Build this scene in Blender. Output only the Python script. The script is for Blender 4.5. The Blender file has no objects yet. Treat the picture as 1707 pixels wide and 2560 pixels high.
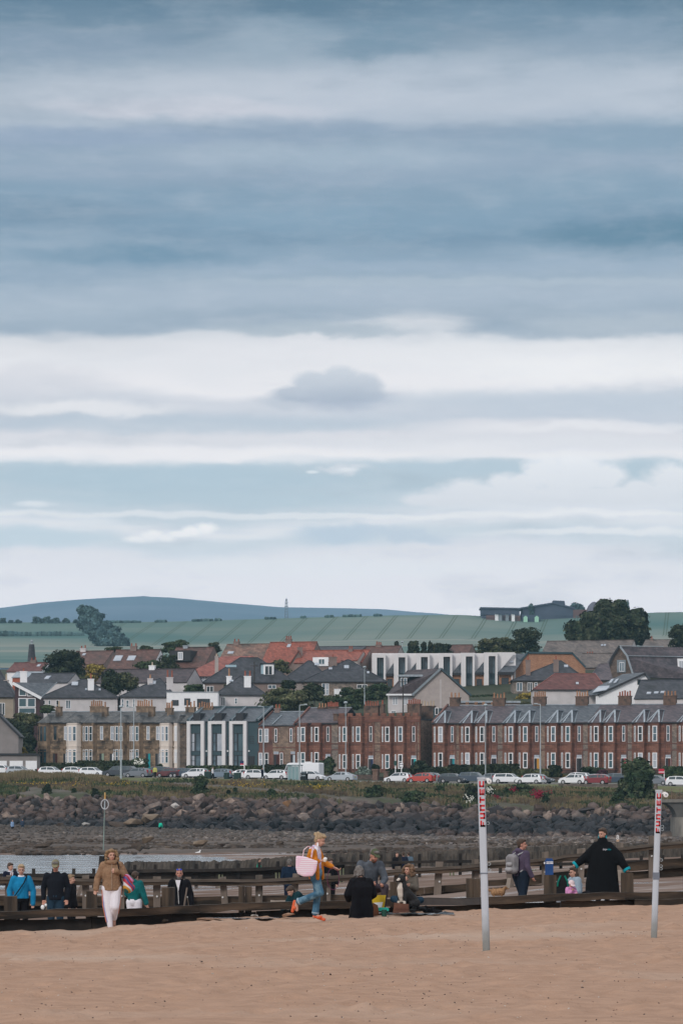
import bpy, bmesh, math, random
import numpy as np
from mathutils import Vector, Matrix, noise as mnoise
# ------------------------------------------------------------------ camera, world, sun
FPX, CZ, HOR = 9600.0, 2.05, 2034.0          # focal length in photo pixels, eye height, horizon row
S = bpy.context.scene
COL = S.collection
cam_d = bpy.data.cameras.new("camera"); cam = bpy.data.objects.new("camera", cam_d); COL.objects.link(cam)
cam.location = (0, 0, CZ); cam.rotation_euler = (math.radians(90), 0, 0)
cam_d.sensor_fit = 'VERTICAL'; cam_d.sensor_height = 36; cam_d.lens = FPX / 2560 * 36
cam_d.shift_y = (HOR - 1280) / 2560; cam_d.clip_start = .5; cam_d.clip_end = 20000
S.camera = cam
S.view_settings.view_transform = 'Standard'; S.view_settings.look = 'None'
S.view_settings.exposure = 0.0; S.view_settings.gamma = 1
SUN_EL, SUN_AZ = math.radians(31), math.radians(-150)   # azimuth from +Y clockwise: behind the camera, to the left
W = bpy.data.worlds.new("World"); S.world = W; W.use_nodes = True
AIR = (.15, .295, .385)
def make_world():
 nt = W.node_tree; ns, lk = nt.nodes, nt.links; ns.clear()
 def val(x, sock):
  if isinstance(x, (int, float)): sock.default_value = x
  else: lk.new(x, sock)
 def M(op, a, b=0, c=0, clamp=False):
  n = ns.new('ShaderNodeMath'); n.operation = op; n.use_clamp = clamp
  val(a, n.inputs[0]); val(b, n.inputs[1]); val(c, n.inputs[2]); return n.outputs[0]
 add = lambda a, b: M('ADD', a, b); sub = lambda a, b: M('SUBTRACT', a, b); mul = lambda a, b: M('MULTIPLY', a, b)
 def mixc(f, a, b):
  n = ns.new('ShaderNodeMix'); n.data_type = 'RGBA'; val(f, n.inputs[0])
  for q, s in ((a, n.inputs[6]), (b, n.inputs[7])):
   if isinstance(q, tuple): s.default_value = (*q, 1)
   else: lk.new(q, s)
  return n.outputs[2]
 tc = ns.new('ShaderNodeTexCoord'); sp = ns.new('ShaderNodeSeparateXYZ'); lk.new(tc.outputs['Generated'], sp.inputs[0])
 x, y, z = sp.outputs
 hyp = M('SQRT', add(mul(x, x), mul(y, y))); t = M('DIVIDE', z, M('MAXIMUM', hyp, .001))
 az = M('ARCTAN2', x, y)
 def noi(sx, sy, off, detail=4, rough=.55):
  cb = ns.new('ShaderNodeCombineXYZ'); val(mul(az, sx), cb.inputs[0]); val(mul(t, sy), cb.inputs[1]); cb.inputs[2].default_value = off
  n = ns.new('ShaderNodeTexNoise'); n.inputs['Scale'].default_value = 1; n.inputs['Detail'].default_value = detail
  n.inputs['Roughness'].default_value = rough; lk.new(cb.outputs[0], n.inputs['Vector']); return n.outputs[0]
 nA = noi(11, 42, 3.1, 3, .5); nB = noi(30, 160, 7.7, 5, .55); nC = noi(60, 110, 1.3, 6, .6)
 tw = add(t, add(mul(sub(nA, .5), .020), mul(sub(nB, .5), .007)))
 rp = ns.new('ShaderNodeValToRGB'); rp.color_ramp.interpolation = 'B_SPLINE' if False else 'EASE'
 val(M('MULTIPLY', tw, 4.0, clamp=True), rp.inputs[0])
 def lin(h):
  c = [int(h[i:i+2], 16)/255 for i in (0, 2, 4)]
  return [(q/12.92 if q <= .04045 else ((q+.055)/1.055)**2.4) for q in c]
 st = [(2034, 'e0e3ea'), (1480, 'dcdfe7'), (1400, 'd8dce4'), (1345, 'c6d2dc'), (1305, 'dadfe6'), (1270, 'bfcdd8'), (1215, 'b3c4d0'),
          (1168, 'b5c8d5'), (1146, 'e8e8ec'), (1110, 'd8dbe2'), (1072, 'd9dbe2'), (1040, 'c3ccd8'), (985, 'd0d5de'), (945, 'e9e9ed'),
          (885, 'e2e4e9'), (840, 'd2d7de'), (806, '9caebf'), (745, 'a4b5c5'), (690, '9aaec0'), (630, '8aa3b8'), (570, '7492aa'), (500, '849fb5'),
          (440, '93a7bb'), (370, '91a6ba'), (325, '90a4b9'), (285, 'afbccb'), (235, 'b5c0cd'), (160, '9cadbd'), (60, '748ea3'), (0, '5b7b92')]
 el = rp.color_ramp.elements
 pts = [((HOR-v)/FPX*4, lin(h)) for v, h in st] + [(.93, lin('9fb0bd')), (1.0, lin('d9dee4'))]
 el[0].position, el[0].color = pts[0][0], (*pts[0][1], 1); el[1].position, el[1].color = pts[-1][0], (*pts[-1][1], 1)
 for p, c in pts[1:-1]:
  e = el.new(p); e.color = (*c, 1)
 col = rp.outputs[0]
 # thin streaks over the bands
 nS = noi(14, 150, 11.3, 6, .62)
 col = mixc(mul(M('MULTIPLY', sub(nS, .5), 2.2, clamp=True), .20), col, tuple(lin('e2e3e8')))
 col = mixc(mul(M('MULTIPLY', sub(.48, noi(24, 80, 17.3, 6, .62)), 2.6, clamp=True), .40), col, tuple(lin('7690a5')))
 # single clouds: (u, v, half width, half height, colour, strength, edge raggedness)
 for u, v, a, b, h, k, rg in [
  (480, 272, 300, 22, 'd2d3dd', .9, .5), (640, 240, 420, 50, 'c2cad6', .6, .7), (1250, 220, 420, 60, 'b9c4d2', .6, .7), (1640, 230, 200, 46, 'b9c4d1', .6, .6),
  (960, 105, 120, 40, '7692a7', .9, .9), (1300, 40, 360, 40, '7490a6', .5, .7), (150, 30, 400, 30, '66849b', .6, .7), (180, 120, 260, 40, '8197ad', .6, .9), (700, 90, 120, 50, '93a8b9', .6, .9), (1500, 110, 160, 46, '93a7ba', .5, .9),
  (800, 395, 330, 30, 'a5b7c7', .7, .6), (1600, 340, 260, 40, '84a0b5', .6, .6), (230, 350, 300, 24, '92a6bf', .6, .5), (900, 560, 520, 34, '87a4ba', .6, .6),
  (330, 640, 230, 30, '7394ac', 1.0, .5), (90, 690, 260, 22, '8fa6bb', .7, .5), (1620, 590, 260, 34, '6488a0', 1.1, .5), (1450, 480, 400, 50, '7f9db3', .5, .6),
  (1150, 665, 700, 14, '9db1c5', .5, .5), (900, 740, 900, 26, 'abbaca', .6, .4), (1200, 705, 700, 10, 'b1bfcc', .6, .4),
  (150, 870, 260, 24, 'dcdee3', .6, .5), (1330, 880, 460, 34, 'ecedf0', .7, .5), (1480, 925, 300, 30, 'f0f1f3', .7, .5), (700, 880, 300, 34, 'e4e5ea', .6, .5),
  (800, 822, 200, 16, 'a9b8c5', .9, .5), (1560, 815, 200, 22, 'b0bdc9', .9, .5),
  (850, 995, 120, 26, 'a6b3c6', .9, .3), (700, 1008, 60, 14, 'b9c3d0', .7, .5),
  (1450, 1005, 430, 30, 'bdc9d6', .85, .4), (500, 1062, 480, 20, 'b9c7d4', .8, .4), (80, 960, 180, 40, 'd3d6de', .7, .6),
  (200, 1025, 200, 16, 'ebebee', .8, .4), (400, 1140, 620, 18, 'ebebef', .8, .35), (1300, 1120, 420, 24, 'dfe2e8', .6, .5), (1500, 1068, 320, 12, 'e9eaee', .6, .4),
  (420, 1200, 460, 34, 'aec4d2', .9, .3), (1200, 1170, 200, 16, 'b4c7d4', .8, .4), (870, 1175, 60, 12, 'd5dbe3', .8, .8), (1120, 1230, 200, 20, 'b2c6d3', .5, .4),
  (1400, 1256, 420, 28, 'd7dde5', 1.1, .4), (1582, 1180, 26, 32, 'b2c6d3', .8, .4),
  (850, 1340, 90, 26, 'b9cad9', 1.1, .6), (1010, 1336, 90, 20, 'bccbd9', 1.0, .7), (60, 1345, 200, 22, 'bdcfdb', .9, .4), (560, 1250, 500, 16, 'b1c6d3', .7, .4),
  (700, 1288, 900, 7, 'e6e9ed', .6, .3), (1500, 1330, 260, 9, 'e9ebef', .6, .4), (1500, 1283, 260, 7, 'e9ebef', .5, .4), (820, 1420, 420, 22, 'dce2e9', .6, .5)]:
  U0, T0 = (u-853.5)/FPX, (HOR-v)/FPX
  dx = mul(sub(add(az, mul(sub(nB, .5), .03*rg)), U0), FPX/a); dy = mul(sub(add(t, mul(sub(nC, .5), .014*rg)), T0), FPX/b)
  r = add(mul(dx, dx), mul(dy, dy)); g = M('POWER', 2.718, mul(mul(r, r), -.55))
  col = mixc(M('MULTIPLY', g, k*.95, clamp=True), col, tuple(lin(h)))
 # billowing clouds with ragged rims, lit from above
 nD = noi(130, 190, 31.0, 7, .6); nE = noi(34, 70, 41.0, 5, .6)
 def puff(lst, hi, lo, v0, v1, k, soft, rag, base=None):
  nonlocal col
  g = None
  for u, v, a, b in lst:
   dx = mul(sub(az, (u-853.5)/FPX), FPX/a); dy = mul(sub(t, (HOR-v)/FPX), FPX/b); e = M('POWER', 2.718, mul(add(mul(dx, dx), mul(dy, dy)), -.7)); g = e if g is None else M('MAXIMUM', g, e)
  f = add(g, mul(sub(nD, .5), rag)); f = M('SMOOTHSTEP' if False else 'MULTIPLY', sub(f, .42), 1/soft, clamp=True); f = mul(f, k)
  if base: f = mul(f, M('MULTIPLY', sub(t, (HOR-base)/FPX), FPX/22, clamp=True))
  sh = M('MULTIPLY', add(sub(t, (HOR-v0)/FPX), mul(sub(nD, .5), .003)), FPX/(v0-v1), clamp=True)
  col = mixc(f, col, mixc(sh, tuple(lin(lo)), tuple(lin(hi))))
 puff([(1440, 1190, 120, 62), (1370, 1180, 70, 46), (1505, 1195, 60, 44), (1290, 1215, 90, 36), (1170, 1232, 110, 34), (1680, 1205, 90, 48), (1600, 1225, 60, 26), (1090, 1250, 90, 18), (1450, 1240, 330, 30)], 'e9ecf1', 'd3d9e1', 1262, 1130, .95, .36, .85)
 puff([(790, 960, 60, 34), (850, 948, 60, 34), (900, 965, 60, 36), (750, 985, 80, 22), (860, 985, 110, 24)], 'c9d1db', 'a6b3c4', 1012, 930, .92, .3, .7, base=1032)
 puff([(380, 1342, 36, 17), (345, 1350, 36, 11), (415, 1346, 30, 12), (515, 1321, 34, 17), (480, 1328, 34, 15), (450, 1336, 36, 10)], 'f0f1f3', 'dce1e8', 1365, 1314, .95, .45, 1.0, base=1372)
 puff([(90, 1262, 60, 10), (240, 1308, 70, 16), (205, 1322, 50, 10), (870, 1174, 30, 7), (780, 1180, 20, 5)], 'e0e6ec', 'd3dbe3', 1325, 1255, .75, .5, .9)
 col = mixc(mul(M('MULTIPLY', sub(nE, .5), 2.4, clamp=True), mul(M('MULTIPLY', sub(t, .095), 14, clamp=True), .45)), col, tuple(lin('b6c2cf')))
 col = mixc(mul(M('MULTIPLY', sub(.5, noi(26, 85, 53.0, 6, .62)), 2.4, clamp=True), mul(M('MULTIPLY', sub(t, .125), 20, clamp=True), .5)), col, tuple(lin('6a879d')))
 # a touch of cotton mottling
 nM = noi(70, 260, 23.0, 6, .62)
 col = mixc(mul(M('MULTIPLY', sub(nM, .48), 3, clamp=True), .10), col, (.85, .86, .9))
 # overcast dome grows brighter towards the zenith
 up = M('MULTIPLY', sub(t, .24), 1.2, clamp=True)
 col = mixc(up, col, (.92, .95, 1.0))
 # what the kilometres of air in front of the horizon clouds take away and add is allowed for here
 L = M('MINIMUM', M('DIVIDE', 574, M('MAXIMUM', t, .01)), 10400); T = M('POWER', 2.71828, mul(L, -.75e-4))
 def V(op, a, b):
  n = ns.new('ShaderNodeVectorMath'); n.operation = op
  for q, s_ in ((a, n.inputs[0]), (b, n.inputs[1])):
   if isinstance(q, tuple): s_.default_value = q
   else: lk.new(q, s_)
  return n.outputs[0]
 cb = ns.new('ShaderNodeCombineXYZ'); omt = sub(1, T)
 for i in range(3): lk.new(omt, cb.inputs[i])
 cT = ns.new('ShaderNodeCombineXYZ')
 for i in range(3): lk.new(T, cT.inputs[i])
 col = V('MAXIMUM', V('DIVIDE', V('SUBTRACT', col, V('MULTIPLY', cb.outputs[0], AIR)), cT.outputs[0]), (.02, .02, .02))
 below = M('LESS_THAN', t, 0.0)
 col = mixc(below, col, (.22, .19, .17))
 sky = ns.new('ShaderNodeTexSky'); sky.sky_type = 'NISHITA'; sky.sun_disc = False
 sky.sun_elevation = SUN_EL; sky.sun_rotation = SUN_AZ
 b1 = ns.new('ShaderNodeBackground'); b1.inputs[1].default_value = .05; lk.new(sky.outputs[0], b1.inputs[0])
 b2 = ns.new('ShaderNodeBackground'); b2.inputs[1].default_value = 1.0; lk.new(col, b2.inputs[0])
 mx = ns.new('ShaderNodeMixShader'); mx.inputs[0].default_value = .93; lk.new(b1.outputs[0], mx.inputs[1]); lk.new(b2.outputs[0], mx.inputs[2])
 out = ns.new('ShaderNodeOutputWorld'); lk.new(mx.outputs[0], out.inputs[0])
make_world()
sl = bpy.data.lights.new("sun", 'SUN'); sl.energy = 1.5; sl.angle = math.radians(12); sl.color = (1, .95, .88)
sun = bpy.data.objects.new("sun", sl); COL.objects.link(sun)
sd = Vector((math.sin(SUN_AZ)*math.cos(SUN_EL), math.cos(SUN_AZ)*math.cos(SUN_EL), math.sin(SUN_EL)))
sun.rotation_euler = (-sd).to_track_quat('-Z', 'Y').to_euler()
# ------------------------------------------------------------------ helpers
R = math.radians
def PX(u, Y): return (u-853.5)/FPX*Y
def PZ(v, Y): return CZ+(HOR-v)/FPX*Y
def lerp(a, b, t): return a+(b-a)*t
def tab(tb, x):
 if x <= tb[0][0]: return tb[0][1]
 for (a, p), (b, q) in zip(tb, tb[1:]):
  if x <= b: return p+(q-p)*(x-a)/(b-a)
 return tb[-1][1]
def nz(x, y=0, z=0): return mnoise.noise(Vector((x, y, z)))
def fbm(x, y, z=0, o=4): return mnoise.fractal(Vector((x, y, z)), 1.0, 2.0, o)
class MB:
 """collects shapes, builds ONE mesh object"""
 def __init__(s): s.v = []; s.f = []; s.m = []; s.mats = []
 def mi(s, m):
  if m not in s.mats: s.mats.append(m)
  return s.mats.index(m)
 def add(s, vs, fs, m):
  o = len(s.v); s.v += [tuple(p) for p in vs]; k = s.mi(m)
  for f in fs: s.f.append([o+i for i in f]); s.m.append(k)
 def box(s, x0, x1, y0, y1, z0, z1, m):
  s.add([(x0,y0,z0),(x1,y0,z0),(x1,y1,z0),(x0,y1,z0),(x0,y0,z1),(x1,y0,z1),(x1,y1,z1),(x0,y1,z1)],
              [(3,2,1,0),(4,5,6,7),(0,1,5,4),(1,2,6,5),(2,3,7,6),(3,0,4,7)], m)
 def prism(s, poly, h0, h1, m, axis='z'):
  """poly: CCW 2D points; extruded along axis"""
  n = len(poly)
  if axis == 'z': g = lambda p, h: (p[0], p[1], h)
  elif axis == 'y': g = lambda p, h: (p[0], h, p[1])
  else: g = lambda p, h: (h, p[0], p[1])
  vs = [g(p, h0) for p in poly]+[g(p, h1) for p in poly]
  fs = [tuple(range(n))[::-1], tuple(range(n, 2*n))]+[(i, (i+1) % n, n+(i+1) % n, n+i) for i in range(n)]
  s.add(vs, fs, m)
 def slab(s, pts, t, m):
  """planar polygon given thickness along its normal"""
  P = [Vector(p) for p in pts]; nrm = (P[1]-P[0]).cross(P[2]-P[0]).normalized()
  n = len(P); vs = P+[p-nrm*t for p in P]
  s.add(vs, [tuple(range(n)), tuple(range(2*n-1, n-1, -1))]+[(i, n+i, n+(i+1) % n, (i+1) % n) for i in range(n)], m)
 def cyl(s, p0, p1, r0, r1, m, n=8, caps=True):
  p0, p1 = Vector(p0), Vector(p1); d = (p1-p0).normalized()
  a = d.orthogonal().normalized(); b = d.cross(a)
  vs = [p+(a*math.cos(2*math.pi*i/n)+b*math.sin(2*math.pi*i/n))*r for p, r in ((p0, r0), (p1, r1)) for i in range(n)]
  fs = [(i, (i+1) % n, n+(i+1) % n, n+i) for i in range(n)]
  if caps: fs += [tuple(range(n))[::-1], tuple(range(n, 2*n))]
  s.add(vs, fs, m)
 def path(s, pts, r, m, n=6):
  for a, b in zip(pts, pts[1:]): s.cyl(a, b, r, r, m, n)
 def beam(s, p0, p1, w, h, m, up=(0, 0, 1)):
  p0, p1 = Vector(p0), Vector(p1); d = (p1-p0).normalized(); u = Vector(up)
  sd_ = d.cross(u).normalized()*w/2; uu = sd_.cross(d).normalized()*h/2
  vs = [p+q for p in (p0, p1) for q in (-sd_-uu, sd_-uu, sd_+uu, -sd_+uu)]
  s.add(vs, [(0,1,2,3),(7,6,5,4),(0,4,5,1),(1,5,6,2),(2,6,7,3),(3,7,4,0)], m)
 def ball(s, c, r, m, seg=10, rings=7):
  c = Vector(c); r = Vector((r, r, r)) if isinstance(r, (int, float)) else Vector(r)
  vs = []; fs = []
  for j in range(rings+1):
   th = math.pi*j/rings
   for i in range(seg):
    ph = 2*math.pi*i/seg
    vs.append(c+Vector((r.x*math.sin(th)*math.cos(ph), r.y*math.sin(th)*math.sin(ph), r.z*math.cos(th))))
  for j in range(rings):
   for i in range(seg):
    a, b = j*seg+i, j*seg+(i+1) % seg
    fs.append((a, a+seg, b+seg, b))
  s.add(vs, fs, m)
 def mesh(s, name, smooth=False):
  me = bpy.data.meshes.new(name); me.from_pydata(s.v, [], s.f)
  for m in s.mats: me.materials.append(m)
  me.polygons.foreach_set('material_index', s.m)
  if smooth: me.polygons.foreach_set('use_smooth', [True]*len(s.f))
  me.update(); return me
 def build(s, name, parent=None, smooth=False, loc=None):
  o = bpy.data.objects.new(name, s.mesh(name, smooth)); COL.objects.link(o)
  if parent: o.parent = parent
  if loc: o.location = loc
  return o
def tag(o, label=None, cat=None, group=None, kind=None):
 for k, v in (('label', label), ('category', cat), ('group', group), ('kind', kind)):
  if v: o[k] = v
 return o
def empty(name, loc, rz=0, label=None, cat=None, group=None):
 o = bpy.data.objects.new(name, None); COL.objects.link(o); o.location = loc; o.rotation_euler = (0, 0, rz)
 o.empty_display_size = .3
 return tag(o, label, cat, group)
def kids(o): return [c for c in bpy.data.objects if c.parent == o]
def copy_tree(o, parent=None, ch=None):
 c = o.copy(); COL.objects.link(c)
 if parent: c.parent = parent
 for k in kids(o): copy_tree(k, c)
 return c
MATS = {}
def mat(name, c1, c2=None, rough=.85, scale=4., bump=0., bscale=None, metal=0., spec=.3, detail=5, stretch=(1, 1, 1), c3=None, s3=1., f3=.5, gen='Object', rnd=0., lo=.35, hi=.65):
 """procedural surface: two colours by noise, a third by a slower noise, bump"""
 if name in MATS: return MATS[name]
 m = bpy.data.materials.new(name); m.use_nodes = True; nt = m.node_tree; ns, lk = nt.nodes, nt.links
 b = ns['Principled BSDF']; b.inputs['Roughness'].default_value = rough; b.inputs['Metallic'].default_value = metal
 b.inputs['Specular IOR Level'].default_value = spec; b.inputs['Base Color'].default_value = (*c1, 1)
 tc = ns.new('ShaderNodeTexCoord'); mp = ns.new('ShaderNodeMapping'); mp.inputs['Scale'].default_value = stretch
 lk.new(tc.outputs[gen], mp.inputs[0]); vec = mp.outputs[0]
 def noi(sc, dt=detail):
  n = ns.new('ShaderNodeTexNoise'); n.inputs['Scale'].default_value = sc; n.inputs['Detail'].default_value = dt
  lk.new(vec, n.inputs['Vector']); return n.outputs[0]
 def ramp(fac, a, bb):
  r = ns.new('ShaderNodeMapRange'); r.inputs[1].default_value = a; r.inputs[2].default_value = bb; lk.new(fac, r.inputs[0]); return r.outputs[0]
 def mix(f, a, bb):
  n = ns.new('ShaderNodeMix'); n.data_type = 'RGBA'
  lk.new(f, n.inputs[0])
  for q, s_ in ((a, n.inputs[6]), (bb, n.inputs[7])):
   if isinstance(q, tuple): s_.default_value = (*q, 1)
   else: lk.new(q, s_)
  return n.outputs[2]
 cur = None
 if c2: cur = mix(ramp(noi(scale), lo, hi), tuple(c1), tuple(c2))
 if c3:
  r = ramp(noi(s3, 3), .5-f3*.3, .5+f3*.3+.15) if False else ramp(noi(s3, 4), .62-f3*.25, .80-f3*.25)
  cur = mix(r, cur if cur else tuple(c1), tuple(c3))
 if rnd:
  oi = ns.new('ShaderNodeObjectInfo'); hs = ns.new('ShaderNodeHueSaturation')
  mr = ns.new('ShaderNodeMapRange'); mr.inputs[3].default_value = 1-rnd; mr.inputs[4].default_value = 1+rnd; lk.new(oi.outputs['Random'], mr.inputs[0])
  lk.new(mr.outputs[0], hs.inputs['Value'])
  if cur: lk.new(cur, hs.inputs['Color'])
  else: hs.inputs['Color'].default_value = (*c1, 1)
  cur = hs.outputs[0]
 if cur: lk.new(cur, b.inputs['Base Color'])
 if bump:
  bp = ns.new('ShaderNodeBump'); bp.inputs['Strength'].default_value = 1; bp.inputs['Distance'].default_value = bump
  lk.new(noi(bscale or scale*3), bp.inputs['Height']); lk.new(bp.outputs[0], b.inputs['Normal'])
 MATS[name] = m; return m
def struct(name, mb, smooth=False, kind='structure'):
 o = mb.build(name, smooth=smooth); o['kind'] = kind; return o
def grid(name, xs, ys, fn, m, smooth=True, kind='structure'):
 """heightfield; fn(a,b)->(x,y,z)"""
 nx, ny = len(xs), len(ys)
 vs = [fn(a, b) for b in ys for a in xs]
 fs = [(j*nx+i, j*nx+i+1, (j+1)*nx+i+1, (j+1)*nx+i) for j in range(ny-1) for i in range(nx-1)]
 me = bpy.data.meshes.new(name); me.from_pydata(vs, [], fs); me.materials.append(m)
 if smooth: me.polygons.foreach_set('use_smooth', [True]*len(fs))
 me.update(); o = bpy.data.objects.new(name, me); COL.objects.link(o)
 if kind: o['kind'] = kind
 return o
def axis(parts):
 """[(start, stop, step), ...] -> one rising list"""
 r = []
 for a, b, st in parts:
  n = max(1, round((b-a)/st)); r += [a+(b-a)*i/n for i in range(n)]
 return r+[parts[-1][1]]
W.cycles.sampling_method = 'MANUAL'; W.cycles.sample_map_resolution = 256
# ------------------------------------------------------------------ the ground
TH = math.atan(.4045)                         # the road and the terraces run nearer towards the right
CT, ST = math.cos(TH), math.sin(TH)
def Yn(n, u):                                 # depth where the line Y + .4045 X = n is seen at column u
 return n/(1+.4045*(u-853.5)/FPX)
def ucol(x, y): return 853.5+FPX*x/max(y, 1)
Yg = lambda x: 80.9+.417*max(-14, min(14, x))   # line of the front groyne
# colours
M_sand = mat('dry_sand', (.41, .256, .178), (.33, .204, .14), rough=.95, scale=2.6, bump=.02, bscale=16, c3=(.43, .31, .24), s3=.12, f3=.3, spec=.15, detail=8)
def sand_specks():
 nt = M_sand.node_tree; ns, lk = nt.nodes, nt.links; b = ns['Principled BSDF']; src = b.inputs['Base Color'].links[0].from_socket
 tc = ns.new('ShaderNodeTexCoord')
 for sc, thr, c in ((9, .16, (.10, .065, .05)), (14, .13, (.55, .48, .42)), (23, .2, (.14, .09, .07))):
  vo = ns.new('ShaderNodeTexVoronoi'); vo.inputs['Scale'].default_value = sc; vo.inputs['Randomness'].default_value = 1; lk.new(tc.outputs['Object'], vo.inputs['Vector'])
  no = ns.new('ShaderNodeTexNoise'); no.inputs['Scale'].default_value = .7 if sc < 20 else 1.9; lk.new(tc.outputs['Object'], no.inputs['Vector'])
  m1 = ns.new('ShaderNodeMapRange'); m1.inputs[1].default_value = thr; m1.inputs[2].default_value = thr*.5; lk.new(vo.outputs['Distance'], m1.inputs[0])
  wn = ns.new('ShaderNodeMath'); wn.operation = 'GREATER_THAN'; wn.inputs[1].default_value = .72
  sx = ns.new('ShaderNodeSeparateXYZ'); lk.new(vo.outputs['Color'], sx.inputs[0]); lk.new(sx.outputs[0], wn.inputs[0])
  m2 = ns.new('ShaderNodeMapRange'); m2.inputs[1].default_value = .45; m2.inputs[2].default_value = .6; lk.new(no.outputs[0], m2.inputs[0])
  q = ns.new('ShaderNodeMath'); q.operation = 'MULTIPLY'; lk.new(m1.outputs[0], q.inputs[0]); lk.new(wn.outputs[0], q.inputs[1])
  q2 = ns.new('ShaderNodeMath'); q2.operation = 'MULTIPLY'; lk.new(q.outputs[0], q2.inputs[0]); lk.new(m2.outputs[0], q2.inputs[1])
  mx = ns.new('ShaderNodeMix'); mx.data_type = 'RGBA'; lk.new(q2.outputs[0], mx.inputs[0]); lk.new(src, mx.inputs[6]); mx.inputs[7].default_value = (*c, 1); src = mx.outputs[2]
 lk.new(src, b.inputs['Base Color'])
sand_specks()
M_wet = mat('wet_sand', (.15, .105, .085), (.21, .155, .13), rough=.5, scale=.35, bump=.02, bscale=3.0, c3=(.26, .205, .18), s3=.08, f3=.5, spec=.5)
def wet_patches():
 nt = M_wet.node_tree; ns, lk = nt.nodes, nt.links; b = ns['Principled BSDF']; tc = ns.new('ShaderNodeTexCoord'); mp = ns.new('ShaderNodeMapping'); mp.inputs['Scale'].default_value = (.10, .22, 1); lk.new(tc.outputs['Object'], mp.inputs[0])
 n = ns.new('ShaderNodeTexNoise'); n.inputs['Scale'].default_value = 1; n.inputs['Detail'].default_value = 6; lk.new(mp.outputs[0], n.inputs['Vector']); r = ns.new('ShaderNodeMapRange'); r.inputs[1].default_value = .53; r.inputs[2].default_value = .62; lk.new(n.outputs[0], r.inputs[0])
 q = ns.new('ShaderNodeMapRange'); q.inputs[3].default_value = .95; q.inputs[4].default_value = .16; lk.new(r.outputs[0], q.inputs[0]); lk.new(q.outputs[0], b.inputs['Roughness']); q = ns.new('ShaderNodeMapRange'); q.inputs[3].default_value = .0; q.inputs[4].default_value = .5; lk.new(r.outputs[0], q.inputs[0]); lk.new(q.outputs[0], b.inputs['Specular IOR Level'])
wet_patches()
M_shore = mat('foreshore_rock', (.10, .07, .052), (.048, .035, .028), rough=.8, scale=.5, bump=.08, bscale=1.6, c3=(.16, .125, .10), s3=.09, f3=.35, stretch=(.5, 1, 1))
M_bank = mat('bank_soil', (.095, .078, .06), (.13, .112, .10), rough=1, scale=.5, bump=.1, bscale=2, c3=(.05, .058, .03), s3=.11, f3=.55)
M_town = mat('town_ground', (.025, .034, .016), (.05, .055, .03), rough=1, scale=.2)
M_asph = mat('asphalt', (.055, .055, .058), (.07, .07, .072), rough=.9, scale=1.5)
edge = [(0, -.40), (280, -.33), (500, -.2), (850, -.10), (1200, -.02), (1707, .06), (2600, .5)]
rng = random.Random(5)
prints = [(rng.uniform(-9, 9), rng.uniform(38, 84), rng.uniform(.5, 1.)) for _ in range(900)]
pgrid = {}
for p in prints: pgrid.setdefault((int(p[0]//1), int(p[1]//1)), []).append(p)
def sand_z(x, y):
 e = tab(edge, ucol(x, 81)) if abs(x) < 20 else tab(edge, 853+FPX*math.copysign(20, x)/81)
 t = max(0, min(1, (y-44)/34)); t = t*t*(3-2*t)
 return e*t
def sand_fn(a, s):
 x = a; k = max(0, min(1, s/81)); y = s*(1+(Yg(x)/81-1)*k)
 z = sand_z(x, s)
 if abs(x) < 14 and s > 30:
  z += .035*fbm(x*.45, y*.25, 1)+.018*nz(x*1.9, y*1.1, 4)
  if s > 74: z += max(0, .09*nz(x*.75+3, .3, 9)*(s-74)/7)
  for i in (-1, 0, 1):
   for j in (-1, 0, 1):
    for px, py, k in pgrid.get((int(x//1)+i, int(y//1)+j), ()):
     d = ((x-px)/.13)**2+((y-py)/.3)**2
     if d < 9: z += k*.055*(-math.exp(-d)+.55*math.exp(-(math.sqrt(d)-1.7)**2*2))
  z += .012*nz(x*6, y*4, 2)
 if s >= 81.01: z -= 2.0
 return (x, y, z)
grid('sand', axis([(-400, -40, 40), (-40, -9.5, 3), (-9.5, 9.5, .075), (9.5, 40, 3), (40, 400, 40)]),
     axis([(-40, 34, 6), (34, 81, .16)])+[81.05], sand_fn, M_sand)
BT = {81: [-.82, -.88, -.78, -.5, -.38, 0, .12], 95: [-.88, -.92, -.8, -.55, -.38, -.02, .1], 120: [-1.0, -1.0, -.9, -.62, -.36, -.1, .03], 165: [-1.13, -1.11, -1.0, -.85, -.55, -.25, -.1],
      200: [-1.3, -1.3, -1.12, -.97, -.8, -.45, -.25], 250: [-1.6, -1.45, -1.14, -1.0, -.95, -.8, -.6], 292: [-1.3, -1.25, -1.06, -1, -.95, -.9, -.85],
      300: [-1.02, -1.04, -1.0, -.98, -.95, -.9, -.85]}
BU = [0, 400, 600, 900, 1200, 1500, 1707]; BY = sorted(BT)
def beach_z(x, y):
 u = ucol(x, y); rows = [(yy, tab(list(zip(BU, BT[yy])), u)) for yy in BY]
 z = tab(rows, y)
 if u < 0: z -= min(3, -u*.001)
 if u > 1707: z += min(2.5, (u-1707)*.0008)
 return z
def beach_fn(a, b):
 x = a; y = Yg(x)+.06+(b-81)*(300-Yg(x)-.06)/(300-81) if b < 300 else 300
 z = beach_z(x, y)+.05*fbm(x*.25, y*.12, 5)+.02*nz(x*1.2, y*.5)
 return (x, y, z-(0 if abs(x) < 60 else 0))
grid('beach', axis([(-400, -60, 34), (-60, -20, 2), (-20, 20, .28), (20, 60, 2), (60, 400, 34)]), axis([(81, 180, .9), (180, 300, 1.5)]), beach_fn, M_wet)
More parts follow.
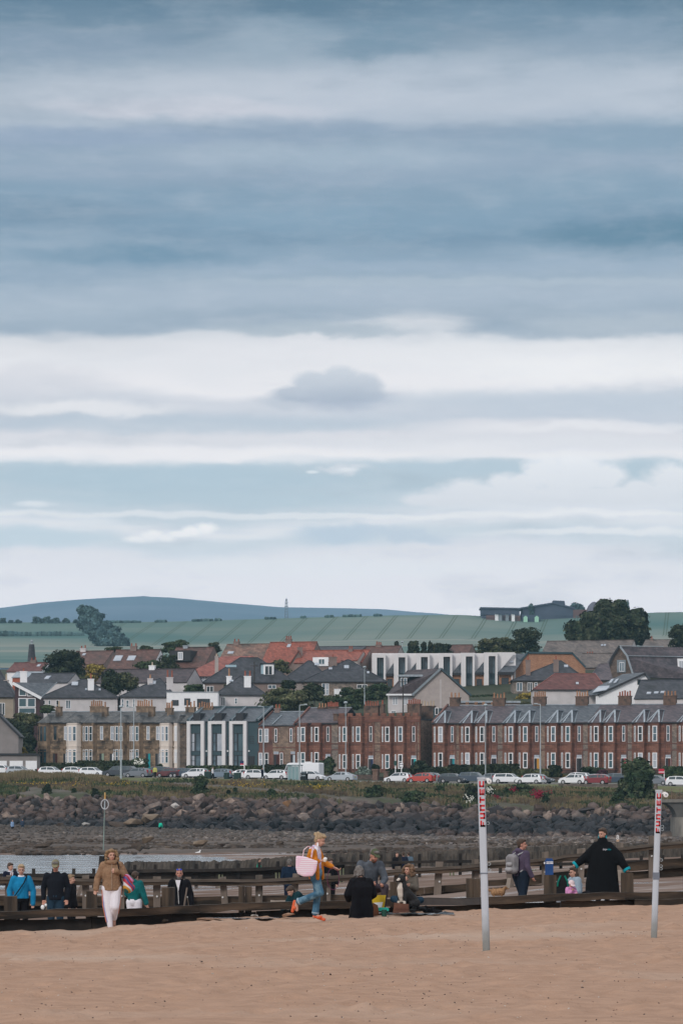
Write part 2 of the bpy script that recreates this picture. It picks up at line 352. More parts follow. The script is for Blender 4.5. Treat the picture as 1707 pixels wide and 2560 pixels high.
# water: the lagoon left by the tide, open to the left
M_water = mat('sea_water', (.26, .29, .33), None, rough=.12, spec=.5)
def water_bump():
 nt = M_water.node_tree; ns, lk = nt.nodes, nt.links; b = ns['Principled BSDF']
 tc = ns.new('ShaderNodeTexCoord'); mp = ns.new('ShaderNodeMapping'); mp.inputs['Scale'].default_value = (.9, .55, 1); lk.new(tc.outputs['Object'], mp.inputs[0])
 n = ns.new('ShaderNodeTexNoise'); n.inputs['Scale'].default_value = .42; n.inputs['Detail'].default_value = 2; lk.new(mp.outputs[0], n.inputs['Vector'])
 bp = ns.new('ShaderNodeBump'); bp.inputs['Distance'].default_value = .3; lk.new(n.outputs[0], bp.inputs['Height']); lk.new(bp.outputs[0], b.inputs['Normal'])
water_bump()
wm = MB(); wm.add([(-3000, 130, -1.135), (60, 130, -1.135), (60, 312, -1.135), (-3000, 312, -1.135)], [(0, 1, 2, 3)], M_water); struct('water', wm)
# shallow pools at the foot of the sand
for i, (u0, u1, v, Y) in enumerate([(40, 300, 2324, 80.5), (505, 700, 2301, 78.6)]):
 p = MB(); w = (PX(u1, Y)-PX(u0, Y)); x0 = PX(u0, Y); z = PZ(v, Y)
 n = 14; pts = []
 for k in range(n):
  a = 2*math.pi*k/n; pts.append((x0+w/2+w/2*math.cos(a), Y+(.55+.15*math.sin(3*a))*math.sin(a)*(.8 if i == 0 else .6), z+(0 if i == 0 else .05)))
 if i == 1:
  p.add([(q[0], q[1], q[2]) for q in pts], [tuple(range(n))], M_water); struct('pool_water', p)
# foreshore: flat brown rock ledges, x wide, up to the foot of the sea defence
NR = {}
def vz(tb, n):                                # height of a line seen at rows tb
 return lambda u: PZ(tab(tb, u), Yn(n, u))
L_base = vz([(0, 2066), (300, 2070), (853, 2088), (1300, 2098), (1707, 2099)], 522)
L_top = vz([(0, 1987), (430, 1989), (700, 1993), (860, 1999), (1100, 2006), (1250, 2014), (1350, 2019), (1500, 2013), (1707, 2010)], 538)
L_verge = vz([(0, 1950), (430, 1949), (800, 1953), (1050, 1959), (1400, 1967), (1707, 1978)], 556)
L_road = vz([(0, 1945), (430, 1946), (700, 1951), (900, 1957), (1200, 1961), (1500, 1963), (1707, 1968)], 560)
L_road2 = vz([(0, 1943), (430, 1944), (700, 1950), (900, 1955), (1200, 1958), (1500, 1961), (1707, 1965)], 576)
L_gard = vz([(0, 1930), (430, 1934), (700, 1940), (1000, 1944), (1707, 1950)], 600)
L_hous = vz([(0, 1915), (430, 1925), (700, 1930), (1000, 1932), (1707, 1934)], 633)
rowsN = [(522, L_base), (538, L_top), (556, L_verge), (560, L_road), (576, L_road2), (600, L_gard), (633, L_hous), (648, lambda u: L_hous(u)+.8)]
backs = [(640, 9.5), (665, 14), (690, 19.5), (730, 24), (760, 26), (800, 31), (850, 34), (900, 37), (1000, 41), (1300, 52)]
def town_z(x, y):
 n = y+.4045*x; u = max(-500, min(2200, ucol(x, y)))
 if n >= 648:
  b = tab(backs, n); a = rowsN[-1][1](u)
  t = max(0, min(1, (n-648)/30)); return a*(1-t)+b*t
 for (n0, f0), (n1, f1) in zip(rowsN, rowsN[1:]):
  if n <= n1:
   t = (n-n0)/(n1-n0); return lerp(f0(u), f1(u), t)
 return 9
def fore_fn(a, b):
 x = a; yb = 522-.4045*x; y = 300+(yb-300)*b
 u = max(-500, min(2200, ucol(x, y)))
 z0 = beach_z(x, 300); z1 = L_base(u)
 z = lerp(z0, z1, b**1.6)
 amp = min(1, b*10)
 if abs(x) < 80:
  q = fbm(x*.05, y*.045, 3, 5); led = math.floor((y*.11+q*1.4))
  z += amp*(.22*q+.16*(nz(led*1.7, x*.05, 2))+.10*nz(x*.5, y*.3, 8)+.05*nz(x*1.6, y*.9, 3))
 return (x, y, z)
grid('foreshore', axis([(-500, -75, 40), (-75, 75, .5), (75, 500, 40)]), axis([(0, 1, .0052)]), fore_fn, M_shore, smooth=False)
def bank_fn(a, n):
 x = a; y = n-.4045*x; z = town_z(x, y)
 if 523 < n < 556: z += .22*fbm(x*.25, n*.3, 4)+(-.35 if n < 538 else 0)
 return (x, y, z)
grid('embankment', axis([(-500, -80, 30), (-80, 80, .9), (80, 500, 30)]), axis([(522, 560, .8)]), bank_fn, M_bank)
grid('town_ground', axis([(-500, -100, 40), (-100, 100, 4), (100, 500, 40)]), axis([(560, 660, 4), (660, 1000, 12)]), bank_fn, M_town)
# promenade grass strip, kerb, road as thin sheets following the ground
M_lawn = mat('verge_grass', (.10, .115, .045), (.135, .135, .06), rough=1, scale=.6, bump=.05, bscale=4)
def sheet(name, n0, n1, m, dz, x0=-90, x1=90):
 return grid(name, axis([(x0, x1, 2.)]), axis([(n0, n1, 1.)]), lambda a, n: (a, n-.4045*a, town_z(a, n-.4045*a)+dz), m)
sheet('verge', 553.5, 560, M_lawn, .08)
sheet('road', 560.5, 574, M_asph, .03)
M_pave = mat('paving', (.24, .23, .22), (.2, .19, .18), scale=1)
k = MB()
for i in range(90):
 xa, xb = -90+2*i, -88+2*i
 for nn, m_ in ((560.0, M_pave), (574.0, M_pave)):
  pa, pb = (xa, nn-.4045*xa), (xb, nn-.4045*xb)
  za, zb = town_z(*pa), town_z(*pb)
  k.add([(pa[0], pa[1], za), (pb[0], pb[1], zb), (pb[0], pb[1]+.5, zb), (pa[0], pa[1]+.5, za),
               (pa[0], pa[1], za+.14), (pb[0], pb[1], zb+.14), (pb[0], pb[1]+.5, zb+.14), (pa[0], pa[1]+.5, za+.14)],
              [(4, 5, 6, 7), (0, 1, 5, 4), (2, 3, 7, 6)], m_)
struct('kerb', k)
sheet('pavement', 574.5, 577.5, M_pave, .14)
# ---- the hills
M_field = mat('crop_field', (.058, .128, .118), (.14, .19, .16), rough=1, scale=.012, detail=6, stretch=(.4, 1, 1), lo=.3, hi=.75, c3=(.21, .225, .19), s3=.006, f3=.6)  # crop greens toned teal, haze of the distance put into the colour
def tram():
 nt = M_field.node_tree; ns, lk = nt.nodes, nt.links; b = ns['Principled BSDF']; src = b.inputs['Base Color'].links[0].from_socket
 tc = ns.new('ShaderNodeTexCoord'); sp = ns.new('ShaderNodeSeparateXYZ'); lk.new(tc.outputs['Object'], sp.inputs[0])
 def Mt(op, a, bb, c=0):
  n = ns.new('ShaderNodeMath'); n.operation = op
  for i, q in enumerate((a, bb, c)):
   if isinstance(q, (int, float)): n.inputs[i].default_value = q
   else: lk.new(q, n.inputs[i])
  return n.outputs[0]
 p = Mt('SUBTRACT', sp.outputs[0], Mt('MULTIPLY', sp.outputs[1], .095)); p = Mt('PINGPONG', Mt('ADD', p, 1003), 8.6)
 l = Mt('LESS_THAN', Mt('ABSOLUTE', Mt('SUBTRACT', p, .8), 0), .32)
 g = Mt('MULTIPLY', l, Mt('GREATER_THAN', sp.outputs[1], 2010)); g = Mt('MULTIPLY', g, Mt('GREATER_THAN', Mt('SUBTRACT', sp.outputs[0], 0), -135))
 mx = ns.new('ShaderNodeMix'); mx.data_type = 'RGBA'; lk.new(Mt('MULTIPLY', g, .75), mx.inputs[0]); lk.new(src, mx.inputs[6]); mx.inputs[7].default_value = (.035, .06, .03, 1)
 lk.new(mx.outputs[2], b.inputs['Base Color'])
tram()
M_field2 = mat('meadow', (.08, .15, .09), (.13, .18, .11), rough=1, scale=.01, stretch=(.3, 1, 1))
M_hill = mat('hazed_hill', (.035, .07, .13), (.09, .125, .19), rough=1, scale=.004, stretch=(.5, .25, 1), detail=6)  # the blue of the far haze is put into the hill colour
crest = [(-2000, 1560), (0, 1556), (280, 1556), (430, 1554), (700, 1546), (860, 1541), (1000, 1538), (1150, 1537), (1250, 1543), (1330, 1546), (1500, 1538), (1640, 1531), (1707, 1530), (3500, 1540)]
def hill_fn(a, y):
 x = a*y/2200; u = ucol(x, y); c = tab(crest, u); zc = PZ(c, 2200)
 if y <= 2200:
  zl = lerp(40, PZ(c+58, 2068), max(0, (y-1000)/1068)) if y < 2068 else lerp(PZ(c+58, 2068), zc, (y-2068)/132)
  zl += .6*nz(x*.01, y*.01)*min(1, max(0, (2190-y)/60))
  return (x, y, zl)
 return (x, y, zc-(y-2200)*.05)
grid('field_hill', axis([(-1500, -260, 90), (-260, 260, 5), (260, 1500, 90)]), axis([(1000, 2000, 50), (2000, 2200, 6), (2200, 2500, 60)]), hill_fn, M_field)
ridge = [(-3000, 1560), (-600, 1545), (0, 1520), (100, 1507), (180, 1500), (260, 1495), (345, 1491), (357, 1489.5), (370, 1491.5), (430, 1494), (560, 1506), (700, 1518), (860, 1520.5), (960, 1523), (1080, 1534), (1150, 1541), (1400, 1560), (4000, 1600)]
def far_fn(a, y):
 x = a*y/10000; zr = PZ(tab(ridge, ucol(x, y)), 10000)
 if y <= 10000:
  t = max(0, (y-4400)/5600); return (x, y, max(20, lerp(60, zr, t**.8))+ (9*nz(x*.0016, y*.0016)+3*nz(x*.008, y*.006) if y < 9900 else 0))
 return (x, y, zr-(y-10000)*.15)
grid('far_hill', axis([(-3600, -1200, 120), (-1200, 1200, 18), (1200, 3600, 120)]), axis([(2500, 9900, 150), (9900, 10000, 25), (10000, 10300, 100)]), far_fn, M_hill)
# haze: still, even air round the whole place
hz = MB(); Mh = bpy.data.materials.new('haze_air'); Mh.use_nodes = True
hn = Mh.node_tree; hn.nodes.remove(hn.nodes['Principled BSDF']); pv = hn.nodes.new('ShaderNodeVolumePrincipled')
pv.inputs['Color'].default_value = (.47, .80, 1.0, 1); pv.inputs['Density'].default_value = .75e-4; pv.inputs['Anisotropy'].default_value = .0
hn.links.new(pv.outputs[0], hn.nodes['Material Output'].inputs['Volume'])
hz.box(-3900, 3900, -60, 10400, -6, 576, Mh)
haze = hz.build('haze'); haze['kind'] = 'stuff'
# ------------------------------------------------------------------ buildings
def stone(name, c1, c2, mortar, bw=.55, bh=.28, c3=None, f3=.5, ms=.012, rough=.95, s3=.35, bump=.03):
 if name in MATS: return MATS[name]
 m = mat(name, c1, c2, rough=rough, scale=1.3, c3=c3, s3=s3, f3=f3, detail=6)
 nt = m.node_tree; ns, lk = nt.nodes, nt.links; b = ns['Principled BSDF']; src = b.inputs['Base Color'].links[0].from_socket
 tc = ns.new('ShaderNodeTexCoord'); sp = ns.new('ShaderNodeSeparateXYZ'); lk.new(tc.outputs['Object'], sp.inputs[0])
 ad = ns.new('ShaderNodeMath'); lk.new(sp.outputs[0], ad.inputs[0]); lk.new(sp.outputs[1], ad.inputs[1])
 cb = ns.new('ShaderNodeCombineXYZ'); lk.new(ad.outputs[0], cb.inputs[0]); lk.new(sp.outputs[2], cb.inputs[1])
 br = ns.new('ShaderNodeTexBrick'); br.inputs['Scale'].default_value = 1; br.inputs['Brick Width'].default_value = bw; br.inputs['Row Height'].default_value = bh
 br.inputs['Mortar Size'].default_value = ms; br.inputs['Color1'].default_value = (.72, .72, .72, 1); br.inputs['Color2'].default_value = (1.22, 1.18, 1.15, 1); br.inputs['Mortar'].default_value = (*mortar, 1)
 lk.new(cb.outputs[0], br.inputs['Vector'])
 mx = ns.new('ShaderNodeMix'); mx.data_type = 'RGBA'; mx.blend_type = 'MULTIPLY'; mx.inputs[0].default_value = 1; lk.new(src, mx.inputs[6]); lk.new(br.outputs[0], mx.inputs[7])
 lk.new(mx.outputs[2], b.inputs['Base Color'])
 if bump:
  bp = ns.new('ShaderNodeBump'); bp.inputs['Distance'].default_value = bump; lk.new(br.outputs['Fac'], bp.inputs['Height']); bp.invert = True; lk.new(bp.outputs[0], b.inputs['Normal'])
 return m
mo = (.5, .48, .46)
M_red = stone('red_sandstone', (.185, .085, .062), (.24, .118, .086), mo, .8, .36, c3=(.085, .055, .048), f3=.35)
M_redtrim = mat('red_dressing', (.14, .064, .052), (.20, .095, .077), scale=.9, c3=(.075, .048, .043), s3=.5, f3=.4)
M_rub = stone('grey_rubble', (.29, .245, .215), (.18, .155, .14), mo, .42, .24, c3=(.34, .26, .21), f3=.4)
M_rub2 = stone('pinkish_rubble', (.33, .24, .185), (.22, .16, .13), mo, .42, .24, c3=(.2, .15, .13), f3=.4)
M_gold = stone('blackened_sandstone', (.32, .235, .165), (.19, .14, .10), mo, .7, .3, c3=(.05, .04, .035), f3=.55, s3=.55)
M_goldtrim = mat('weathered_dressing', (.29, .205, .14), (.17, .12, .085), scale=1.2, c3=(.055, .044, .037), s3=.7, f3=.45)
M_cream = mat('cream_paint', (.72, .63, .57), (.64, .56, .50), scale=1.5)
M_chim = mat('soot_stained_stack', (.17, .105, .078), (.10, .068, .055), scale=1.5, c3=(.05, .04, .036), s3=1, f3=.5)
M_white = mat('white_paint', (.86, .86, .88), (.80, .80, .83), scale=2, rough=.6)
M_rend = mat('white_render', (.62, .58, .59), (.54, .51, .52), scale=.7, c3=(.5, .48, .48), s3=.5, f3=.3)
M_harl = mat('pinkish_harling', (.43, .37, .35), (.37, .32, .305), scale=1.1, bump=.02, bscale=9, c3=(.38, .33, .32), s3=.4, f3=.3)
M_grharl = mat('grey_harling', (.27, .24, .235), (.225, .205, .2), scale=.8, bump=.02, bscale=9)
M_brharl = mat('brown_harling', (.25, .185, .165), (.20, .15, .135), scale=.8, bump=.02, bscale=9)
M_brick = stone('tan_brick', (.36, .19, .12), (.42, .235, .155), (.8, .75, .7), .25, .09, bump=0)
def slate(n, a, b, c=None, f=.4): return stone(n, a, b, (.62, .62, .62), .5, .32, c3=c, f3=f, ms=.02, rough=.6, bump=.02)
M_slate = slate('dark_slate', (.042, .046, .056), (.066, .068, .082), (.03, .034, .038))
M_slateg = slate('grey_green_slate', (.085, .09, .095), (.135, .132, .13), (.05, .053, .056), .6)
M_slateb = slate('blue_grey_slate', (.085, .10, .12), (.12, .135, .155))
M_slatep = slate('purple_slate', (.085, .073, .085), (.13, .108, .12), (.06, .057, .068), .5)
M_tilebr = slate('brown_tiles', (.10, .055, .047), (.15, .08, .068), (.06, .045, .04), .5)
M_tilered = slate('orange_red_tiles', (.25, .075, .052), (.31, .10, .07), (.2, .075, .055), .5)
M_tilered2 = slate('faded_red_tiles', (.25, .085, .07), (.30, .115, .095))
M_tilemar = slate('maroon_tiles', (.12, .045, .042), (.16, .065, .058))
M_tilegr = slate('grey_brown_tiles', (.13, .112, .105), (.18, .15, .138), (.09, .077, .074), .5)
M_tiledk = slate('dark_brown_tiles', (.058, .045, .052), (.085, .067, .072))
M_lead = mat('pale_lead', (.25, .29, .32), (.19, .22, .25), scale=2, rough=.55)
M_leadw = mat('white_lead', (.36, .40, .44), (.26, .30, .34), scale=2, rough=.55)
M_teal = mat('dark_teal_cladding', (.035, .065, .08), (.045, .08, .095), scale=.5, rough=.5)
M_dark = mat('dark_gutter', (.03, .03, .035), None, rough=.6)
M_maroon = mat('maroon_boards', (.06, .035, .04), (.08, .045, .05), scale=1)
M_g1 = mat('glass_dark', (.012, .022, .027), (.03, .05, .06), scale=.6, rough=.1, spec=.4)
M_g2 = mat('glass_teal', (.035, .085, .105), (.06, .115, .14), scale=.5, rough=.12, spec=.4)
M_g3 = mat('glass_blind', (.42, .45, .50), (.30, .34, .40), scale=.7, rough=.2, spec=.8)
M_g4 = mat('glass_blue', (.12, .185, .23), (.035, .06, .08), scale=.45, rough=.12, spec=.4)
GL = [M_g1, M_g2, M_g3, M_g4, M_g1, M_g2, M_g4, M_g1]
M_pot = mat('buff_clay', (.42, .235, .135), (.30, .15, .09), scale=3, rnd=.12)
M_potr = mat('red_clay', (.26, .075, .05), (.32, .11, .07), scale=3)
M_potc = mat('cream_clay', (.50, .41, .31), (.42, .33, .25), scale=3)
grng = random.Random(11)
class House:
 def __init__(s, name, label, u0, Y=None, n=None, v0=None, z0=None, cat='house', group=None, rz=None):
  s.n = n; s.u0 = u0; s.Y0 = Yn(n, u0) if n else Y; s.x0 = PX(u0, s.Y0)
  s.z0 = z0 if z0 is not None else (PZ(v0, s.Y0) if v0 else town_z(s.x0, s.Y0)-.3)
  s.c = CT if n else 1; s.rot = -TH if n else 0
  s.root = empty(name, (s.x0, s.Y0, s.z0), s.rot, label, cat, group)
 def X(s, u):
  Y = Yn(s.n, u) if s.n else s.Y0; return (PX(u, Y)-s.x0)/s.c
 def Z(s, v, u=None, dy=0):
  Y = (Yn(s.n, u if u is not None else s.u0) if s.n else s.Y0)+dy; return PZ(v, Y)-s.z0
 def W(s, px): return px*s.Y0/FPX/s.c
 def win(s, x, z, w, h, ax=(1, 0), y=0, glass=None, frame=None, bars='sash', ft=.09, proud=.07, name='window', surround=None):
  frame = frame or M_white; glass = glass or grng.choice(GL); ax = Vector((ax[0], ax[1], 0)).normalized(); nn = Vector((ax.y, -ax.x, 0))
  o = Vector((x, y, z)); F = MB()
  def bx(a0, a1, b0, b1, d0, d1, m, mb):
   P = [o+ax*a+nn*d+Vector((0, 0, b)) for b in (b0, b1) for a, d in ((a0, d1), (a1, d1), (a1, d0), (a0, d0))]
   mb.add(P, [(3,2,1,0),(4,5,6,7),(0,1,5,4),(1,2,6,5),(2,3,7,6),(3,0,4,7)], m)
  if surround:
   bx(-.16, w+.16, h, h+.24, .002, .035, surround, F); bx(-.2, w+.2, -.16, 0, .002, .06, surround, F)
   bx(-.16, 0, 0, h, .002, .03, surround, F); bx(w, w+.16, 0, h, .002, .03, surround, F)
  bx(0, w, 0, ft, .004, proud, frame, F); bx(0, w, h-ft, h, .004, proud, frame, F); bx(0, ft, ft, h-ft, .004, proud, frame, F); bx(w-ft, w, ft, h-ft, .004, proud, frame, F)
  if bars == 'sash': bx(ft, w-ft, h*.5-.04, h*.5+.04, .004, proud-.01, frame, F)
  if bars == 'top': bx(ft, w-ft, h*.68-.04, h*.68+.04, .004, proud-.01, frame, F)
  if bars in ('two', 'twotop'):
   bx(w/2-.05, w/2+.05, ft, h-ft, .004, proud-.01, frame, F)
  if bars == 'three':
   for q in (1/3, 2/3): bx(w*q-.05, w*q+.05, ft, h-ft, .004, proud-.01, frame, F)
  f = F.build(name, s.root); G = MB(); bx(ft*.6, w-ft*.6, ft*.6, h-ft*.6, .006, proud*.45, glass, G); G.build('pane', f); return f
 def door(s, x, z, w, h, m, frame=None, y=0, fan=True):
  F = MB(); F.box(x+w*.5, x+w, y-.03, y-.003, z, z+h, m); F.box(x, x+w*.5, y-.028, y-.003, z, z+h, M_dark); d = F.build('door', s.root)
  G = MB(); G.box(x-.08, x, y-.07, y-.003, z, z+h+.1, frame or M_white); G.box(x+w, x+w+.08, y-.07, y-.003, z, z+h+.1, frame or M_white); G.box(x, x+w, y-.07, y-.003, z+h, z+h+.1, frame or M_white)
  if fan: G.box(x, x+w, y-.06, y-.003, z+h+.1, z+h+.55, M_g3)
  G.build('door_frame', d); return d
 def chimney(s, parent, x, y, z0, z1, w, d=.8, pots=4, ph=.8, pm=None, sm=None, cope=True):
  c = MB(); sm = sm or M_goldtrim; pm = pm or M_pot
  c.box(x-w/2, x+w/2, y-d/2, y+d/2, z0, z1-.16, sm)
  c.box(x-w/2-.07, x+w/2+.07, y-d/2-.07, y+d/2+.07, z1-.16, z1, sm)
  for i in range(pots):
   px = x if pots == 1 else x-w/2+.18+(w-.36)*i/(pots-1); h = ph*grng.uniform(.8, 1.1)
   c.cyl((px, y, z1), (px, y, z1+h*.85), .16, .125, pm, 8); c.cyl((px, y, z1+h*.85), (px, y, z1+h), .155, .155, pm, 8)
  return c.build('chimney', parent)
def roof_x(mb, x0, x1, y0, yr, y1, ze, zr, m, over=.25, t=.14, ridge=None):
 """ridge along x"""
 sl = (zr-ze)/(yr-y0); za = ze-over*sl; sb = (zr-ze)/(y1-yr); zb = ze-over*sb
 mb.slab([(x0, y0-over, za), (x1, y0-over, za), (x1, yr, zr), (x0, yr, zr)], t, m)
 mb.slab([(x1, y1+over, zb), (x0, y1+over, zb), (x0, yr, zr-.002), (x1, yr, zr-.002)], t, m)
 mb.beam((x0, yr, zr+.03), (x1, yr, zr+.03), .3, .12, ridge or M_leadw)
def roof_y(mb, x0, x1, y0, y1, ze, zr, m, xr=None, over=.25, t=.14, ridge=None, verge=None):
 """ridge along y, gable to the camera"""
 xr = (x0+x1)/2 if xr is None else xr
 sl = (zr-ze)/(xr-x0); s2 = (zr-ze)/(x1-xr)
 mb.slab([(x0-over, y0-over, ze-over*sl), (xr, y0-over, zr), (xr, y1+over, zr), (x0-over, y1+over, ze-over*sl)], t, m)
 mb.slab([(xr, y0-over, zr), (x1+over, y0-over, ze-over*s2), (x1+over, y1+over, ze-over*s2), (xr, y1+over, zr)], t, m)
 if verge:
  mb.beam((x0-over, y0-over-.05, ze-over*sl-.05), (xr, y0-over-.05, zr-.05), .1, .34, verge, (0, 0, 1)); mb.beam((xr, y0-over-.05, zr-.05), (x1+over, y0-over-.05, ze-over*s2-.05), .1, .34, verge, (0, 0, 1))
 mb.beam((xr, y0-over, zr+.03), (xr, y1+over, zr+.03), .25, .1, ridge or m)
def roof_hip(mb, x0, x1, y0, y1, ze, zr, m, xa, xb, over=.35, ridge=None, yr=None):
 yr = (y0+y1)/2 if yr is None else yr; x0 -= over; x1 += over; y0 -= over; y1 += over
 A, B, C, D = (x0, y0, ze), (x1, y0, ze), (x1, y1, ze), (x0, y1, ze); P, Q = (xa, yr, zr), (xb, yr, zr)
 if xb-xa < .05: mb.add([A, B, C, D, P], [(0, 1, 4), (1, 2, 4), (2, 3, 4), (3, 0, 4), (3, 2, 1, 0)], m); Q = P
 else: mb.add([A, B, C, D, P, Q], [(0, 1, 5, 4), (1, 2, 5), (2, 3, 4, 5), (3, 0, 4), (3, 2, 1, 0)], m)
 r = ridge or m
 for a, b in ((A, P), (B, Q), (P, Q)):
  if (Vector(a)-Vector(b)).length > .1: mb.beam(Vector(a)+Vector((0, 0, .03)), Vector(b)+Vector((0, 0, .03)), .16, .09, r)
 mb.box(x0, x1, y0-.1, y0, ze-.14, ze+.02, M_dark)
# ---- the red sandstone terrace: units of two bays, a door column and a rubble strip
def bay(h, x0, w, hgt, m, trim, z_up, z_lo, hw_up, hw_lo, roofmat=None, roofpar=None, wide=.78, zr=2.0, slope=.43, proj=.7, frame=None):
 a, b, c, d = (x0, 0), (x0+.36*w, -proj), (x0+.9*w, -proj), (x0+w, 0)
 M_ = MB(); M_.prism([a, (a[0], .3), (d[0], .3), d, c, b][::-1], -.5, hgt, m)
 e = .05
 for z in (z_lo-.3, z_up-.42, z_up+hw_up+.28, hgt-.25):   # string courses
  M_.prism([(a[0]-e, -.002), (a[0]-e, .0), (d[0]+e, .0), (d[0]+e, -.002), (c[0]+e, c[1]-e), (b[0]-e, b[1]-e)][::-1], z, z+.17, trim)
 M_.build('bay', h.root)
 f = Vector((b[0]-a[0], b[1]-a[1])); L = f.length; f = f/L
 for z, hh in ((z_lo, hw_lo), (z_up, hw_up)):
  wn = .46; q = (L-wn)/2; h.win(a[0]+f.x*q, z, wn, hh, ax=f, y=a[1]+f.y*q, ft=.11, frame=frame)
  q = ((c[0]-b[0])-wide)/2; h.win(b[0]+q, z, wide, hh, y=-proj, ft=.13, frame=frame)
 if roofmat:
  o = .12; za = hgt; A, B, C, D = Vector((a[0]-o, -.25, za-.05)), Vector((b[0]-o, -proj-o, za-.05)), Vector((c[0]+o, -proj-o, za-.05)), Vector((d[0]+o, -.25, za-.05))
  xp = x0+w*.58; P = Vector((xp, 1.7, za+zr)); Q = Vector((xp, zr/slope, za+zr))
  Rm = MB(); Rm.add([A, B, C, D, P, Q], [(0, 1, 4), (1, 2, 4), (2, 3, 4), (0, 4, 5), (3, 5, 4), (3, 2, 1, 0)], roofmat)
  up = Vector((0, 0, .05))
  for p, q_, ww in ((A, P, .2), (B, P, .2), (C, P, .26), (P, Q, .26), (Q, D, .17), (A, Q, .1)): Rm.beam(p+up, q_+up, ww, .08, M_leadw if ww > .18 else M_lead)
  Rm.build('bay_roof', roofpar)
def red_unit(label, u0, u1, bays, door_u, rub, vt=(1817, 1856), vb=(1882, 1921), eav=1807, rise=3.0, yr=7.0, doorm=None, m=None, rubm=None, roofm=None, bayroof=True, parapet=False, chim=(), group=None, trim=None, skew=None, crw=0, n=633, potm=None):
 h = House('terraced_house', label, u0, n=n, group=group); m = m or M_red; trim = trim or M_redtrim; w = h.X(u1); E = h.Z(eav)
 zu0, zu1, zl0, zl1 = h.Z(vt[1]), h.Z(vt[0]), h.Z(vb[1]), h.Z(vb[0])
 wl = MB(); ew = .25
 rx0, rx1 = h.X(rub[0]), h.X(rub[1])
 wl.box(0, rx0, 0, ew, -1.5, E, m); wl.box(rx0, rx1, .002, ew, -1.5, E, rubm or M_rub)
 if rx1 < w: wl.box(rx1, w, 0, ew, -1.5, E, m)
 wl.box(0, w, 12.8, 13, -1.5, E, M_rub); wl.box(0, .25, ew, 12.8, -1.5, E, M_rub2); wl.box(w-.25, w, ew, 12.8, -1.5, E, M_rub2)
 for z in (zl1+.32, zu0-.42): wl.box(0, w, -.06, -.002, z, z+.16, trim)
 wl.box(0, w, -.1, -.002, E-.25, E-.02, trim)
 dx = h.X(door_u)
 for q in (-.62, .48): wl.box(dx+q, dx+q+.16, -.09, -.004, zl0-.9, E-.3, trim)
 if parapet:
  wl.box(0, w, -.05, ew, E, E+.75, m); nC = 5
  for i in range(nC):
   a = w*(i+.1)/nC; wl.box(a, a+w/nC*.62, -.055, ew+.005, E+.75, E+1.25, m)
  wl.box(0, w, -.12, -.055, E-.02, E+.12, trim)
 wl.build('wall', h.root)
 # second member of each: the door with its fanlight, the small window over it
 h.win(dx-.25, zu0+.02, .5, zu1-zu0, ft=.07, glass=grng.choice((M_g1, M_g4)), surround=trim); h.door(dx-.42, zl0-.75, .86, 2.35, doorm or M_dark)
 rf = MB()
 if parapet: rf.box(.1, w-.1, ew+.1, 12.7, E-.1, E+.3, M_slate)
 else:
  roof_x(rf, 0, w, 0, yr, 2*yr-1, E, E+rise, roofm or M_slatep); rf.box(0, w, -.36, -.26, E-.24, E-.05, M_dark)
  if skew: rf.beam((.12, -.3, E-.0), (.12, yr, E+rise+.14), .3, .3, skew)
 r = rf.build('roof', h.root)
 for (ba, bb) in bays:
  bay(h, h.X(ba), h.X(bb)-h.X(ba), E-.06 if not parapet else E+.7, m, trim, zu0, zl0, zu1-zu0, zl1-zl0, roofm or M_slatep if bayroof and not parapet else None, r, slope=rise/yr)
 for (cu, v1, wpx, pots, pm, dy) in chim:
  x = h.X(cu)-dy*ST/CT*.0-(dy*ST)/CT; zt = PZ(v1, Yn(n, cu)+dy*CT)-h.z0
  h.chimney(r, x, dy, E-.2, zt, wpx/15.5/CT, pots=pots, pm=pm, sm=M_chim, ph=.8)
 return h
G_red = 'red sandstone terraced houses along the shore road'
red_unit('end house of the long red sandstone terrace with one bay, beside the rough gable', 1080, 1147, [(1082, 1118)], 1130, (1134, 1147), doorm=mat('teal_door', (.02, .22, .26)), chim=[(1141, 1743, 24, 3, M_pot, 7)], group=G_red, roofm=M_slatep, skew=M_redtrim, rubm=M_rub2)
seq = [(1147, 1255, 1234, M_dark, 'blue_door', (.03, .03, .05), 'red terrace house behind the lamp post with a dark doorway and grey rubble strip', M_rub, M_slatep, (1252, 1741)),
       (1255, 1361, 1341, None, 'yellow_door', (.5, .25, .05), 'red terrace house with a yellow door, beside the tall right-hand lamp post', M_rub2, M_slateb, (1355, 1738)),
       (1361, 1468, 1447, None, 'black_door', (.02, .02, .022), 'red terrace house with a black door and darker grey rubble panel', M_rub, M_slateb, (1462, 1737)),
       (1468, 1578, 1558, None, 'crimson_door', (.35, .03, .06), 'red terrace house with a crimson door behind the big shore bush', M_rub, M_slatep, (1570, 1736)),
       (1578, 1690, 1669, None, 'brown_door', (.10, .03, .025), 'red terrace house behind the red and white sale board at the right', M_rub, M_slatep, (1684, 1735)),
       (1690, 1800, 1780, None, 'brown_door', (.10, .03, .025), 'last red terrace house, cut by the right edge of the picture', M_rub, M_slatep, (1795, 1735))]
for i, (a, b, d, _, dn, dc, lab, rb, rf_, (cu, cv)) in enumerate(seq):
 k = .5*i
 red_unit(lab, a, b, [(a+4, a+37), (a+39, a+74)], d, (d+6, b), vt=(1817-k, 1856-k), vb=(1882, 1921), eav=1807-k, doorm=mat(dn, dc), chim=[(cu, cv+3, 30, grng.choice((4, 5, 6)), grng.choice((M_pot, M_potr)), 7)], group=G_red, roofm=rf_, rubm=rb)
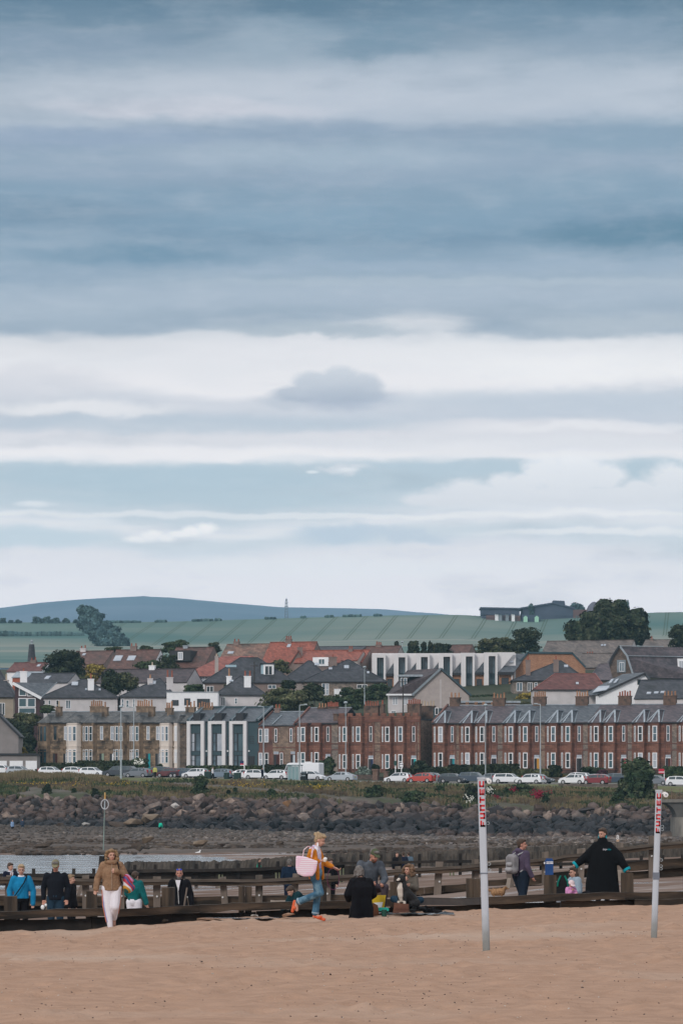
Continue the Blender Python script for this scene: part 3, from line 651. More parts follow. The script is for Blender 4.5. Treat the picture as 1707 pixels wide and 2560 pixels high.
# rough side block with parapet houses and the bay house to its left
red_unit('red sandstone house with battlemented parapet, right one of two, grey chimney clusters above', 950, 1050, [(953, 983), (985, 1016)], 1034, (1038, 1047), vt=(1817, 1855), vb=(1886, 1922), eav=1802, parapet=True,
         doorm=mat('turquoise_door', (.03, .35, .38)), chim=[(1037, 1759, 32, 6, M_potr, 5), (1072, 1764, 36, 5, M_potc, 9)], rubm=M_rub2, group='red sandstone houses with battlemented parapets')
red_unit('red sandstone house with battlemented parapet, left one of two, pale shrub in front', 845, 950, [(846, 877), (879, 911)], 927, (932, 950), vt=(1817, 1855), vb=(1886, 1922), eav=1802, parapet=True,
         doorm=mat('navy_door', (.02, .03, .08)), chim=[(930, 1764, 36, 6, M_potr, 6), (957, 1760, 10, 1, M_potr, 6)], rubm=M_rub2, group='red sandstone houses with battlemented parapets')
red_unit('red sandstone bay house with purple slate roof and raised red skews', 738, 845, [(742, 773), (776, 807)], 820, (826, 845), vt=(1818, 1855), vb=(1881, 1918), eav=1807, rise=2.6, yr=6, doorm=M_white, roofm=M_slatep, skew=M_redtrim,
         chim=[(806, 1768, 20, 3, M_pot, 6), (832, 1766, 30, 7, M_potr, 6), (841, 1784, 12, 0, M_pot, 1)], rubm=M_rub, bayroof=False)
# grey and red plain-fronted house
def plain_house():
 h = House('terraced_house', 'plain-fronted grey rubble house with red dressings, between dark modern block and bay house', 648, n=633); w = h.X(738); E = h.Z(1812)
 wl = MB(); wl.box(0, w, 0, .25, -1.5, E, M_rub2); wl.box(0, w, 11.7, 12, -1.5, E, M_rub); wl.box(0, .25, .25, 11.7, -1.5, E, M_rub); wl.box(w-.25, w, .25, 11.7, -1.5, E, M_rub)
 wl.box(0, h.X(682), -.04, -.002, -1.5, E, M_redtrim); wl.box(h.X(682), w, -.05, -.003, E-.3, E, M_redtrim); wl.box(h.X(682), w, -.05, -.003, h.Z(1870), h.Z(1868), M_redtrim)
 wl.build('wall', h.root)
 for u, wp, t in ((652, 9, 0), (667, 10, 1), (690, 7, 0), (728, 7, 0)):
  h.win(h.X(u-wp/2), h.Z(1856), h.W(wp), h.Z(1822)-h.Z(1856), y=-.042 if u < 680 else 0, surround=M_redtrim, glass=[M_g4, M_g2, M_g1, M_g3][int(u) % 4])
  if u not in (690,): h.win(h.X((704 if u == 728 else u)-wp/2), h.Z(1916), h.W(wp), h.Z(1882)-h.Z(1916), y=-.042 if u < 680 else 0, surround=M_redtrim)
 h.door(h.X(686)-.1, h.Z(1925), .9, 2.5, mat('oxblood_door', (.06, .02, .02)), frame=M_redtrim)
 h.door(h.X(727), h.Z(1925), .8, 2.5, mat('pale_door', (.5, .55, .6)), frame=M_redtrim)
 rf = MB(); roof_x(rf, 0, w, 0, 5.5, 11, E, E+2.3, M_slateb); rf.beam((h.X(682), -.2, E+.08), (h.X(682), 3.8, E+1.66), .2, .08, M_lead); rf.beam((h.X(682), 3.8, E+1.68), (h.X(674), 3.8, E+1.68), .2, .08, M_lead)
 rf.beam((.1, -.3, E), (.1, 5.5, E+2.42), .28, .26, M_redtrim); rf.beam((w-.1, -.3, E), (w-.1, 5.5, E+2.42), .28, .26, M_redtrim)
 r = rf.build('roof', h.root); h.chimney(r, h.X(690)-2, 5.5, E+1.5, E+2.9, .95, pots=2, sm=M_brharl, pm=M_potr, ph=.7)
plain_house()
def side_block():
 h = House('gable_building', 'rough dark red gable building with white garage door, left of the long terrace', 1050, n=640, cat='building'); w = h.X(1084); E = h.Z(1802)
 wl = MB(); wl.box(0, w, 0, 9, -1.5, E, stone('rough_red_rubble', (.20, .10, .08), (.13, .075, .065), mo, .5, .3, c3=(.28, .16, .12), f3=.4)); wl.build('wall', h.root)
 rf = MB(); rf.box(-.1, w+.1, -.15, 9.1, E, E+.35, M_dark); rf.build('roof', h.root)
 h.win(h.X(1077), h.Z(1787), h.W(9), 1.2, y=1.9, glass=M_g1, bars='none')
 up = MB(); up.box(h.X(1072), h.X(1090), 2, 8, E+.35, E+2.1, M_teal); up.build('dormer', h.root)
 g = MB(); g.box(h.X(1062), h.X(1080), -.05, -.003, -1.2, h.Z(1902), M_white); g.build('garage_door', h.root)
 l = MB(); l.box(h.X(1058), h.X(1081), -.06, -.003, h.Z(1900), h.Z(1885), M_rub); l.build('lintel', h.root)
side_block()
# ---- the modern dark block: three houses with white portal frames
M_wport = mat('white_portal_render', (.72, .69, .70), (.66, .64, .65), scale=.8)
for i, (ua, ub, uc, lab) in enumerate([(470, 513, 523, 'left'), (523, 566, 576, 'middle'), (576, 619, 648, 'right')]):
 h = House('modern_house', {'left': 'dark modern house with tall white portal frame, next to the blackened stone terrace', 'middle': 'dark modern house with tall white portal frame, the middle of three', 'right': 'dark modern house with tall white portal frame, wide dark teal flank at its right'}[lab], ua, n=633, v0=1925, group='dark modern row houses with white portal frames')
 w = h.X(uc); E = h.Z(1803); wp = h.X(ub)
 wl = MB(); wl.box(0, w, .1, 10, -1, E, M_teal)
 for k in range(5): wl.box(wp+.25, wp+.25+.9, .06, .098, h.Z(1859)+k*.28, h.Z(1859)+k*.28+.1, M_dark)
 wl.build('wall', h.root)
 pf = MB(); pw = .6; pf.box(0, pw, -.5, .098, -.3, E, M_wport); pf.box(wp-pw, wp, -.5, .098, -.3, E, M_wport); pf.box(pw, wp-pw, -.5, .098, E-.5, E, M_wport); pf.build('portal_frame', h.root)
 pn = MB(); pn.box(pw, wp-pw, 0, .098, h.Z(1833), E-.55, M_teal); pn.box(pw, wp-pw, 0, .098, h.Z(1888), h.Z(1879), M_teal); pn.build('panel', h.root)
 ww = wp-2*pw
 for v0, v1 in ((1879, 1833), (1916, 1888)):
  z0, z1 = h.Z(v0), h.Z(v1); h.win(pw, z0, ww*.36, z1-z0, y=.1, frame=M_dark, glass=M_g4 if i else M_g3, ft=.1); h.win(pw+ww*.38, z0, ww*.6, z1-z0, y=.1, frame=M_dark, glass=M_g3 if i == 1 else (M_g4 if i == 0 else M_g2), bars='none', ft=.1)
 h.door(wp+.22, -.3, .95, 2.5, M_dark, frame=M_dark, y=.1, fan=False)
 lt = MB(); lt.cyl((wp+.25, -.05, 3.15), (wp+.25, .098, 3.15), .14, .14, M_white, 8); lt.build('wall_lamp', h.root)
 rf = MB(); rf.slab([(0, -.15, E-.04), (w if lab != 'right' else w-.4, -.15, E-.04), (w if lab != 'right' else w-.4, 6, E+2.35), (0, 6, E+2.35)], .15, M_slateb)
 rf.slab([(w, 10, E), (0, 10, E), (0, 6.01, E+2.35), (w, 6.01, E+2.35)], .15, M_slateb)
 rf.beam((.14, -.3, E+.12), (.14, 6, E+2.55), .34, .36, M_teal); rf.beam((.4, -.3, E+.16), (.4, 6, E+2.58), .12, .3, M_lead)
 if lab == 'right': rf.beam((w-.3, -.3, E+.12), (w-.3, 6, E+2.55), .34, .36, M_teal); rf.beam((w-.05, -.3, E+.16), (w-.05, 6, E+2.58), .12, .3, M_lead)
 rf.beam((0, 6, E+2.5), (w, 6, E+2.5), .4, .3, M_teal)
 r = rf.build('roof', h.root)
 dm = MB(); dm.prism([(.2, E+.0), (2.5, E+1.35), (.2, E+1.35)], .9, 2.2, M_dark, 'x'); dm.build('dormer', r)
# ---- the blackened stone terrace at the left
def gold_house(label, u0, u1, items, cream=(), chim=(), cav=M_gold, gable=False):
 """items: (kind, u, w px, glass, door colour) in photo columns"""
 h = House('terraced_house', label, u0, n=633, v0=1925, group='blackened sandstone terraced houses at the left'); w = h.X(u1); E = h.Z(1806)
 wl = MB(); wl.box(0, w, 0, .25, -.8, E, cav); wl.box(0, w, 10.7, 11, -.8, E, M_rub); wl.box(0, .25, .25, 10.7, -.8, E, M_rub); wl.box(w-.25, w, .25, 10.7, -.8, E, M_rub)
 for z in (h.Z(1870), h.Z(1812)): wl.box(0, w, -.06, -.002, z, z+.2, M_goldtrim)
 wl.build('wall', h.root)
 rf = MB(); roof_x(rf, 0, w, 0, 5.5, 11, E, E+1.95, M_slateg); rf.box(0, w, -.36, -.26, E-.2, E-.03, M_dark); r = rf.build('roof', h.root)
 for it in items:
  if it[0] == 'bay':
   _, ua, ub, gl, mm = it; x0, x1 = h.X(ua), h.X(ub); pj = .75; m = M_cream if mm else M_goldtrim
   B = MB(); a, b, c, d = (x0, 0), (x0+.25*(x1-x0), -pj), (x0+.85*(x1-x0), -pj), (x1, 0)
   B.prism([a, (x0, .2), (x1, .2), d, c, b][::-1], -.8, E-.1, m)
   for z in (h.Z(1867), h.Z(1880), E-.35): B.prism([(a[0]-.05, -.002), (a[0]-.05, 0), (d[0]+.05, 0), (d[0]+.05, -.002), (c[0]+.05, -pj-.06), (b[0]-.05, -pj-.06)][::-1], z, z+.16, m if mm else M_goldtrim)
   B.build('bay', h.root)
   o = .1; Rm = MB(); zz = E-.1; A, Bq, C, D = (a[0]-o, -.3, zz), (b[0]-o, -pj-o, zz), (c[0]+o, -pj-o, zz), (d[0]+o, -.3, zz); xm = (x0+x1)/2; P = (xm, 1.2, zz+1.35); Q = (xm, 3.6, zz+1.35)
   Rm.add([A, Bq, C, D, P, Q], [(0, 1, 4), (1, 2, 4), (2, 3, 4), (0, 4, 5), (3, 5, 4), (3, 2, 1, 0)], M_slateg); Rm.beam(P, Q, .14, .08, M_lead); Rm.build('bay_roof', r)
   W_ = (c[0]-b[0]); f = Vector((b[0]-a[0], b[1]-a[1])); L = f.length; f /= L
   for k, (v0, v1) in enumerate(((1853, 1816), (1908, 1874))):
    z0, z1 = h.Z(v0), h.Z(v1); g1, g2 = gl[k*2 % len(gl)], gl[(k*2+1) % len(gl)]
    fr = M_white if (mm or gl[0] is not M_g1) else M_dark
    h.win(b[0]+.12, z0, W_*.36, z1-z0, y=-pj, glass=g1, frame=fr, ft=.08); h.win(b[0]+W_*.56, z0, W_*.38, z1-z0, y=-pj, glass=g2, frame=fr, ft=.08)
    h.win(a[0]+f.x*.15, z0, L-.3, z1-z0, ax=f, y=a[1]+f.y*.15, glass=g1, frame=fr, ft=.07)
  else:
   _, u, gl, dm = it; x = h.X(u)
   h.win(x-.28, h.Z(1850), .56, h.Z(1816)-h.Z(1850), glass=gl, frame=M_white if gl is not M_g1 else M_dark, surround=M_goldtrim, ft=.07); h.door(x-.42, -.4, .85, h.Z(1884)+.4, dm, frame=M_goldtrim, fan=False)
   hd = MB(); hd.box(x-.75, x+.75, -.18, -.062, h.Z(1872), h.Z(1866), M_goldtrim); hd.build('door_hood', h.root)
 for cu, v1, wp, pots, pm in chim:
  x = h.X(cu)-5.5*ST/CT; zt = PZ(v1, Yn(633, cu)+5.5*CT)-h.z0; h.chimney(r, x, 5.5 if wp > 14 else 3.2, E-.1, zt, wp/14.6/CT, pots=pots, pm=pm, sm=M_goldtrim, ph=1.05)
 return h
dd = lambda n, c: mat(n, c)
gold_house('blackened stone end house at the far left, dark windows and maroon door', 95, 158, [('bay', 97, 127, [M_g1, M_g2], 0), ('door', 139, M_g1, dd('maroon_door', (.05, .015, .015)))], chim=[(157, 1767, 13, 1, M_potc)])
gold_house('stone house with a full-height cream painted bay, second from the left end', 158, 206, [('door', 165, M_g3, M_white), ('bay', 166, 203, [M_g3, M_g4, M_g3, M_g2], 1)], chim=[(237, 1765, 30, 6, M_pot)])
gold_house('blackened stone house with an unpainted bay and greenish door, third from the left end', 206, 273, [('bay', 208, 243, [M_g4, M_g1], 0), ('door', 255, M_g3, dd('sage_door', (.25, .32, .25)))], chim=[(273, 1768, 13, 1, M_pot)])
gold_house('dark stone house behind the tall pale lamp post, white door', 273, 322, [('door', 281, M_g3, M_white), ('bay', 284, 318, [M_g4, M_g2], 0)], cav=M_gold, chim=[(355, 1765, 32, 6, M_pot)])
gold_house('stone house with a turquoise door and a bay with white sashes', 322, 388, [('bay', 325, 358, [M_g3, M_g2], 0), ('door', 371, M_g3, dd('bright_turquoise_door', (.015, .26, .30)))], chim=[(390, 1767, 14, 1, M_pot)])
gold_house('stone house with a cream painted bay, next but one to the modern block', 388, 436, [('door', 395, M_g3, dd('grey_door', (.2, .2, .2))), ('bay', 399, 432, [M_g3, M_g4, M_g3, M_g2], 1)], chim=[(420, 1770, 16, 3, M_pot), (437, 1770, 12, 2, M_pot)])
gold_house('very dark rough stone house end against the modern block', 436, 470, [('bay', 437, 450, [M_g3, M_g4], 1)], chim=[(474, 1767, 22, 3, M_pot), (512, 1769, 36, 6, M_pot), ], cav=stone('black_rubble', (.10, .085, .075), (.2, .15, .12), mo, .5, .3))
# ---- town behind, house by house: photo rows of eaves and ridge give real heights at each house's own distance
def box_walls(h, x0, x1, y0, y1, z1, m, z0=-3):
 w = MB(); w.box(x0, x1, y0, y1, z0, z1, m); return w.build('wall', h.root)
def wins(h, lst, **k):
 for u, v0, v1, wp, g in lst:
  h.win(h.X(u)-h.W(wp)/2, h.Z(v1), h.W(wp), h.Z(v0)-h.Z(v1), glass=g, **k)
def skylight(h, par, u, v, wp, hp, y, sl, m=None, rot=0):
 """roof window lying on a slope rising backwards: y = distance behind the front wall"""
 z = PZ(v, h.Y0+y)-h.z0; x = PX(u, h.Y0+y)-h.x0; w = h.W(wp)/2; d = .5*hp/FPX*h.Y0/max(sl, .3)
 s_ = MB(); up = .1; nrm = Vector((0, -sl, 1)).normalized()*up; a = [Vector((x-w, y-d, z-d*sl)), Vector((x+w, y-d, z-d*sl)), Vector((x+w, y+d, z+d*sl)), Vector((x-w, y+d, z+d*sl))]
 s_.slab([p+nrm*1.5 for p in a], .16, m or M_g3); s_.build('skylight', par)
def hip_house(label, u0, u1, ve, vr, Y, ra, rb, wallm, roofm, depth=10, win=(), chim=(), sky=(), ridge=None, cat='house', name='bungalow', wallu=None, **k):
 h = House(name, label, u0, Y=Y); x1 = h.X(u1); E = h.Z(ve); yr = depth/2; zr = PZ(vr, Y+yr)-h.z0
 wa, wb = wallu or (u0+6, u1-6); box_walls(h, h.X(wa), h.X(wb), .3, depth-.3, E+.1, wallm)
 rf = MB(); roof_hip(rf, 0, x1, 0, depth, E, zr, roofm, PX(ra, Y+yr)-h.x0, PX(rb, Y+yr)-h.x0, over=0, ridge=ridge, yr=yr); r = rf.build('roof', h.root); sl = (zr-E)/yr
 for u, v0, v1, wp, g in win: h.win(h.X(u)-h.W(wp)/2, h.Z(v1), h.W(wp), h.Z(v0)-h.Z(v1), glass=g, y=.3, bars='two' if wp > 9 else 'sash')
 for c in chim: chim_at(h, r, *c)
 for q in sky:
  y = max(.4, min(yr-.3, (PZ(q[1], Y+yr*.5)-h.z0-E)/sl)); skylight(h, r, q[0], q[1], q[2], q[3], y, sl)
 return h, r
def chim_at(h, r, u, vt, vb, wp, pots, sm, pm, y=3.0, ph=.7):
 Yc = h.Y0+y; x = PX(u, Yc)-h.x0; h.chimney(r, x, y, PZ(vb, Yc)-h.z0-.8, PZ(vt, Yc)-h.z0, wp/FPX*Yc, d=.7, pots=pots, sm=sm, pm=pm, ph=ph)
def gabx_house(label, u0, u1, ve, vr, Y, wallm, roofm, depth=9, rl=None, rr=None, win=(), chim=(), sky=(), hipped=False, name='house', ridge=None, gablem=None):
 """ridge across the picture; right-hand gable wall"""
 h = House(name, label, u0, Y=Y); x1 = h.X(u1); E = h.Z(ve); yr = depth/2; zr = PZ(vr, Y+yr)-h.z0; th = math.radians(16)
 h.root.rotation_euler = (0, 0, -th); x1 /= math.cos(th); s = MB()
 # walls with gables
 g = [(0, -4), (depth, -4), (depth, E), (yr, zr-.1), (0, E)]
 s.prism(g, x1-.25, x1, gablem or wallm, 'x'); s.prism(g, 0, .25, gablem or wallm, 'x'); s.box(.25, x1-.25, 0, .25, -4, E, wallm); s.box(.25, x1-.25, depth-.25, depth, -4, E, wallm); s.build('wall', h.root)
 rf = MB(); roof_x(rf, -.1, x1+.05, 0, yr, depth, E, zr, roofm, ridge=ridge or roofm); r = rf.build('roof', h.root); sl = (zr-E)/yr
 cth = math.cos(th)
 for u, v0, v1, wp, gl in win: h.win(h.X(u)/cth-h.W(wp)/2, h.Z(v1), h.W(wp), h.Z(v0)-h.Z(v1), glass=gl)
 for (u, vt, vb, wp, pots, sm, pm) in chim:
  x = (PX(u, Y)-h.x0-yr*math.sin(th))/cth; h.chimney(r, x, yr, E, PZ(vt, Y+yr)-h.z0, wp/FPX*Y, d=.8, pots=pots, sm=sm, pm=pm, ph=.6)
 for (u, v, wp, hp) in sky:
  z = PZ(v, Y+2)-h.z0; y = max(.5, min(yr-.4, (z-E)/sl)); x = (PX(u, Y)-h.x0-y*math.sin(th))/cth; w = h.W(wp)/2; d = .5*hp/FPX*Y/sl; q = MB()
  nrm = Vector((0, -sl, 1)).normalized()*.14; z = E+y*sl
  q.slab([Vector(p)+nrm for p in ((x-w, y-d, z-d*sl), (x+w, y-d, z-d*sl), (x+w, y+d, z+d*sl), (x-w, y+d, z+d*sl))], .14, M_g3); q.build('skylight', r)
 return h, r
# far left
def near_gable():
 h = House('gabled_house', 'grey harled gable house cut by the left edge, with a dark roof verge', -30, Y=628); E = h.Z(1836); x1 = h.X(47); zr = h.Z(1784); xr = h.X(-5)
 s = MB(); s.prism([(0, -3), (x1, -3), (x1, E), (xr, zr), (0, E)], 0, .25, M_grharl, 'y'); s.box(x1-.25, x1, .25, 9, -3, E, M_grharl); s.build('wall', h.root)
 rf = MB(); roof_y(rf, 0, x1, 0, 9, E, zr, M_slate, xr=xr, verge=M_dark, over=.35); rf.build('roof', h.root)
near_gable()
def garages():
 h = House('garage_block', 'low flat-roofed garage block with three white doors, below the grey gable house', -10, Y=622, v0=1925, cat='garages'); x1 = h.X(94); E = h.Z(1888)
 s = MB(); s.box(0, x1, 0, 6, -1, E, M_grharl); s.build('wall', h.root); r = MB(); r.box(-.2, x1+.2, -.3, 6.2, E, E+.3, M_dark); r.build('roof', h.root)
 for a, b in ((-8, 18), (25, 58), (65, 93)):
  d = MB(); d.box(h.X(a), h.X(b), -.06, -.003, -.6, h.Z(1902), M_white); d.build('garage_door', h.root)
garages()
hip_house('beige bungalow with a dark slate roof at the left edge', -60, 40, 1742, 1668, 690, -20, -4, mat('beige_harling', (.36, .30, .24), (.3, .25, .2), scale=1), M_slate, win=[(6, 1757, 1788, 14, M_g1)], chim=[(17, 1700, 1735, 11, 1, M_harl, M_potc, 3, 1.2)])
def brown_modern():
 h = House('modern_house', 'dark brown timber house with big white-framed windows and a slanting white fascia', 38, Y=672); E = h.Z(1708); x1 = h.X(101)
 s = MB(); s.prism([(0, -3), (x1, -3), (x1, h.Z(1742)), (0, h.Z(1706))], 0, 8, M_maroon, 'y'); s.build('wall', h.root)
 rf = MB(); a = [(-.3, -.5, h.Z(1706)), (x1+.2, -.5, h.Z(1743)), (x1+2.3, 7, h.Z(1704)), (.4, 7, h.Z(1704))]; rf.slab(a, .15, M_slateb)
 rf.beam((-.35, -.6, h.Z(1708)), (x1+.25, -.6, h.Z(1746)), .12, .5, M_white); rf.beam((x1+.25, -.6, h.Z(1744)), (x1+2.4, 7, h.Z(1703)), .1, .15, M_lead); rf.build('roof', h.root)
 for u0, u1, v0, v1 in ((47, 68, 1768, 1745), (69, 90, 1768, 1745), (47, 90, 1784, 1769), (48, 67, 1740, 1721), (69, 84, 1741, 1731)):
  h.win(h.X(u0), h.Z(v0), h.X(u1)-h.X(u0), h.Z(v1)-h.Z(v0), glass=M_g2, bars='none', ft=.14)
brown_modern()
hip_house('white bungalow with dark hipped roof and rooflight, beside the brown timber house', 98, 300, 1744, 1698, 700, 205, 212, M_rend, M_slate, depth=11, win=[(111, 1750, 1772, 6, M_g1), (124, 1750, 1772, 6, M_g4), (144, 1750, 1775, 7, M_g1), (171, 1750, 1772, 12, M_g4)],
          chim=[(228, 1697, 1722, 15, 1, M_white, M_potr, 2.5, 1.1), (60, 1678, 1705, 17, 1, M_white, M_potr, 6, .6)], sky=[(188, 1710, 16, 9), (216, 1724, 5, 4), (250, 1725, 5, 4)])
gabx_house('low slate-roofed house behind the white chimney at the left', 60, 172, 1706, 1684, 722, M_rend, M_slate, chim=[], sky=[(119, 1695, 12, 8)])
hip_house('white bungalow with a wide dark hipped roof left of the flat white house', 296, 440, 1742, 1696, 698, 398, 402, M_rend, M_slate, depth=11, win=[(307, 1747, 1768, 6, M_g4), (319, 1750, 1770, 7, M_g2), (335, 1747, 1768, 5, M_g4), (368, 1748, 1760, 5, M_g4)],
          chim=[(376, 1696, 1706, 13, 1, M_rend, M_pot, 4, .8), (425, 1693, 1722, 16, 2, M_rend, M_potr, 2.5, 1.2)], sky=[(382, 1707, 16, 8)])
def flat_white():
 h = House('modern_house', 'flat-roofed white modern house with a long dark window band', 417, Y=678); x1 = h.X(545); E = h.Z(1731)
 s = MB(); s.box(0, x1, 0, 9, -3, E, M_white); s.build('wall', h.root); r = MB(); r.box(-.1, x1+.1, -.1, 9.1, E, E+.12, M_leadw); r.build('roof', h.root)
 for u0, u1, v0, v1, b in ((430, 447, 1764, 1750, 'two'), (461, 476, 1763, 1746, 'two'), (493, 525, 1768, 1747, 'three')): h.win(h.X(u0), h.Z(v0), h.X(u1)-h.X(u0), h.Z(v1)-h.Z(v0), glass=M_g1, frame=M_dark, bars=b)
flat_white()
hip_house('white bungalow with a pyramid slate roof and a white chimney with a red pot', 536, 668, 1737, 1690, 686, 600, 603, M_rend, M_slate, depth=11, win=[(558, 1742, 1765, 11, M_g1), (590, 1745, 1760, 7, M_g4)], chim=[(619, 1690, 1714, 17, 2, M_white, M_potr, 2.5, 1.0), (573, 1690, 1703, 13, 1, M_white, M_pot, 6, 1.4)], sky=[(579, 1703, 10, 4)])
h, r = hip_house('large slate-roofed house with a white-framed dormer on its right slope', 506, 740, 1706, 1644, 728, 600, 645, M_brharl, M_slate, depth=13, win=[(525, 1715, 1730, 18, M_g1), (680, 1712, 1722, 20, M_g4)], chim=[(542, 1640, 1690, 9, 1, M_harl, M_potc, 3, .5)])  # harling stands in for shadowed brick, shade put into the wall colour
d = MB(); x0, x1 = h.X(652), h.X(684); d.box(x0, x1, 2.2, 7, h.Z(1690), h.Z(1659), mat('pale_blue_cheek', (.35, .48, .55))); d.box(x0-.2, x1+.2, 1.9, 7.2, h.Z(1659), h.Z(1656), M_slate); d.box(h.X(658), x1, 2.1, 2.19, h.Z(1690), h.Z(1660), M_white); d.build('dormer', r)
h.win(h.X(660), h.Z(1688), h.W(22), h.Z(1662)-h.Z(1688), y=2.09, glass=M_g1, bars='two', ft=.2)
d = MB(); d.box(h.X(562), h.X(590), 4, 8, h.Z(1668), h.Z(1660), mat('pale_blue_cheek', (0, 0, 0))); d.build('dormer', r)
def red_lean():
 h = House('house', 'white-walled house under a big sloping faded red roof', 452, Y=742); x1 = h.X(640)
 s = MB(); s.box(h.X(462), x1-1, .4, 9, -3, h.Z(1690), M_white); s.build('wall', h.root)
 rf = MB(); A = (0, 0, h.Z(1691)); B = (x1, 0, h.Z(1691)); C = (h.X(632), 6, h.Z(1636)); D = (h.X(552), 6, h.Z(1638)); E_ = (0, 12, h.Z(1691)); F = (x1, 12, h.Z(1691))
 rf.add([A, B, C, D, E_, F], [(0, 1, 2, 3), (1, 5, 2), (5, 4, 3, 2), (4, 0, 3), (0, 4, 5, 1)], M_tilered2); rf.box(0, x1, -.1, 0, h.Z(1692)-.1, h.Z(1692)+.1, M_dark); rf.build('roof', h.root)
 h.win(h.X(498), h.Z(1706), 1.2, 1, y=.4, glass=M_g3, bars='none')
red_lean()
h, r = hip_house('pair of slate-roofed stone cottages behind the green shrubs, left roof', 700, 830, 1704, 1652, 744, 770, 778, M_harl, M_slate, depth=12, win=[(762, 1708, 1720, 9, M_g4)], sky=[(792, 1661, 12, 6)])
h, r = hip_house('grey stone cottage under a slate hip, with tall white-framed windows, left of the white block', 752, 968, 1704, 1649, 736, 868, 872, M_rub, M_slate, depth=13, win=[(809, 1708, 1738, 9, M_g4), (818, 1708, 1738, 8, M_g3), (845, 1722, 1740, 20, M_white), (905, 1711, 1721, 26, M_g1)], sky=[(826, 1672, 9, 5), (866, 1668, 12, 8), (920, 1682, 6, 5)], chim=[(832, 1642, 1660, 20, 1, M_brharl, M_potr, 5, .5)])
# the long white modern block
def white_block():
 h = House('modern_building', 'long white modern block with six tall glazed slots and dark-roofed wings between', 930, Y=760, cat='apartment block'); x1 = h.X(1290); B = h.Z(1740)
 vt = lambda u: tab([(928, 1633), (1290, 1628)], u)
 us = [930, 984, 1040, 1096, 1152, 1209]; fin = MB(); ws = MB(); wr = MB(); tk = MB()
 for i, u in enumerate(us):
  a, b = h.X(u), h.X(u+34); t = h.Z(vt(u)+2)
  fin.box(a, a+.95, 0, 2.2, B, t, M_wport); fin.box(b-.42, b, 0, 2.2, B, t, M_wport); fin.box(a+.95, b-.42, 0, 2.2, h.Z(vt(u)+11), t, M_wport)
  nx = h.X(us[i+1]) if i < 5 else h.X(1290)
  # upper white wall between slots, cut off by the slope of a dark roof
  zc = h.Z(vt(u)+48); fin.prism([(b, h.Z(vt(u)+56)), (nx, h.Z(vt(u)+26 if i < 5 else vt(u)+2)), (nx, t-.3), (b, t-.3)] if i < 5 else [(b, h.Z(1684)), (h.X(1288), h.Z(1630)), (b, h.Z(1630))], 1.3, 1.5, M_wport, 'y')
  wr.prism([(b-.01, h.Z(vt(u)+52)), (nx, h.Z(vt(u)+52)), (nx, h.Z(vt(u)+24)), ], .2, 1.2, M_slateb, 'y') if i < 5 else None
  if i < 5:
   wr.box(b, nx, -.1, .19, h.Z(vt(u)+57), h.Z(vt(u)+51), M_dark); ws.box(b, nx, .5, 1.2, B, h.Z(vt(u)+57), M_brick)
   wn = h.win(b+(nx-b)*.2, h.Z(1730), (nx-b)*.62, h.Z(1697)-h.Z(1730), y=.5, glass=M_g1, frame=M_dark, bars='two', ft=.1)
  gz0, gz1 = h.Z(1730), h.Z(vt(u)+11)
  tk.box(a+.95, b-.42, 1.6, 1.7, B, gz1, M_teal)
  w_ = b-.42-a-.95
  h.win(a+.95+w_*.15, h.Z(1684), w_*.85, gz1-h.Z(1684), y=1.6, glass=M_g4 if i % 3 else M_g2, frame=M_teal, bars='two', ft=.12); h.win(a+.95+w_*.15, h.Z(1727), w_*.85, h.Z(1694)-h.Z(1727), y=1.6, glass=M_g2, frame=M_teal, bars='two', ft=.12)
 ws.box(0, x1, 2.2, 12, B, h.Z(1640), M_wport); ws.build('wall', h.root); fin.build('fin', h.root); tk.build('glazing_backing', h.root)
 wr.box(0, x1, 2.2, 12, h.Z(1640), h.Z(1627)-.4, M_wport); wr.slab([(h.X(1243), -.2, h.Z(1683)), (h.X(1283), -.2, h.Z(1683)), (h.X(1320), 6, h.Z(1631)), (h.X(1286), 6, h.Z(1631))], .2, M_slateb)
 wr.box(h.X(1243), h.X(1284), -.3, -.2, h.Z(1687), h.Z(1680), M_dark); r = wr.build('roof', h.root)
 sk = MB(); sk.slab([(h.X(1273), 1.8, h.Z(1655)), (h.X(1281), 1.8, h.Z(1655)), (h.X(1291), 3, h.Z(1645)), (h.X(1284), 3, h.Z(1645))], .1, M_g3); sk.build('skylight', r)
 e = MB(); e.box(h.X(1247), h.X(1283), .5, 1.2, B, h.Z(1686), M_brick); e.build('end_wall', h.root); h.win(h.X(1253), h.Z(1733), h.W(18), h.Z(1694)-h.Z(1733), y=.5, glass=M_g1, frame=M_dark, bars='two')
 g = MB(); g.box(h.X(1278), h.X(1280), .0, .49, B, h.Z(1686), M_white); g.build('downpipe', h.root)
white_block()
def brick_end():
 h = House('modern_building', 'tan brick end block with a dark roof edge, right of the white modern block', 1279, Y=764, cat='apartment block'); 
 s = MB(); s.prism([(0, -6), (h.X(1462), -6), (h.X(1462), h.Z(1668)), (h.X(1430), h.Z(1636)), (h.X(1318), h.Z(1634)), (0, h.Z(1676))], 0, 9, M_brick, 'y'); s.build('wall', h.root)
 r = MB(); P = [(-.2, h.Z(1678)), (h.X(1318), h.Z(1632)), (h.X(1430), h.Z(1633)), (h.X(1464), h.Z(1669))]
 for a, b in zip(P, P[1:]): r.slab([(a[0], -.3, a[1]+.2), (b[0], -.3, b[1]+.2), (b[0], 9.2, b[1]+.2), (a[0], 9.2, a[1]+.2)], .35, M_teal)
 r.build('roof', h.root)
brick_end()
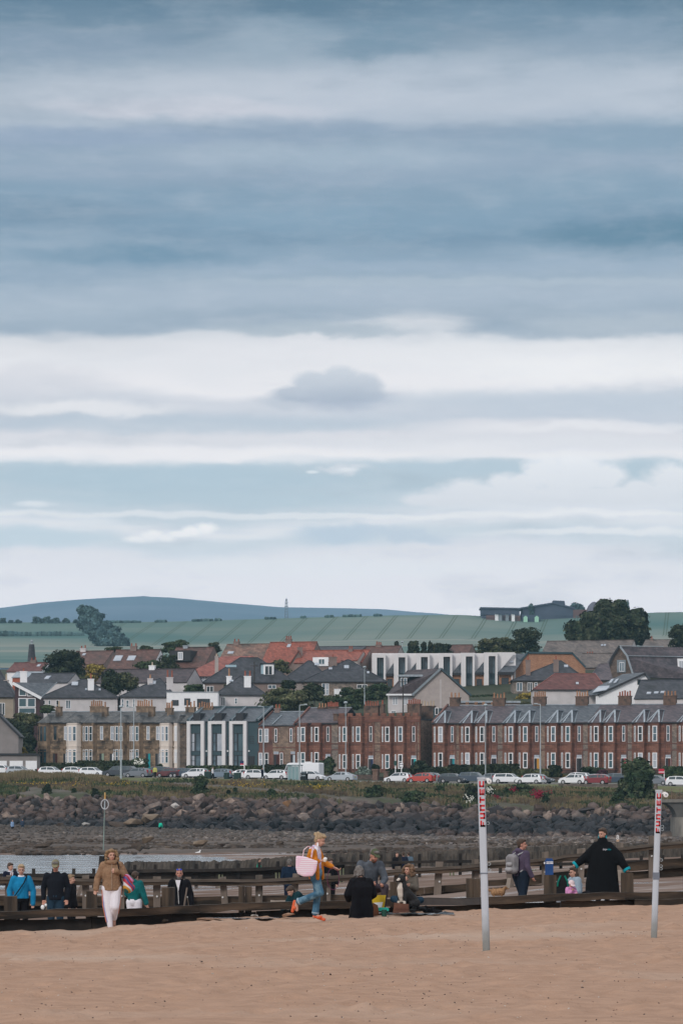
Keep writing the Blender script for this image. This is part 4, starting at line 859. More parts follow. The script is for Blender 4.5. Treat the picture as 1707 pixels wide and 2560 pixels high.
# pinkish gable house in the middle
def pink_gable():
 h = House('gabled_house', 'pinkish harled gable house with brown tiled roof and a small dormer', 968, Y=692); a = PX(1035, 692)-h.x0; x1 = h.X(1172); zr = h.Z(1671); E = h.Z(1734); xr = h.X(1102)
 s = MB(); s.prism([(a, -4), (x1, -4), (x1, E), (xr, zr-.1), (a, E)], 0, .3, M_harl, 'y')
 s.box(0+.2, a, .6, 8, -4, E, M_rend); s.build('wall', h.root)
 sl = (zr-E)/(xr-a); rf = MB()
 rf.slab([(a-.35, -.35, E-.35*sl), (xr, -.35, zr), (h.X(1020), 8.5, zr), (h.X(966), -.2, E-.2)], .18, M_tiledk)
 rf.slab([(xr, -.35, zr), (x1+.35, -.35, E-.3), (x1+.35, 9, E-.3), (h.X(1022), 8.5, zr-.02)], .18, M_tiledk)
 rf.beam((a-.4, -.42, E-.3), (xr, -.42, zr), .1, .4, M_lead); rf.beam((xr, -.42, zr), (x1+.4, -.42, E-.35), .1, .3, M_teal); rf.box(-.2, a, -.4, -.25, E-.35, E-.05, M_white); r = rf.build('roof', h.root)
 d = MB(); d.box(h.X(999), h.X(1018), 1.2, 4, h.Z(1719), h.Z(1692), M_slate); d.box(h.X(996), h.X(1057), 1.0, 4.2, h.Z(1691), h.Z(1686), M_leadw); d.build('dormer', r)
 h.win(h.X(1001), h.Z(1718), h.W(16), h.Z(1694)-h.Z(1718), y=1.19, glass=M_g4, bars='two')
 h.win(h.X(981), h.Z(1762), h.W(13), h.Z(1742)-h.Z(1762), y=.6, glass=M_g3, bars='two'); h.win(h.X(1008), h.Z(1762), h.W(11), h.Z(1742)-h.Z(1762), y=.6, glass=M_g3, bars='two')
 h.win(h.X(978), h.Z(1787), h.W(11), h.Z(1776)-h.Z(1787), y=.6, glass=M_g2, bars='two')
 p = MB(); p.box(h.X(1100), h.X(1102), -.06, -.003, -2, zr-2, M_rend); p.build('downpipe', h.root)
pink_gable()
hip_house('grey stone villa under a slate hip in front of the brick block', 1277, 1470, 1701, 1652, 728, 1398, 1402, M_rub, M_slate, depth=13, win=[(1298, 1706, 1728, 15, M_g4), (1324, 1706, 1728, 12, M_g1), (1339, 1706, 1718, 8, M_g4)], sky=[(1414, 1666, 10, 6)], chim=[(1319, 1650, 1680, 12, 1, M_brharl, M_potr, 2, .9), (1389, 1649, 1685, 13, 1, M_brharl, M_potr, 3, .9)])
hip_house('white bungalow with a maroon pantiled hipped roof', 1331, 1516, 1724, 1684, 690, 1386, 1486, M_rend, M_tilemar, depth=11, wallu=(1334, 1516), sky=[(1442, 1709, 7, 5)], ridge=M_tilered2, chim=[])
def slanted_white():
 h = House('modern_house', 'white house with a long mono-pitch slate roof, rooflights and a small dark gable window', 1474, Y=684); x = h.X
 s = MB(); s.prism([(0+1, -4), (x(1632), -4), (x(1628), h.Z(1706)), (x(1611), h.Z(1683)), (x(1490), h.Z(1737)), (1, h.Z(1739))], 0, .3, M_white, 'y'); s.build('wall', h.root)
 rf = MB(); rf.slab([(x(1474), -.4, h.Z(1738)), (x(1500), -.4, h.Z(1736)), (x(1612), -.4, h.Z(1681)), (x(1564), 8, h.Z(1681)), (x(1470), 7, h.Z(1727))], .25, M_slateb); rf.slab([(x(1612), -.4, h.Z(1681)), (x(1631), -.4, h.Z(1707)), (x(1631), 8, h.Z(1707)), (x(1566), 8, h.Z(1682))], .25, M_slateb)
 rf.beam((x(1492), -.46, h.Z(1738)), (x(1612), -.46, h.Z(1683)), .12, .34, M_dark); r = rf.build('roof', h.root)
 for k in range(3):
  q = MB(); a = 1522+k*12; q.slab([(x(a), 2.2, h.Z(1710)+.25), (x(a+7), 2.2, h.Z(1708)+.25), (x(a+16), 4.2, h.Z(1698)+.3), (x(a+9), 4.2, h.Z(1700)+.3)], .1, M_g3); q.build('skylight', r)
 q = MB(); q.slab([(x(1480), .3, h.Z(1735)+.3), (x(1515), .3, h.Z(1728)+.3), (x(1530), 3.5, h.Z(1716)+.3), (x(1498), 3.5, h.Z(1718)+.3)], .1, M_g3); q.build('skylight', r)
 h.win(x(1592), h.Z(1712), h.W(9), h.Z(1698)-h.Z(1712), glass=M_g1, frame=M_dark, bars='none')
slanted_white()
def gambrel():
 h = House('gambrel_house', 'big mansard-gabled house with purple slate roof and a brown rubble gable', 1510, Y=752); x = h.X; Z = h.Z
 g = [(0, Z(1697)), (x(1528), Z(1645)), (x(1547), Z(1616)), (x(1566), Z(1641)), (x(1582), Z(1692))]
 s = MB(); s.prism([(0, -6), (x(1582), -6)]+[g[4], g[3], g[2], g[1], g[0]], 0, .3, stone('brown_rubble', (.20, .15, .125), (.14, .11, .095), mo, .5, .28), 'y'); s.box(x(1582), x(1720), .3, 10, -6, Z(1706), M_rub); s.build('wall', h.root)
 rf = MB(); d = 7
 rf.slab([(g[4][0], -.3, g[4][1]), (x(1760), -.3, Z(1698)), (x(1760), 4, Z(1642)), (g[3][0], -.3, g[3][1])], .2, M_slatep)
 rf.slab([(g[3][0], -.3, g[3][1]), (x(1760), 4, Z(1642)), (x(1760), 6, Z(1616)), (g[2][0], 0, g[2][1])], .2, M_slatep)
 for a, b in zip(g, g[1:]): rf.beam((a[0], -.35, a[1]+.1), (b[0], -.35, b[1]+.1), .14, .38, M_dark if a[0] < g[2][0]-.1 else M_leadw)
 rf.beam((g[3][0], -.3, g[3][1]+.12), (x(1760), 4.0, Z(1642)+.14), .34, .12, M_leadw); rf.beam((g[2][0], 0, g[2][1]+.12), (x(1660), 3.4, Z(1616)+.14), .34, .12, M_leadw)
 rf.slab([(g[0][0]-.1, -.3, g[0][1]), (g[1][0], -.3, g[1][1]), (g[1][0], 8, g[1][1]), (g[0][0]-.1, 8, g[0][1])], .2, M_slatep); rf.slab([(g[1][0], -.3, g[1][1]), (g[2][0], -.3, g[2][1]), (g[2][0], 8, g[2][1]), (g[1][0], 8, g[1][1])], .2, M_slatep)
 r = rf.build('roof', h.root)
 q = MB(); q.box(x(1541), x(1563), -.2, -.003, Z(1681), Z(1650), M_lead); q.build('window_surround', h.root); h.win(x(1547), Z(1679), h.W(12), Z(1656)-Z(1679), y=-.2, glass=M_g4, bars='two')
 q = MB(); q.box(x(1694), x(1720), 1, 5, Z(1684), Z(1646), M_white); q.build('dormer', r); h.win(x(1697), Z(1680), h.W(16), Z(1651)-Z(1680), y=.99, glass=M_g3, bars='three')
 q = MB(); q.box(x(1644), x(1650), 2.4, 3.4, Z(1638), Z(1630), M_white); q.build('vent', r); q = MB(); q.box(x(1672), x(1683), 1.4, 1.8, Z(1668), Z(1657), M_g3); q.build('skylight', r)
gambrel()
h, r = gabx_house('low dark-tiled cottage with three rooflights, below the mansard house', 1585, 1760, 1745, 1700, 676, M_rend, M_slate, depth=12, sky=[(1622, 1734, 11, 5), (1640, 1733, 11, 5), (1656, 1732, 11, 5)])
# the houses higher up the slope
BP = (M_brharl, M_potr)
gabx_house('maroon-roofed house with a white chimney below the church spire', 18, 105, 1678, 1657, 775, M_white, M_tilemar, sky=[(97, 1665, 8, 5)], chim=[(82, 1651, 1665, 14, 2, M_brharl, M_potr)])
gabx_house('small house with an orange-red wall strip left of the dark round tree', 32, 100, 1692, 1680, 768, mat('orange_wall', (.35, .10, .06)), M_leadw, depth=5)
gabx_house('brown-roofed harled house right behind the dark round tree', 168, 262, 1660, 1628, 800, M_brharl, M_tilebr, depth=12, chim=[(205, 1621, 1632, 14, 2, M_rend, M_potr)], sky=[(208, 1636, 8, 5)], gablem=M_brharl)
gabx_house('brown-roofed house with two big rooflights and a white gable end', 268, 380, 1672, 1625, 790, M_brharl, M_tilebr, depth=12, chim=[(332, 1616, 1628, 16, 2, M_brharl, M_potr)], sky=[(294, 1646, 20, 14), (328, 1646, 20, 12)], gablem=M_white)
gabx_house('long house under a plain dark tiled roof behind the left bungalows', 242, 470, 1706, 1674, 735, M_rend, M_tiledk, depth=10, chim=[(380, 1665, 1678, 15, 1, M_white, M_potc)])
h, r = gabx_house('brown-gabled house with a black boxy dormer and white window', 415, 510, 1668, 1619, 785, M_brharl, M_tilebr, depth=14, chim=[(462, 1614, 1624, 12, 0, M_leadw, M_potr)], gablem=M_brharl)
d = MB(); d.box(h.X(420), h.X(476), 1.0, 6, h.Z(1652), h.Z(1626), M_dark); d.build('dormer', r); h.win(h.X(443), h.Z(1650), h.W(13), h.Z(1630)-h.Z(1650), y=.99, glass=M_g3, bars='two', ft=.15)
gabx_house('mottled brown-tiled house with patched roof', 545, 655, 1655, 1611, 795, M_brharl, slate('patched_tiles', (.17, .09, .07), (.27, .17, .13), (.08, .07, .06), .6), depth=13, chim=[(590, 1604, 1616, 14, 2, M_brharl, M_potr)], sky=[(576, 1632, 15, 6)], gablem=M_brharl)
h, r = gabx_house('bright orange-red tiled house with rooflight and chimney on its ridge', 655, 772, 1655, 1606, 780, M_brharl, M_tilered, depth=12, chim=[(721, 1598, 1608, 15, 3, M_brharl, M_potr)], sky=[(722, 1614, 9, 8)], gablem=M_brharl)
h, r = gabx_house('long orange-red tiled house with a white-framed dormer', 735, 905, 1656, 1627, 770, M_brharl, M_tilered, depth=11, chim=[], gablem=M_brharl)
d = MB(); d.box(h.X(785), h.X(825), -.3, 3, h.Z(1666), h.Z(1644), M_white); d.build('dormer', r); h.win(h.X(800), h.Z(1662), h.W(16), h.Z(1648)-h.Z(1662), y=-.31, glass=M_g2, bars='two')
def pale_gable():
 h = House('gabled_house', 'small harled gable with a tall chimney between the two orange-red roofs', 722, Y=772); x1 = h.X(766); s = MB(); s.prism([(0, -3), (x1, -3), (x1, h.Z(1663)), (h.X(746), h.Z(1626)), (0, h.Z(1662))], 0, .3, M_brharl, 'y'); s.build('wall', h.root)
 r = MB(); roof_y(r, 0, x1, 0, 4, h.Z(1662), h.Z(1626), M_tilered, xr=h.X(746)); r = r.build('roof', h.root); chim_at(h, r, 750, 1618, 1640, 13, 1, M_brharl, M_potr, 1, .5)
pale_gable()
gabx_house('dull brown-red roofed house above the left end of the white block', 885, 984, 1650, 1616, 795, M_harl, M_tilebr, depth=11, chim=[(947, 1612, 1625, 14, 3, M_brharl, M_potr)], gablem=M_harl)
gabx_house('red-roofed corner house tucked left of the white block', 852, 893, 1650, 1628, 765, M_harl, M_tilered, depth=9, chim=[(877, 1622, 1634, 10, 2, M_brharl, M_potr)])
gabx_house('low slate shed roof behind the poplars', 780, 905, 1625, 1617, 800, M_brharl, M_slate, depth=6)
gabx_house('maroon-roofed house behind the poplar trees', 1080, 1166, 1640, 1613, 830, M_brharl, M_tilebr, depth=10)
gabx_house('grey-brown tiled house right of the small dark tree', 1350, 1450, 1640, 1603, 845, M_harl, M_tilegr, depth=14, gablem=M_white)
gabx_house('wide grey-brown tiled house under the great tree', 1425, 1560, 1655, 1602, 830, M_harl, M_tilegr, depth=18, gablem=M_rend, sky=[(1508, 1612, 5, 4), (1515, 1612, 5, 4)])
gabx_house('weathered tiled house in front of the brick block and the mansard house', 1440, 1545, 1668, 1634, 790, M_brharl, M_tilegr, depth=12, chim=[(1478, 1637, 1655, 17, 3, M_brharl, M_potr), (1530, 1640, 1655, 8, 0, M_brharl, M_potr)])
gabx_house('grey-tiled roof at the right under the hill, small red chimney', 1600, 1700, 1625, 1600, 860, M_brharl, M_tilegr, depth=12, chim=[(1633, 1597, 1605, 8, 1, M_brharl, M_potr)])
hip_house('slate-roofed house left of the rubble mansard gable', 1470, 1530, 1700, 1660, 742, 1498, 1520, M_rub, M_slatep, depth=12)
# church spire among the roofs
sp = empty('church_spire', (PX(80, 900), 900, town_z(PX(80, 900), 900)), 0, 'thin dark church spire with a pale finial rising behind the roofs', 'spire')
q = MB(); b0 = sp.location.z; zt = PZ(1611, 900)-b0; zb = PZ(1655, 900)-b0; q.box(-1.5, 1.5, -1.5, 1.5, 0, zb, M_rub); q.build('tower', sp); q = MB(); q.cyl((0, 0, zb), (0, 0, zt), 1.0, .62, M_slate, 8); q.build('spire', sp)
q = MB(); q.cyl((0, 0, zt), (0, 0, PZ(1600, 900)-b0), .25, .1, M_leadw, 6); q.ball((0, 0, PZ(1603, 900)-b0), .35, M_leadw, 6, 5); q.build('finial', sp)
# farm on the hill crest
M_farm = mat('hazed_farm_sheeting', (.05, .065, .10), (.07, .085, .125), scale=.1); M_farmr = mat('red_brown_farm', (.12, .06, .055), (.16, .09, .08), scale=.1)  # farm sheeting is tinted with the blue of the haze
def farm(name, label, poly, D, dep, m, roof=None):
 D = 2176+(D-2092)*.4; x0, z0 = PX(poly[0][0], D), PZ(poly[0][1], D); r_ = empty(name, (x0, D, z0), 0, label, 'farm building', 'farm buildings on the hill crest'); s = MB()
 s.prism([(PX(u, D)-x0, PZ(v, D)-z0) for u, v in poly], 0, dep, m, 'y'); s.box(PX(min(p[0] for p in poly), D)-x0, PX(max(p[0] for p in poly), D)-x0, .1, dep-.1, -4.5, PZ(max(p[1] for p in poly)-1, D)-z0, m); s.build('wall', r_)
 if roof:
  s = MB()
  for (a, b) in zip(roof, roof[1:]): pa, pb = (PX(a[0], D)-x0, PZ(a[1], D)-z0), (PX(b[0], D)-x0, PZ(b[1], D)-z0); s.slab([(pa[0], -1, pa[1]+.5), (pb[0], -1, pb[1]+.5), (pb[0], dep+1, pb[1]+.5), (pa[0], dep+1, pa[1]+.5)], .8, M_farm)
  s.build('roof', r_)
 return r_
farm('farm_shed', 'long low dark shed with a flat roof at the left end of the hilltop farm', [(1203, 1536), (1298, 1540), (1298, 1523), (1203, 1521)], 2120, 20, M_farm, [(1200, 1520), (1300, 1522)])
farm('farm_shed', 'dark gabled barn of the hilltop farm, highest roof', [(1302, 1542), (1435, 1540), (1434, 1521), (1382, 1509), (1340, 1516), (1308, 1520)], 2130, 30, M_farm, [(1300, 1521), (1340, 1515), (1382, 1508), (1436, 1521)])
farm('farm_shed', 'small block with a flat cap on top of the dark gabled barn', [(1381, 1512), (1412, 1512), (1410, 1502), (1382, 1501)], 2135, 12, M_farm)
farm('farm_shed', 'reddish low shed right of the dark barn', [(1432, 1538), (1466, 1538), (1466, 1524), (1432, 1524)], 2128, 14, M_farmr)
farm('farm_shed', 'dark shed below the barn with two pale green doors', [(1305, 1554), (1350, 1554), (1350, 1538), (1305, 1536)], 2100, 8, M_farm)
farm('farm_shed', 'pinkish walled yard building left of the barn', [(1215, 1545), (1300, 1547), (1300, 1539), (1215, 1538)], 2105, 6, M_farmr)
for u, c in ((1241, M_white), (1267, M_lead), (1282, M_white), (1250, M_lead)):
 farm('trailer', {1241: 'white box trailer parked in the hilltop farmyard', 1267: 'grey blue trailer parked in the hilltop farmyard', 1282: 'wider white trailer at the right of the farmyard', 1250: 'small grey tank in the hilltop farmyard'}[u], [(u-4, 1542), (u+4, 1542), (u+4, 1534), (u-4, 1534)], 2098, 3, c, [(u-4, 1534), (u+4, 1534)])
M_pg = mat('pale_green_doors', (.35, .6, .45))
for u in (1313, 1341): farm('silo', 'pale green silo, %s of two below the dark barn' % ('left' if u < 1320 else 'right'), [(u-5, 1555), (u+5, 1555), (u+5, 1543), (u, 1539), (u-5, 1543)], 2092, 3, M_pg)
s = MB(); s.prism([(PX(1484, 2190)+3.9*math.cos(a), 7.5*math.sin(a)) for a in [math.pi*i/10 for i in range(11)]][::1]+[], 0, 14, mat('round_barn_steel', (.16, .15, .19)), 'y')
o = s.build('round_barn'); o.location = (0, 2190, PZ(1537, 2190)); tag(o, 'round-topped grey purple barn beside the great tree', 'barn')
# ------------------------------------------------------------------ trees, hedges, bushes
def leafmat(name, a, b, c=None):
 if name in MATS: return MATS[name]
 m = mat(name, a, b, rough=.9, scale=.35, detail=2, c3=c, s3=.9, f3=.5, spec=.1, rnd=.15); nt = m.node_tree; ns, lk = nt.nodes, nt.links; bs = ns['Principled BSDF']; src = bs.inputs['Base Color'].links[0].from_socket
 ge = ns.new('ShaderNodeNewGeometry'); mr = ns.new('ShaderNodeMapRange'); mr.inputs[3].default_value = .45; mr.inputs[4].default_value = 1.75; lk.new(ge.outputs['Random Per Island'], mr.inputs[0])
 hs = ns.new('ShaderNodeHueSaturation'); lk.new(src, hs.inputs['Color']); lk.new(mr.outputs[0], hs.inputs['Value']); lk.new(hs.outputs[0], bs.inputs['Base Color']); return m
M_lf = [leafmat('leaf_dark', (.013, .021, .012), (.034, .044, .024), (.06, .064, .038)), leafmat('leaf_mid', (.02, .036, .018), (.05, .07, .034), (.08, .088, .05)),
  leafmat('leaf_olive', (.035, .045, .021), (.08, .084, .042), (.11, .105, .06)), leafmat('leaf_gold', (.17, .13, .03), (.25, .19, .05)), leafmat('leaf_grey', (.10, .13, .11), (.19, .22, .19)),
  leafmat('leaf_hazed', (.045, .085, .095), (.07, .115, .11))]  # last leaf: distance haze is mixed into its bluish colour
M_bark = mat('bark', (.07, .055, .045), (.11, .09, .075), scale=3)
def crown_mesh(seed, blobs, nleaf, size, m, core=True):
 """blobs: (x,y,z,rx,ry,rz); leaves scattered through each clump, ragged outside; a few bare core faces keep it dense"""
 rg = np.random.RandomState(seed); vs = []; fs = []
 tot = sum(b[3]*b[5]+b[4]*b[5] for b in blobs)
 for b in blobs:
  n = int(nleaf*(b[3]*b[5]+b[4]*b[5])/tot); c = np.array(b[:3]); r = np.array(b[3:])
  d = rg.normal(size=(n, 3)); d /= np.linalg.norm(d, axis=1)[:, None]
  # leaf sprays gather in tufts on the clump
  tuft = rg.normal(size=(14, 3)); tuft /= np.linalg.norm(tuft, axis=1)[:, None]
  near = (d@tuft.T).max(1); rad = .56+.46*near**8+np.abs(rg.normal(size=n))*.09*(rg.rand(n) < .5)-.12*rg.rand(n)
  p = c+d*rad[:, None]*r
  nrm = d+rg.normal(size=(n, 3))*.33+np.array([0, 0, .25]); nrm /= np.linalg.norm(nrm, axis=1)[:, None]
  t = np.cross(nrm, rg.normal(size=(n, 3))); t /= np.linalg.norm(t, axis=1)[:, None]; w = np.cross(nrm, t)
  s = size*rg.uniform(.5, 1.25, n)[:, None]
  q = np.stack([p-t*s-w*s*.6, p+t*s-w*s*.5, p+t*s*.8+w*s*.7, p-t*s*.7+w*s*.6], 1)
  vs.append(q.reshape(-1, 3))
 vs = np.concatenate(vs); nf = len(vs)//4
 me = bpy.data.meshes.new('crown'); me.from_pydata(vs.tolist(), [], np.arange(nf*4).reshape(-1, 4).tolist()); me.materials.append(m); me.update(); return me
def blobs_round(seed, w, h, d, z0, n=14, flat=.0):
 rg = random.Random(seed); out = []
 for i in range(n):
  a = rg.uniform(0, 2*math.pi); t = rg.uniform(.0, 1); zz = z0+h*(.22+.62*t); k = math.sqrt(max(.06, 1-(2*(.12+.8*t)-1)**2))*(.66)
  r = rg.uniform(.55, 1)*k; s = rg.uniform(.22, .34)
  out.append((w/2*r*math.cos(a), d/2*r*math.sin(a), zz, w*s*.75, d*s*.75, h*s*.62))
 for i in range(5): a = i*1.26+seed; out.append((w*.3*math.cos(a), d*.3*math.sin(a), z0+h*.12, w*.22, d*.22, h*.24))
 out.append((0, 0, z0+h*.45, w*.34, d*.34, h*.42)); return out
def tree(name, label, u, Y, w_px, v_top, v_bot, m, seed=1, n=14, nleaf=3500, cat='tree', group=None, v_trunk=None, blobs=None, lf=None, lean=0):
 s = Y/FPX; w = w_px*s; h = (v_bot-v_top)*s; x = PX(u, Y); z = PZ(v_bot, Y); g = min(z-.3, town_z(x, Y)) if Y < 1000 else z-3
 r = empty(name, (x, Y, g), 0, label, cat, group); zb = z-g
 T = MB(); T.cyl((0, 0, -.3), (w*.02, 0, zb+h*.35), max(.15, w*.035), max(.08, w*.018), M_bark, 7)
 rg = random.Random(seed)
 for i in range(5):
  a = i*1.3+seed; T.cyl((w*.01, 0, zb+h*.12*i*.6), (w*.3*math.cos(a), w*.3*math.sin(a), zb+h*rg.uniform(.4, .7)), w*.015, w*.006, M_bark, 5)
 T.build('trunk', r)
 B = blobs_round(seed, w, h, w*.8, zb, n) if blobs is None else [((bu-u)*s, bd*s, PZ(bv, Y)-g, bw*s, bw*s*.8, bh*s) for bu, bv, bd, bw, bh in blobs]
 o = bpy.data.objects.new('crown', crown_mesh(seed, B, nleaf, lf or max(.22, w*.028), m)); COL.objects.link(o); o.parent = r; return r
T_ = tree
T_('oak_tree', 'great spreading dark tree on the skyline at the right, biggest crown of all', 1518, 900, 220, 1495, 1610, M_lf[0], 3, blobs=[(1520, 1530, 0, 40, 30), (1545, 1535, -10, 42, 30), (1490, 1550, -8, 46, 30), (1575, 1560, 0, 46, 32), (1450, 1572, 0, 40, 26), (1600, 1580, 0, 26, 34), (1530, 1575, -20, 60, 34), (1560, 1595, -10, 50, 26), (1480, 1590, -10, 60, 20), (1430, 1588, 0, 22, 16), (1512, 1513, 0, 26, 16), (1548, 1512, 0, 22, 14), (1592, 1540, 5, 28, 22), (1602, 1600, 0, 22, 16)], nleaf=16000, lf=.5)
T_('tree', 'dark round tree at the left in front of the brown-roofed house', 162, 765, 124, 1624, 1700, M_lf[0], 5, n=20, nleaf=7000)
T_('tree', 'yellow-green golden shrub right of the dark round tree', 238, 760, 62, 1657, 1698, M_lf[3], 6, nleaf=1800, cat='shrub')
T_('tree', 'olive green bush below the golden shrub', 190, 752, 90, 1680, 1708, M_lf[2], 7, nleaf=2400, cat='bush')
T_('tree', 'black-green tree in front of the plain dark tiled roof', 276, 716, 62, 1670, 1734, M_lf[0], 8, nleaf=3600)
T_('tree', 'olive tree beside the black-green tree, over the bungalow roofs', 318, 722, 62, 1676, 1722, M_lf[2], 9, nleaf=3000)
T_('tree', 'dark trees below the black dormer house, right part', 425, 765, 60, 1634, 1684, M_lf[0], 10, nleaf=3200)
T_('tree', 'green bushes under the white gable with two rooflights', 372, 768, 78, 1650, 1684, M_lf[1], 11, nleaf=3000)
T_('tree', 'hazy green trees behind the left end of the black dormer house', 440, 850, 88, 1598, 1630, M_lf[1], 12, nleaf=2600)
T_('tree', 'low green tree behind the roof between the two left brown houses', 285, 850, 56, 1614, 1640, M_lf[1], 13, nleaf=1800)
T_('tree', 'small green tree right of the rooflight house chimney', 365, 850, 40, 1611, 1634, M_lf[1], 14, nleaf=1200)
T_('tree', 'small dark tree left of the patched roof', 535, 840, 40, 1606, 1628, M_lf[0], 15, nleaf=1200)
T_('tree', 'wide grey-green willow in front of the slate cottages', 712, 672, 150, 1718, 1775, M_lf[2], 16, n=22, nleaf=7500)
T_('tree', 'dark green small tree right of the willow', 785, 680, 58, 1708, 1748, M_lf[0], 17, nleaf=3000)
T_('tree', 'small dark bush on the corner of the dormer house', 722, 705, 44, 1698, 1720, M_lf[0], 18, nleaf=1400, cat='bush')
T_('tree', 'feathery shrubs below the bright red gable', 700, 755, 60, 1648, 1680, M_lf[2], 19, nleaf=1600, cat='shrub')
T_('hedge_bush', 'green hedge bush right of the white lean-to house', 484, 715, 56, 1708, 1728, M_lf[1], 20, nleaf=1800, cat='bush')
T_('tree', 'shrubs in front of the left end of the white block', 940, 725, 90, 1704, 1748, M_lf[1], 21, nleaf=3600, cat='shrub')
T_('tree', 'low bushes under the grey stone cottage', 880, 720, 80, 1718, 1750, M_lf[1], 22, nleaf=3000, cat='bush')
T_('tree', 'pale bushes at the foot of the grey stone cottage', 832, 712, 56, 1735, 1760, M_lf[2], 23, nleaf=1600, cat='bush')
for u, v, w, k in ((991, 1601, 16, 'slimmest, leftmost of the poplars behind the white block'), (1033, 1600, 36, 'broad dark poplar in the middle of the poplars behind the white block'), (1059, 1603, 16, 'narrow poplar right of the broad dark one'), (1075, 1602, 14, 'thin poplar touching the round-crowned tree'), (1103, 1603, 62, 'round-crowned tree right of the poplars behind the white block')):
 T_('poplar_tree' if w < 40 else 'tree', k, u, 830, w, v, 1636, M_lf[0], u, n=9, nleaf=int(500+w*45), group='trees behind the white block')
T_('tree', 'broad brownish-green tree behind the white block', 1245, 850, 130, 1594, 1640, M_lf[2], 31, n=20, nleaf=5500)
T_('tree', 'dark small tree just left of the grey-brown tiled roofs', 1312, 840, 84, 1568, 1626, M_lf[0], 32, n=16, nleaf=5200)
T_('tree', 'dark tree cut by the right edge under the hill', 1702, 850, 70, 1556, 1614, M_lf[0], 33, nleaf=4200)
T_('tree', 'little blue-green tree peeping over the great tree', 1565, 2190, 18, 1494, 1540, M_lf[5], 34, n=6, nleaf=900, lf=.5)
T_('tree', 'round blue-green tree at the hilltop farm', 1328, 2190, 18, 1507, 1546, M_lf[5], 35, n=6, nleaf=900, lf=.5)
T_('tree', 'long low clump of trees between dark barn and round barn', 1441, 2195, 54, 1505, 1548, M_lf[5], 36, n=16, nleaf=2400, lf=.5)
T_('tree', 'yellow-green shrubs by the stone villa garden', 1320, 712, 90, 1728, 1755, M_lf[3], 37, nleaf=2000, cat='shrub')
T_('tree', 'dark ivy trees under the beige bungalow, at the far left', 40, 655, 110, 1790, 1870, M_lf[0], 38, n=20, nleaf=7000)
T_('tree', 'dark undergrowth between the gable house and the stone terrace', 66, 650, 70, 1830, 1902, M_lf[0], 39, n=14, nleaf=4800, cat='bush')
T_('tree', 'olive bushes on the slope below the brown timber house', 60, 662, 100, 1780, 1812, M_lf[2], 40, nleaf=2600, cat='bush')
T_('tree', 'small green bush at the corner of the first white bungalow', 120, 664, 44, 1762, 1780, M_lf[1], 41, nleaf=1400, cat='bush')
T_('tree', 'yellow-green bush by the garages', 55, 636, 34, 1865, 1885, M_lf[3], 42, nleaf=900, cat='bush')
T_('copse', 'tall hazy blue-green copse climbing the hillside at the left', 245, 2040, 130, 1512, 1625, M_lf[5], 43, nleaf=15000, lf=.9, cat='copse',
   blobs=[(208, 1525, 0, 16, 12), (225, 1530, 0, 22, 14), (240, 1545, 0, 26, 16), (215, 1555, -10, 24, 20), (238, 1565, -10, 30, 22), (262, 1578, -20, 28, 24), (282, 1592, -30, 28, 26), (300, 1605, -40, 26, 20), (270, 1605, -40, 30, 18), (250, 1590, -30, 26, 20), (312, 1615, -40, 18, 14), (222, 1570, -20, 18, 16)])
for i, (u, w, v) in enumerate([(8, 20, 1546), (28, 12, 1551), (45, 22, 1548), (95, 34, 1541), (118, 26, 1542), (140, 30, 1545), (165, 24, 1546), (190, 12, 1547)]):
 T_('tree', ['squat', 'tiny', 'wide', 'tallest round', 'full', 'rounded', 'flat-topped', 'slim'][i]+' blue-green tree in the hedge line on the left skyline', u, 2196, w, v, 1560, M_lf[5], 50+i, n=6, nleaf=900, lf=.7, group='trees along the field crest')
for i, (u, w) in enumerate([(300, 100), (395, 10), (408, 12), (498, 30), (522, 16), (546, 12), (676, 22), (758, 7), (823, 16), (880, 42), (944, 14)]):
 c = tab(crest, u); o = MB(); Y = 2196; x0, x1 = PX(u-w/2, Y), PX(u+w/2, Y); rgh = random.Random(u)
 for k in range(int((x1-x0)/.9)+1): o.ball((x0+(x1-x0)*k/max(1, int((x1-x0)/.9)), Y+rgh.uniform(-.5, .5), PZ(c, Y)+.2), (rgh.uniform(.8, 1.2), .8, rgh.uniform(.7, 1.15)), M_lf[5], 6, 4)
 tag(o.build('hedge'), 'low dark hedge stretch on the field crest, %s' % ['the longest, right of the copse', 'a dot left of its pair', 'a dot right of its pair', 'left of three over the rooflight roofs', 'middle of three over the rooflight roofs', 'right of three over the rooflight roofs', 'just left of the pylon', 'single dot right of the pylon', 'short one right of the pylon', 'long one over the orange-red roofs', 'last one before the farm'][i], 'hedge', 'hedge stretches on the field crest')
# hedge lines across the left fields
for k, (v, Y, u0, u1) in enumerate([(1581, 2120, -20, 235), (1650, 1500, -20, 130)]):
 o = MB(); n = 110
 for i in range(n):
  u = u0+(u1-u0)*i/n; x = PX(u, Y); z = hill_fn(x*2200/Y, Y)[2] if Y > 1000 else 0
  zz = PZ(v+1.5*math.sin(u*.03)+(u-u0)*.03, Y); o.ball((x, Y, min(zz, z+2)-.3), (1.6, 1.3, random.Random(i).uniform(1.1, 1.9)), M_lf[5], 6, 4)
 tag(o.build('hedge'), ['dark field hedge running to the copse', 'dark hedge at the bottom of the green meadow, by the spire'][k], 'hedge')
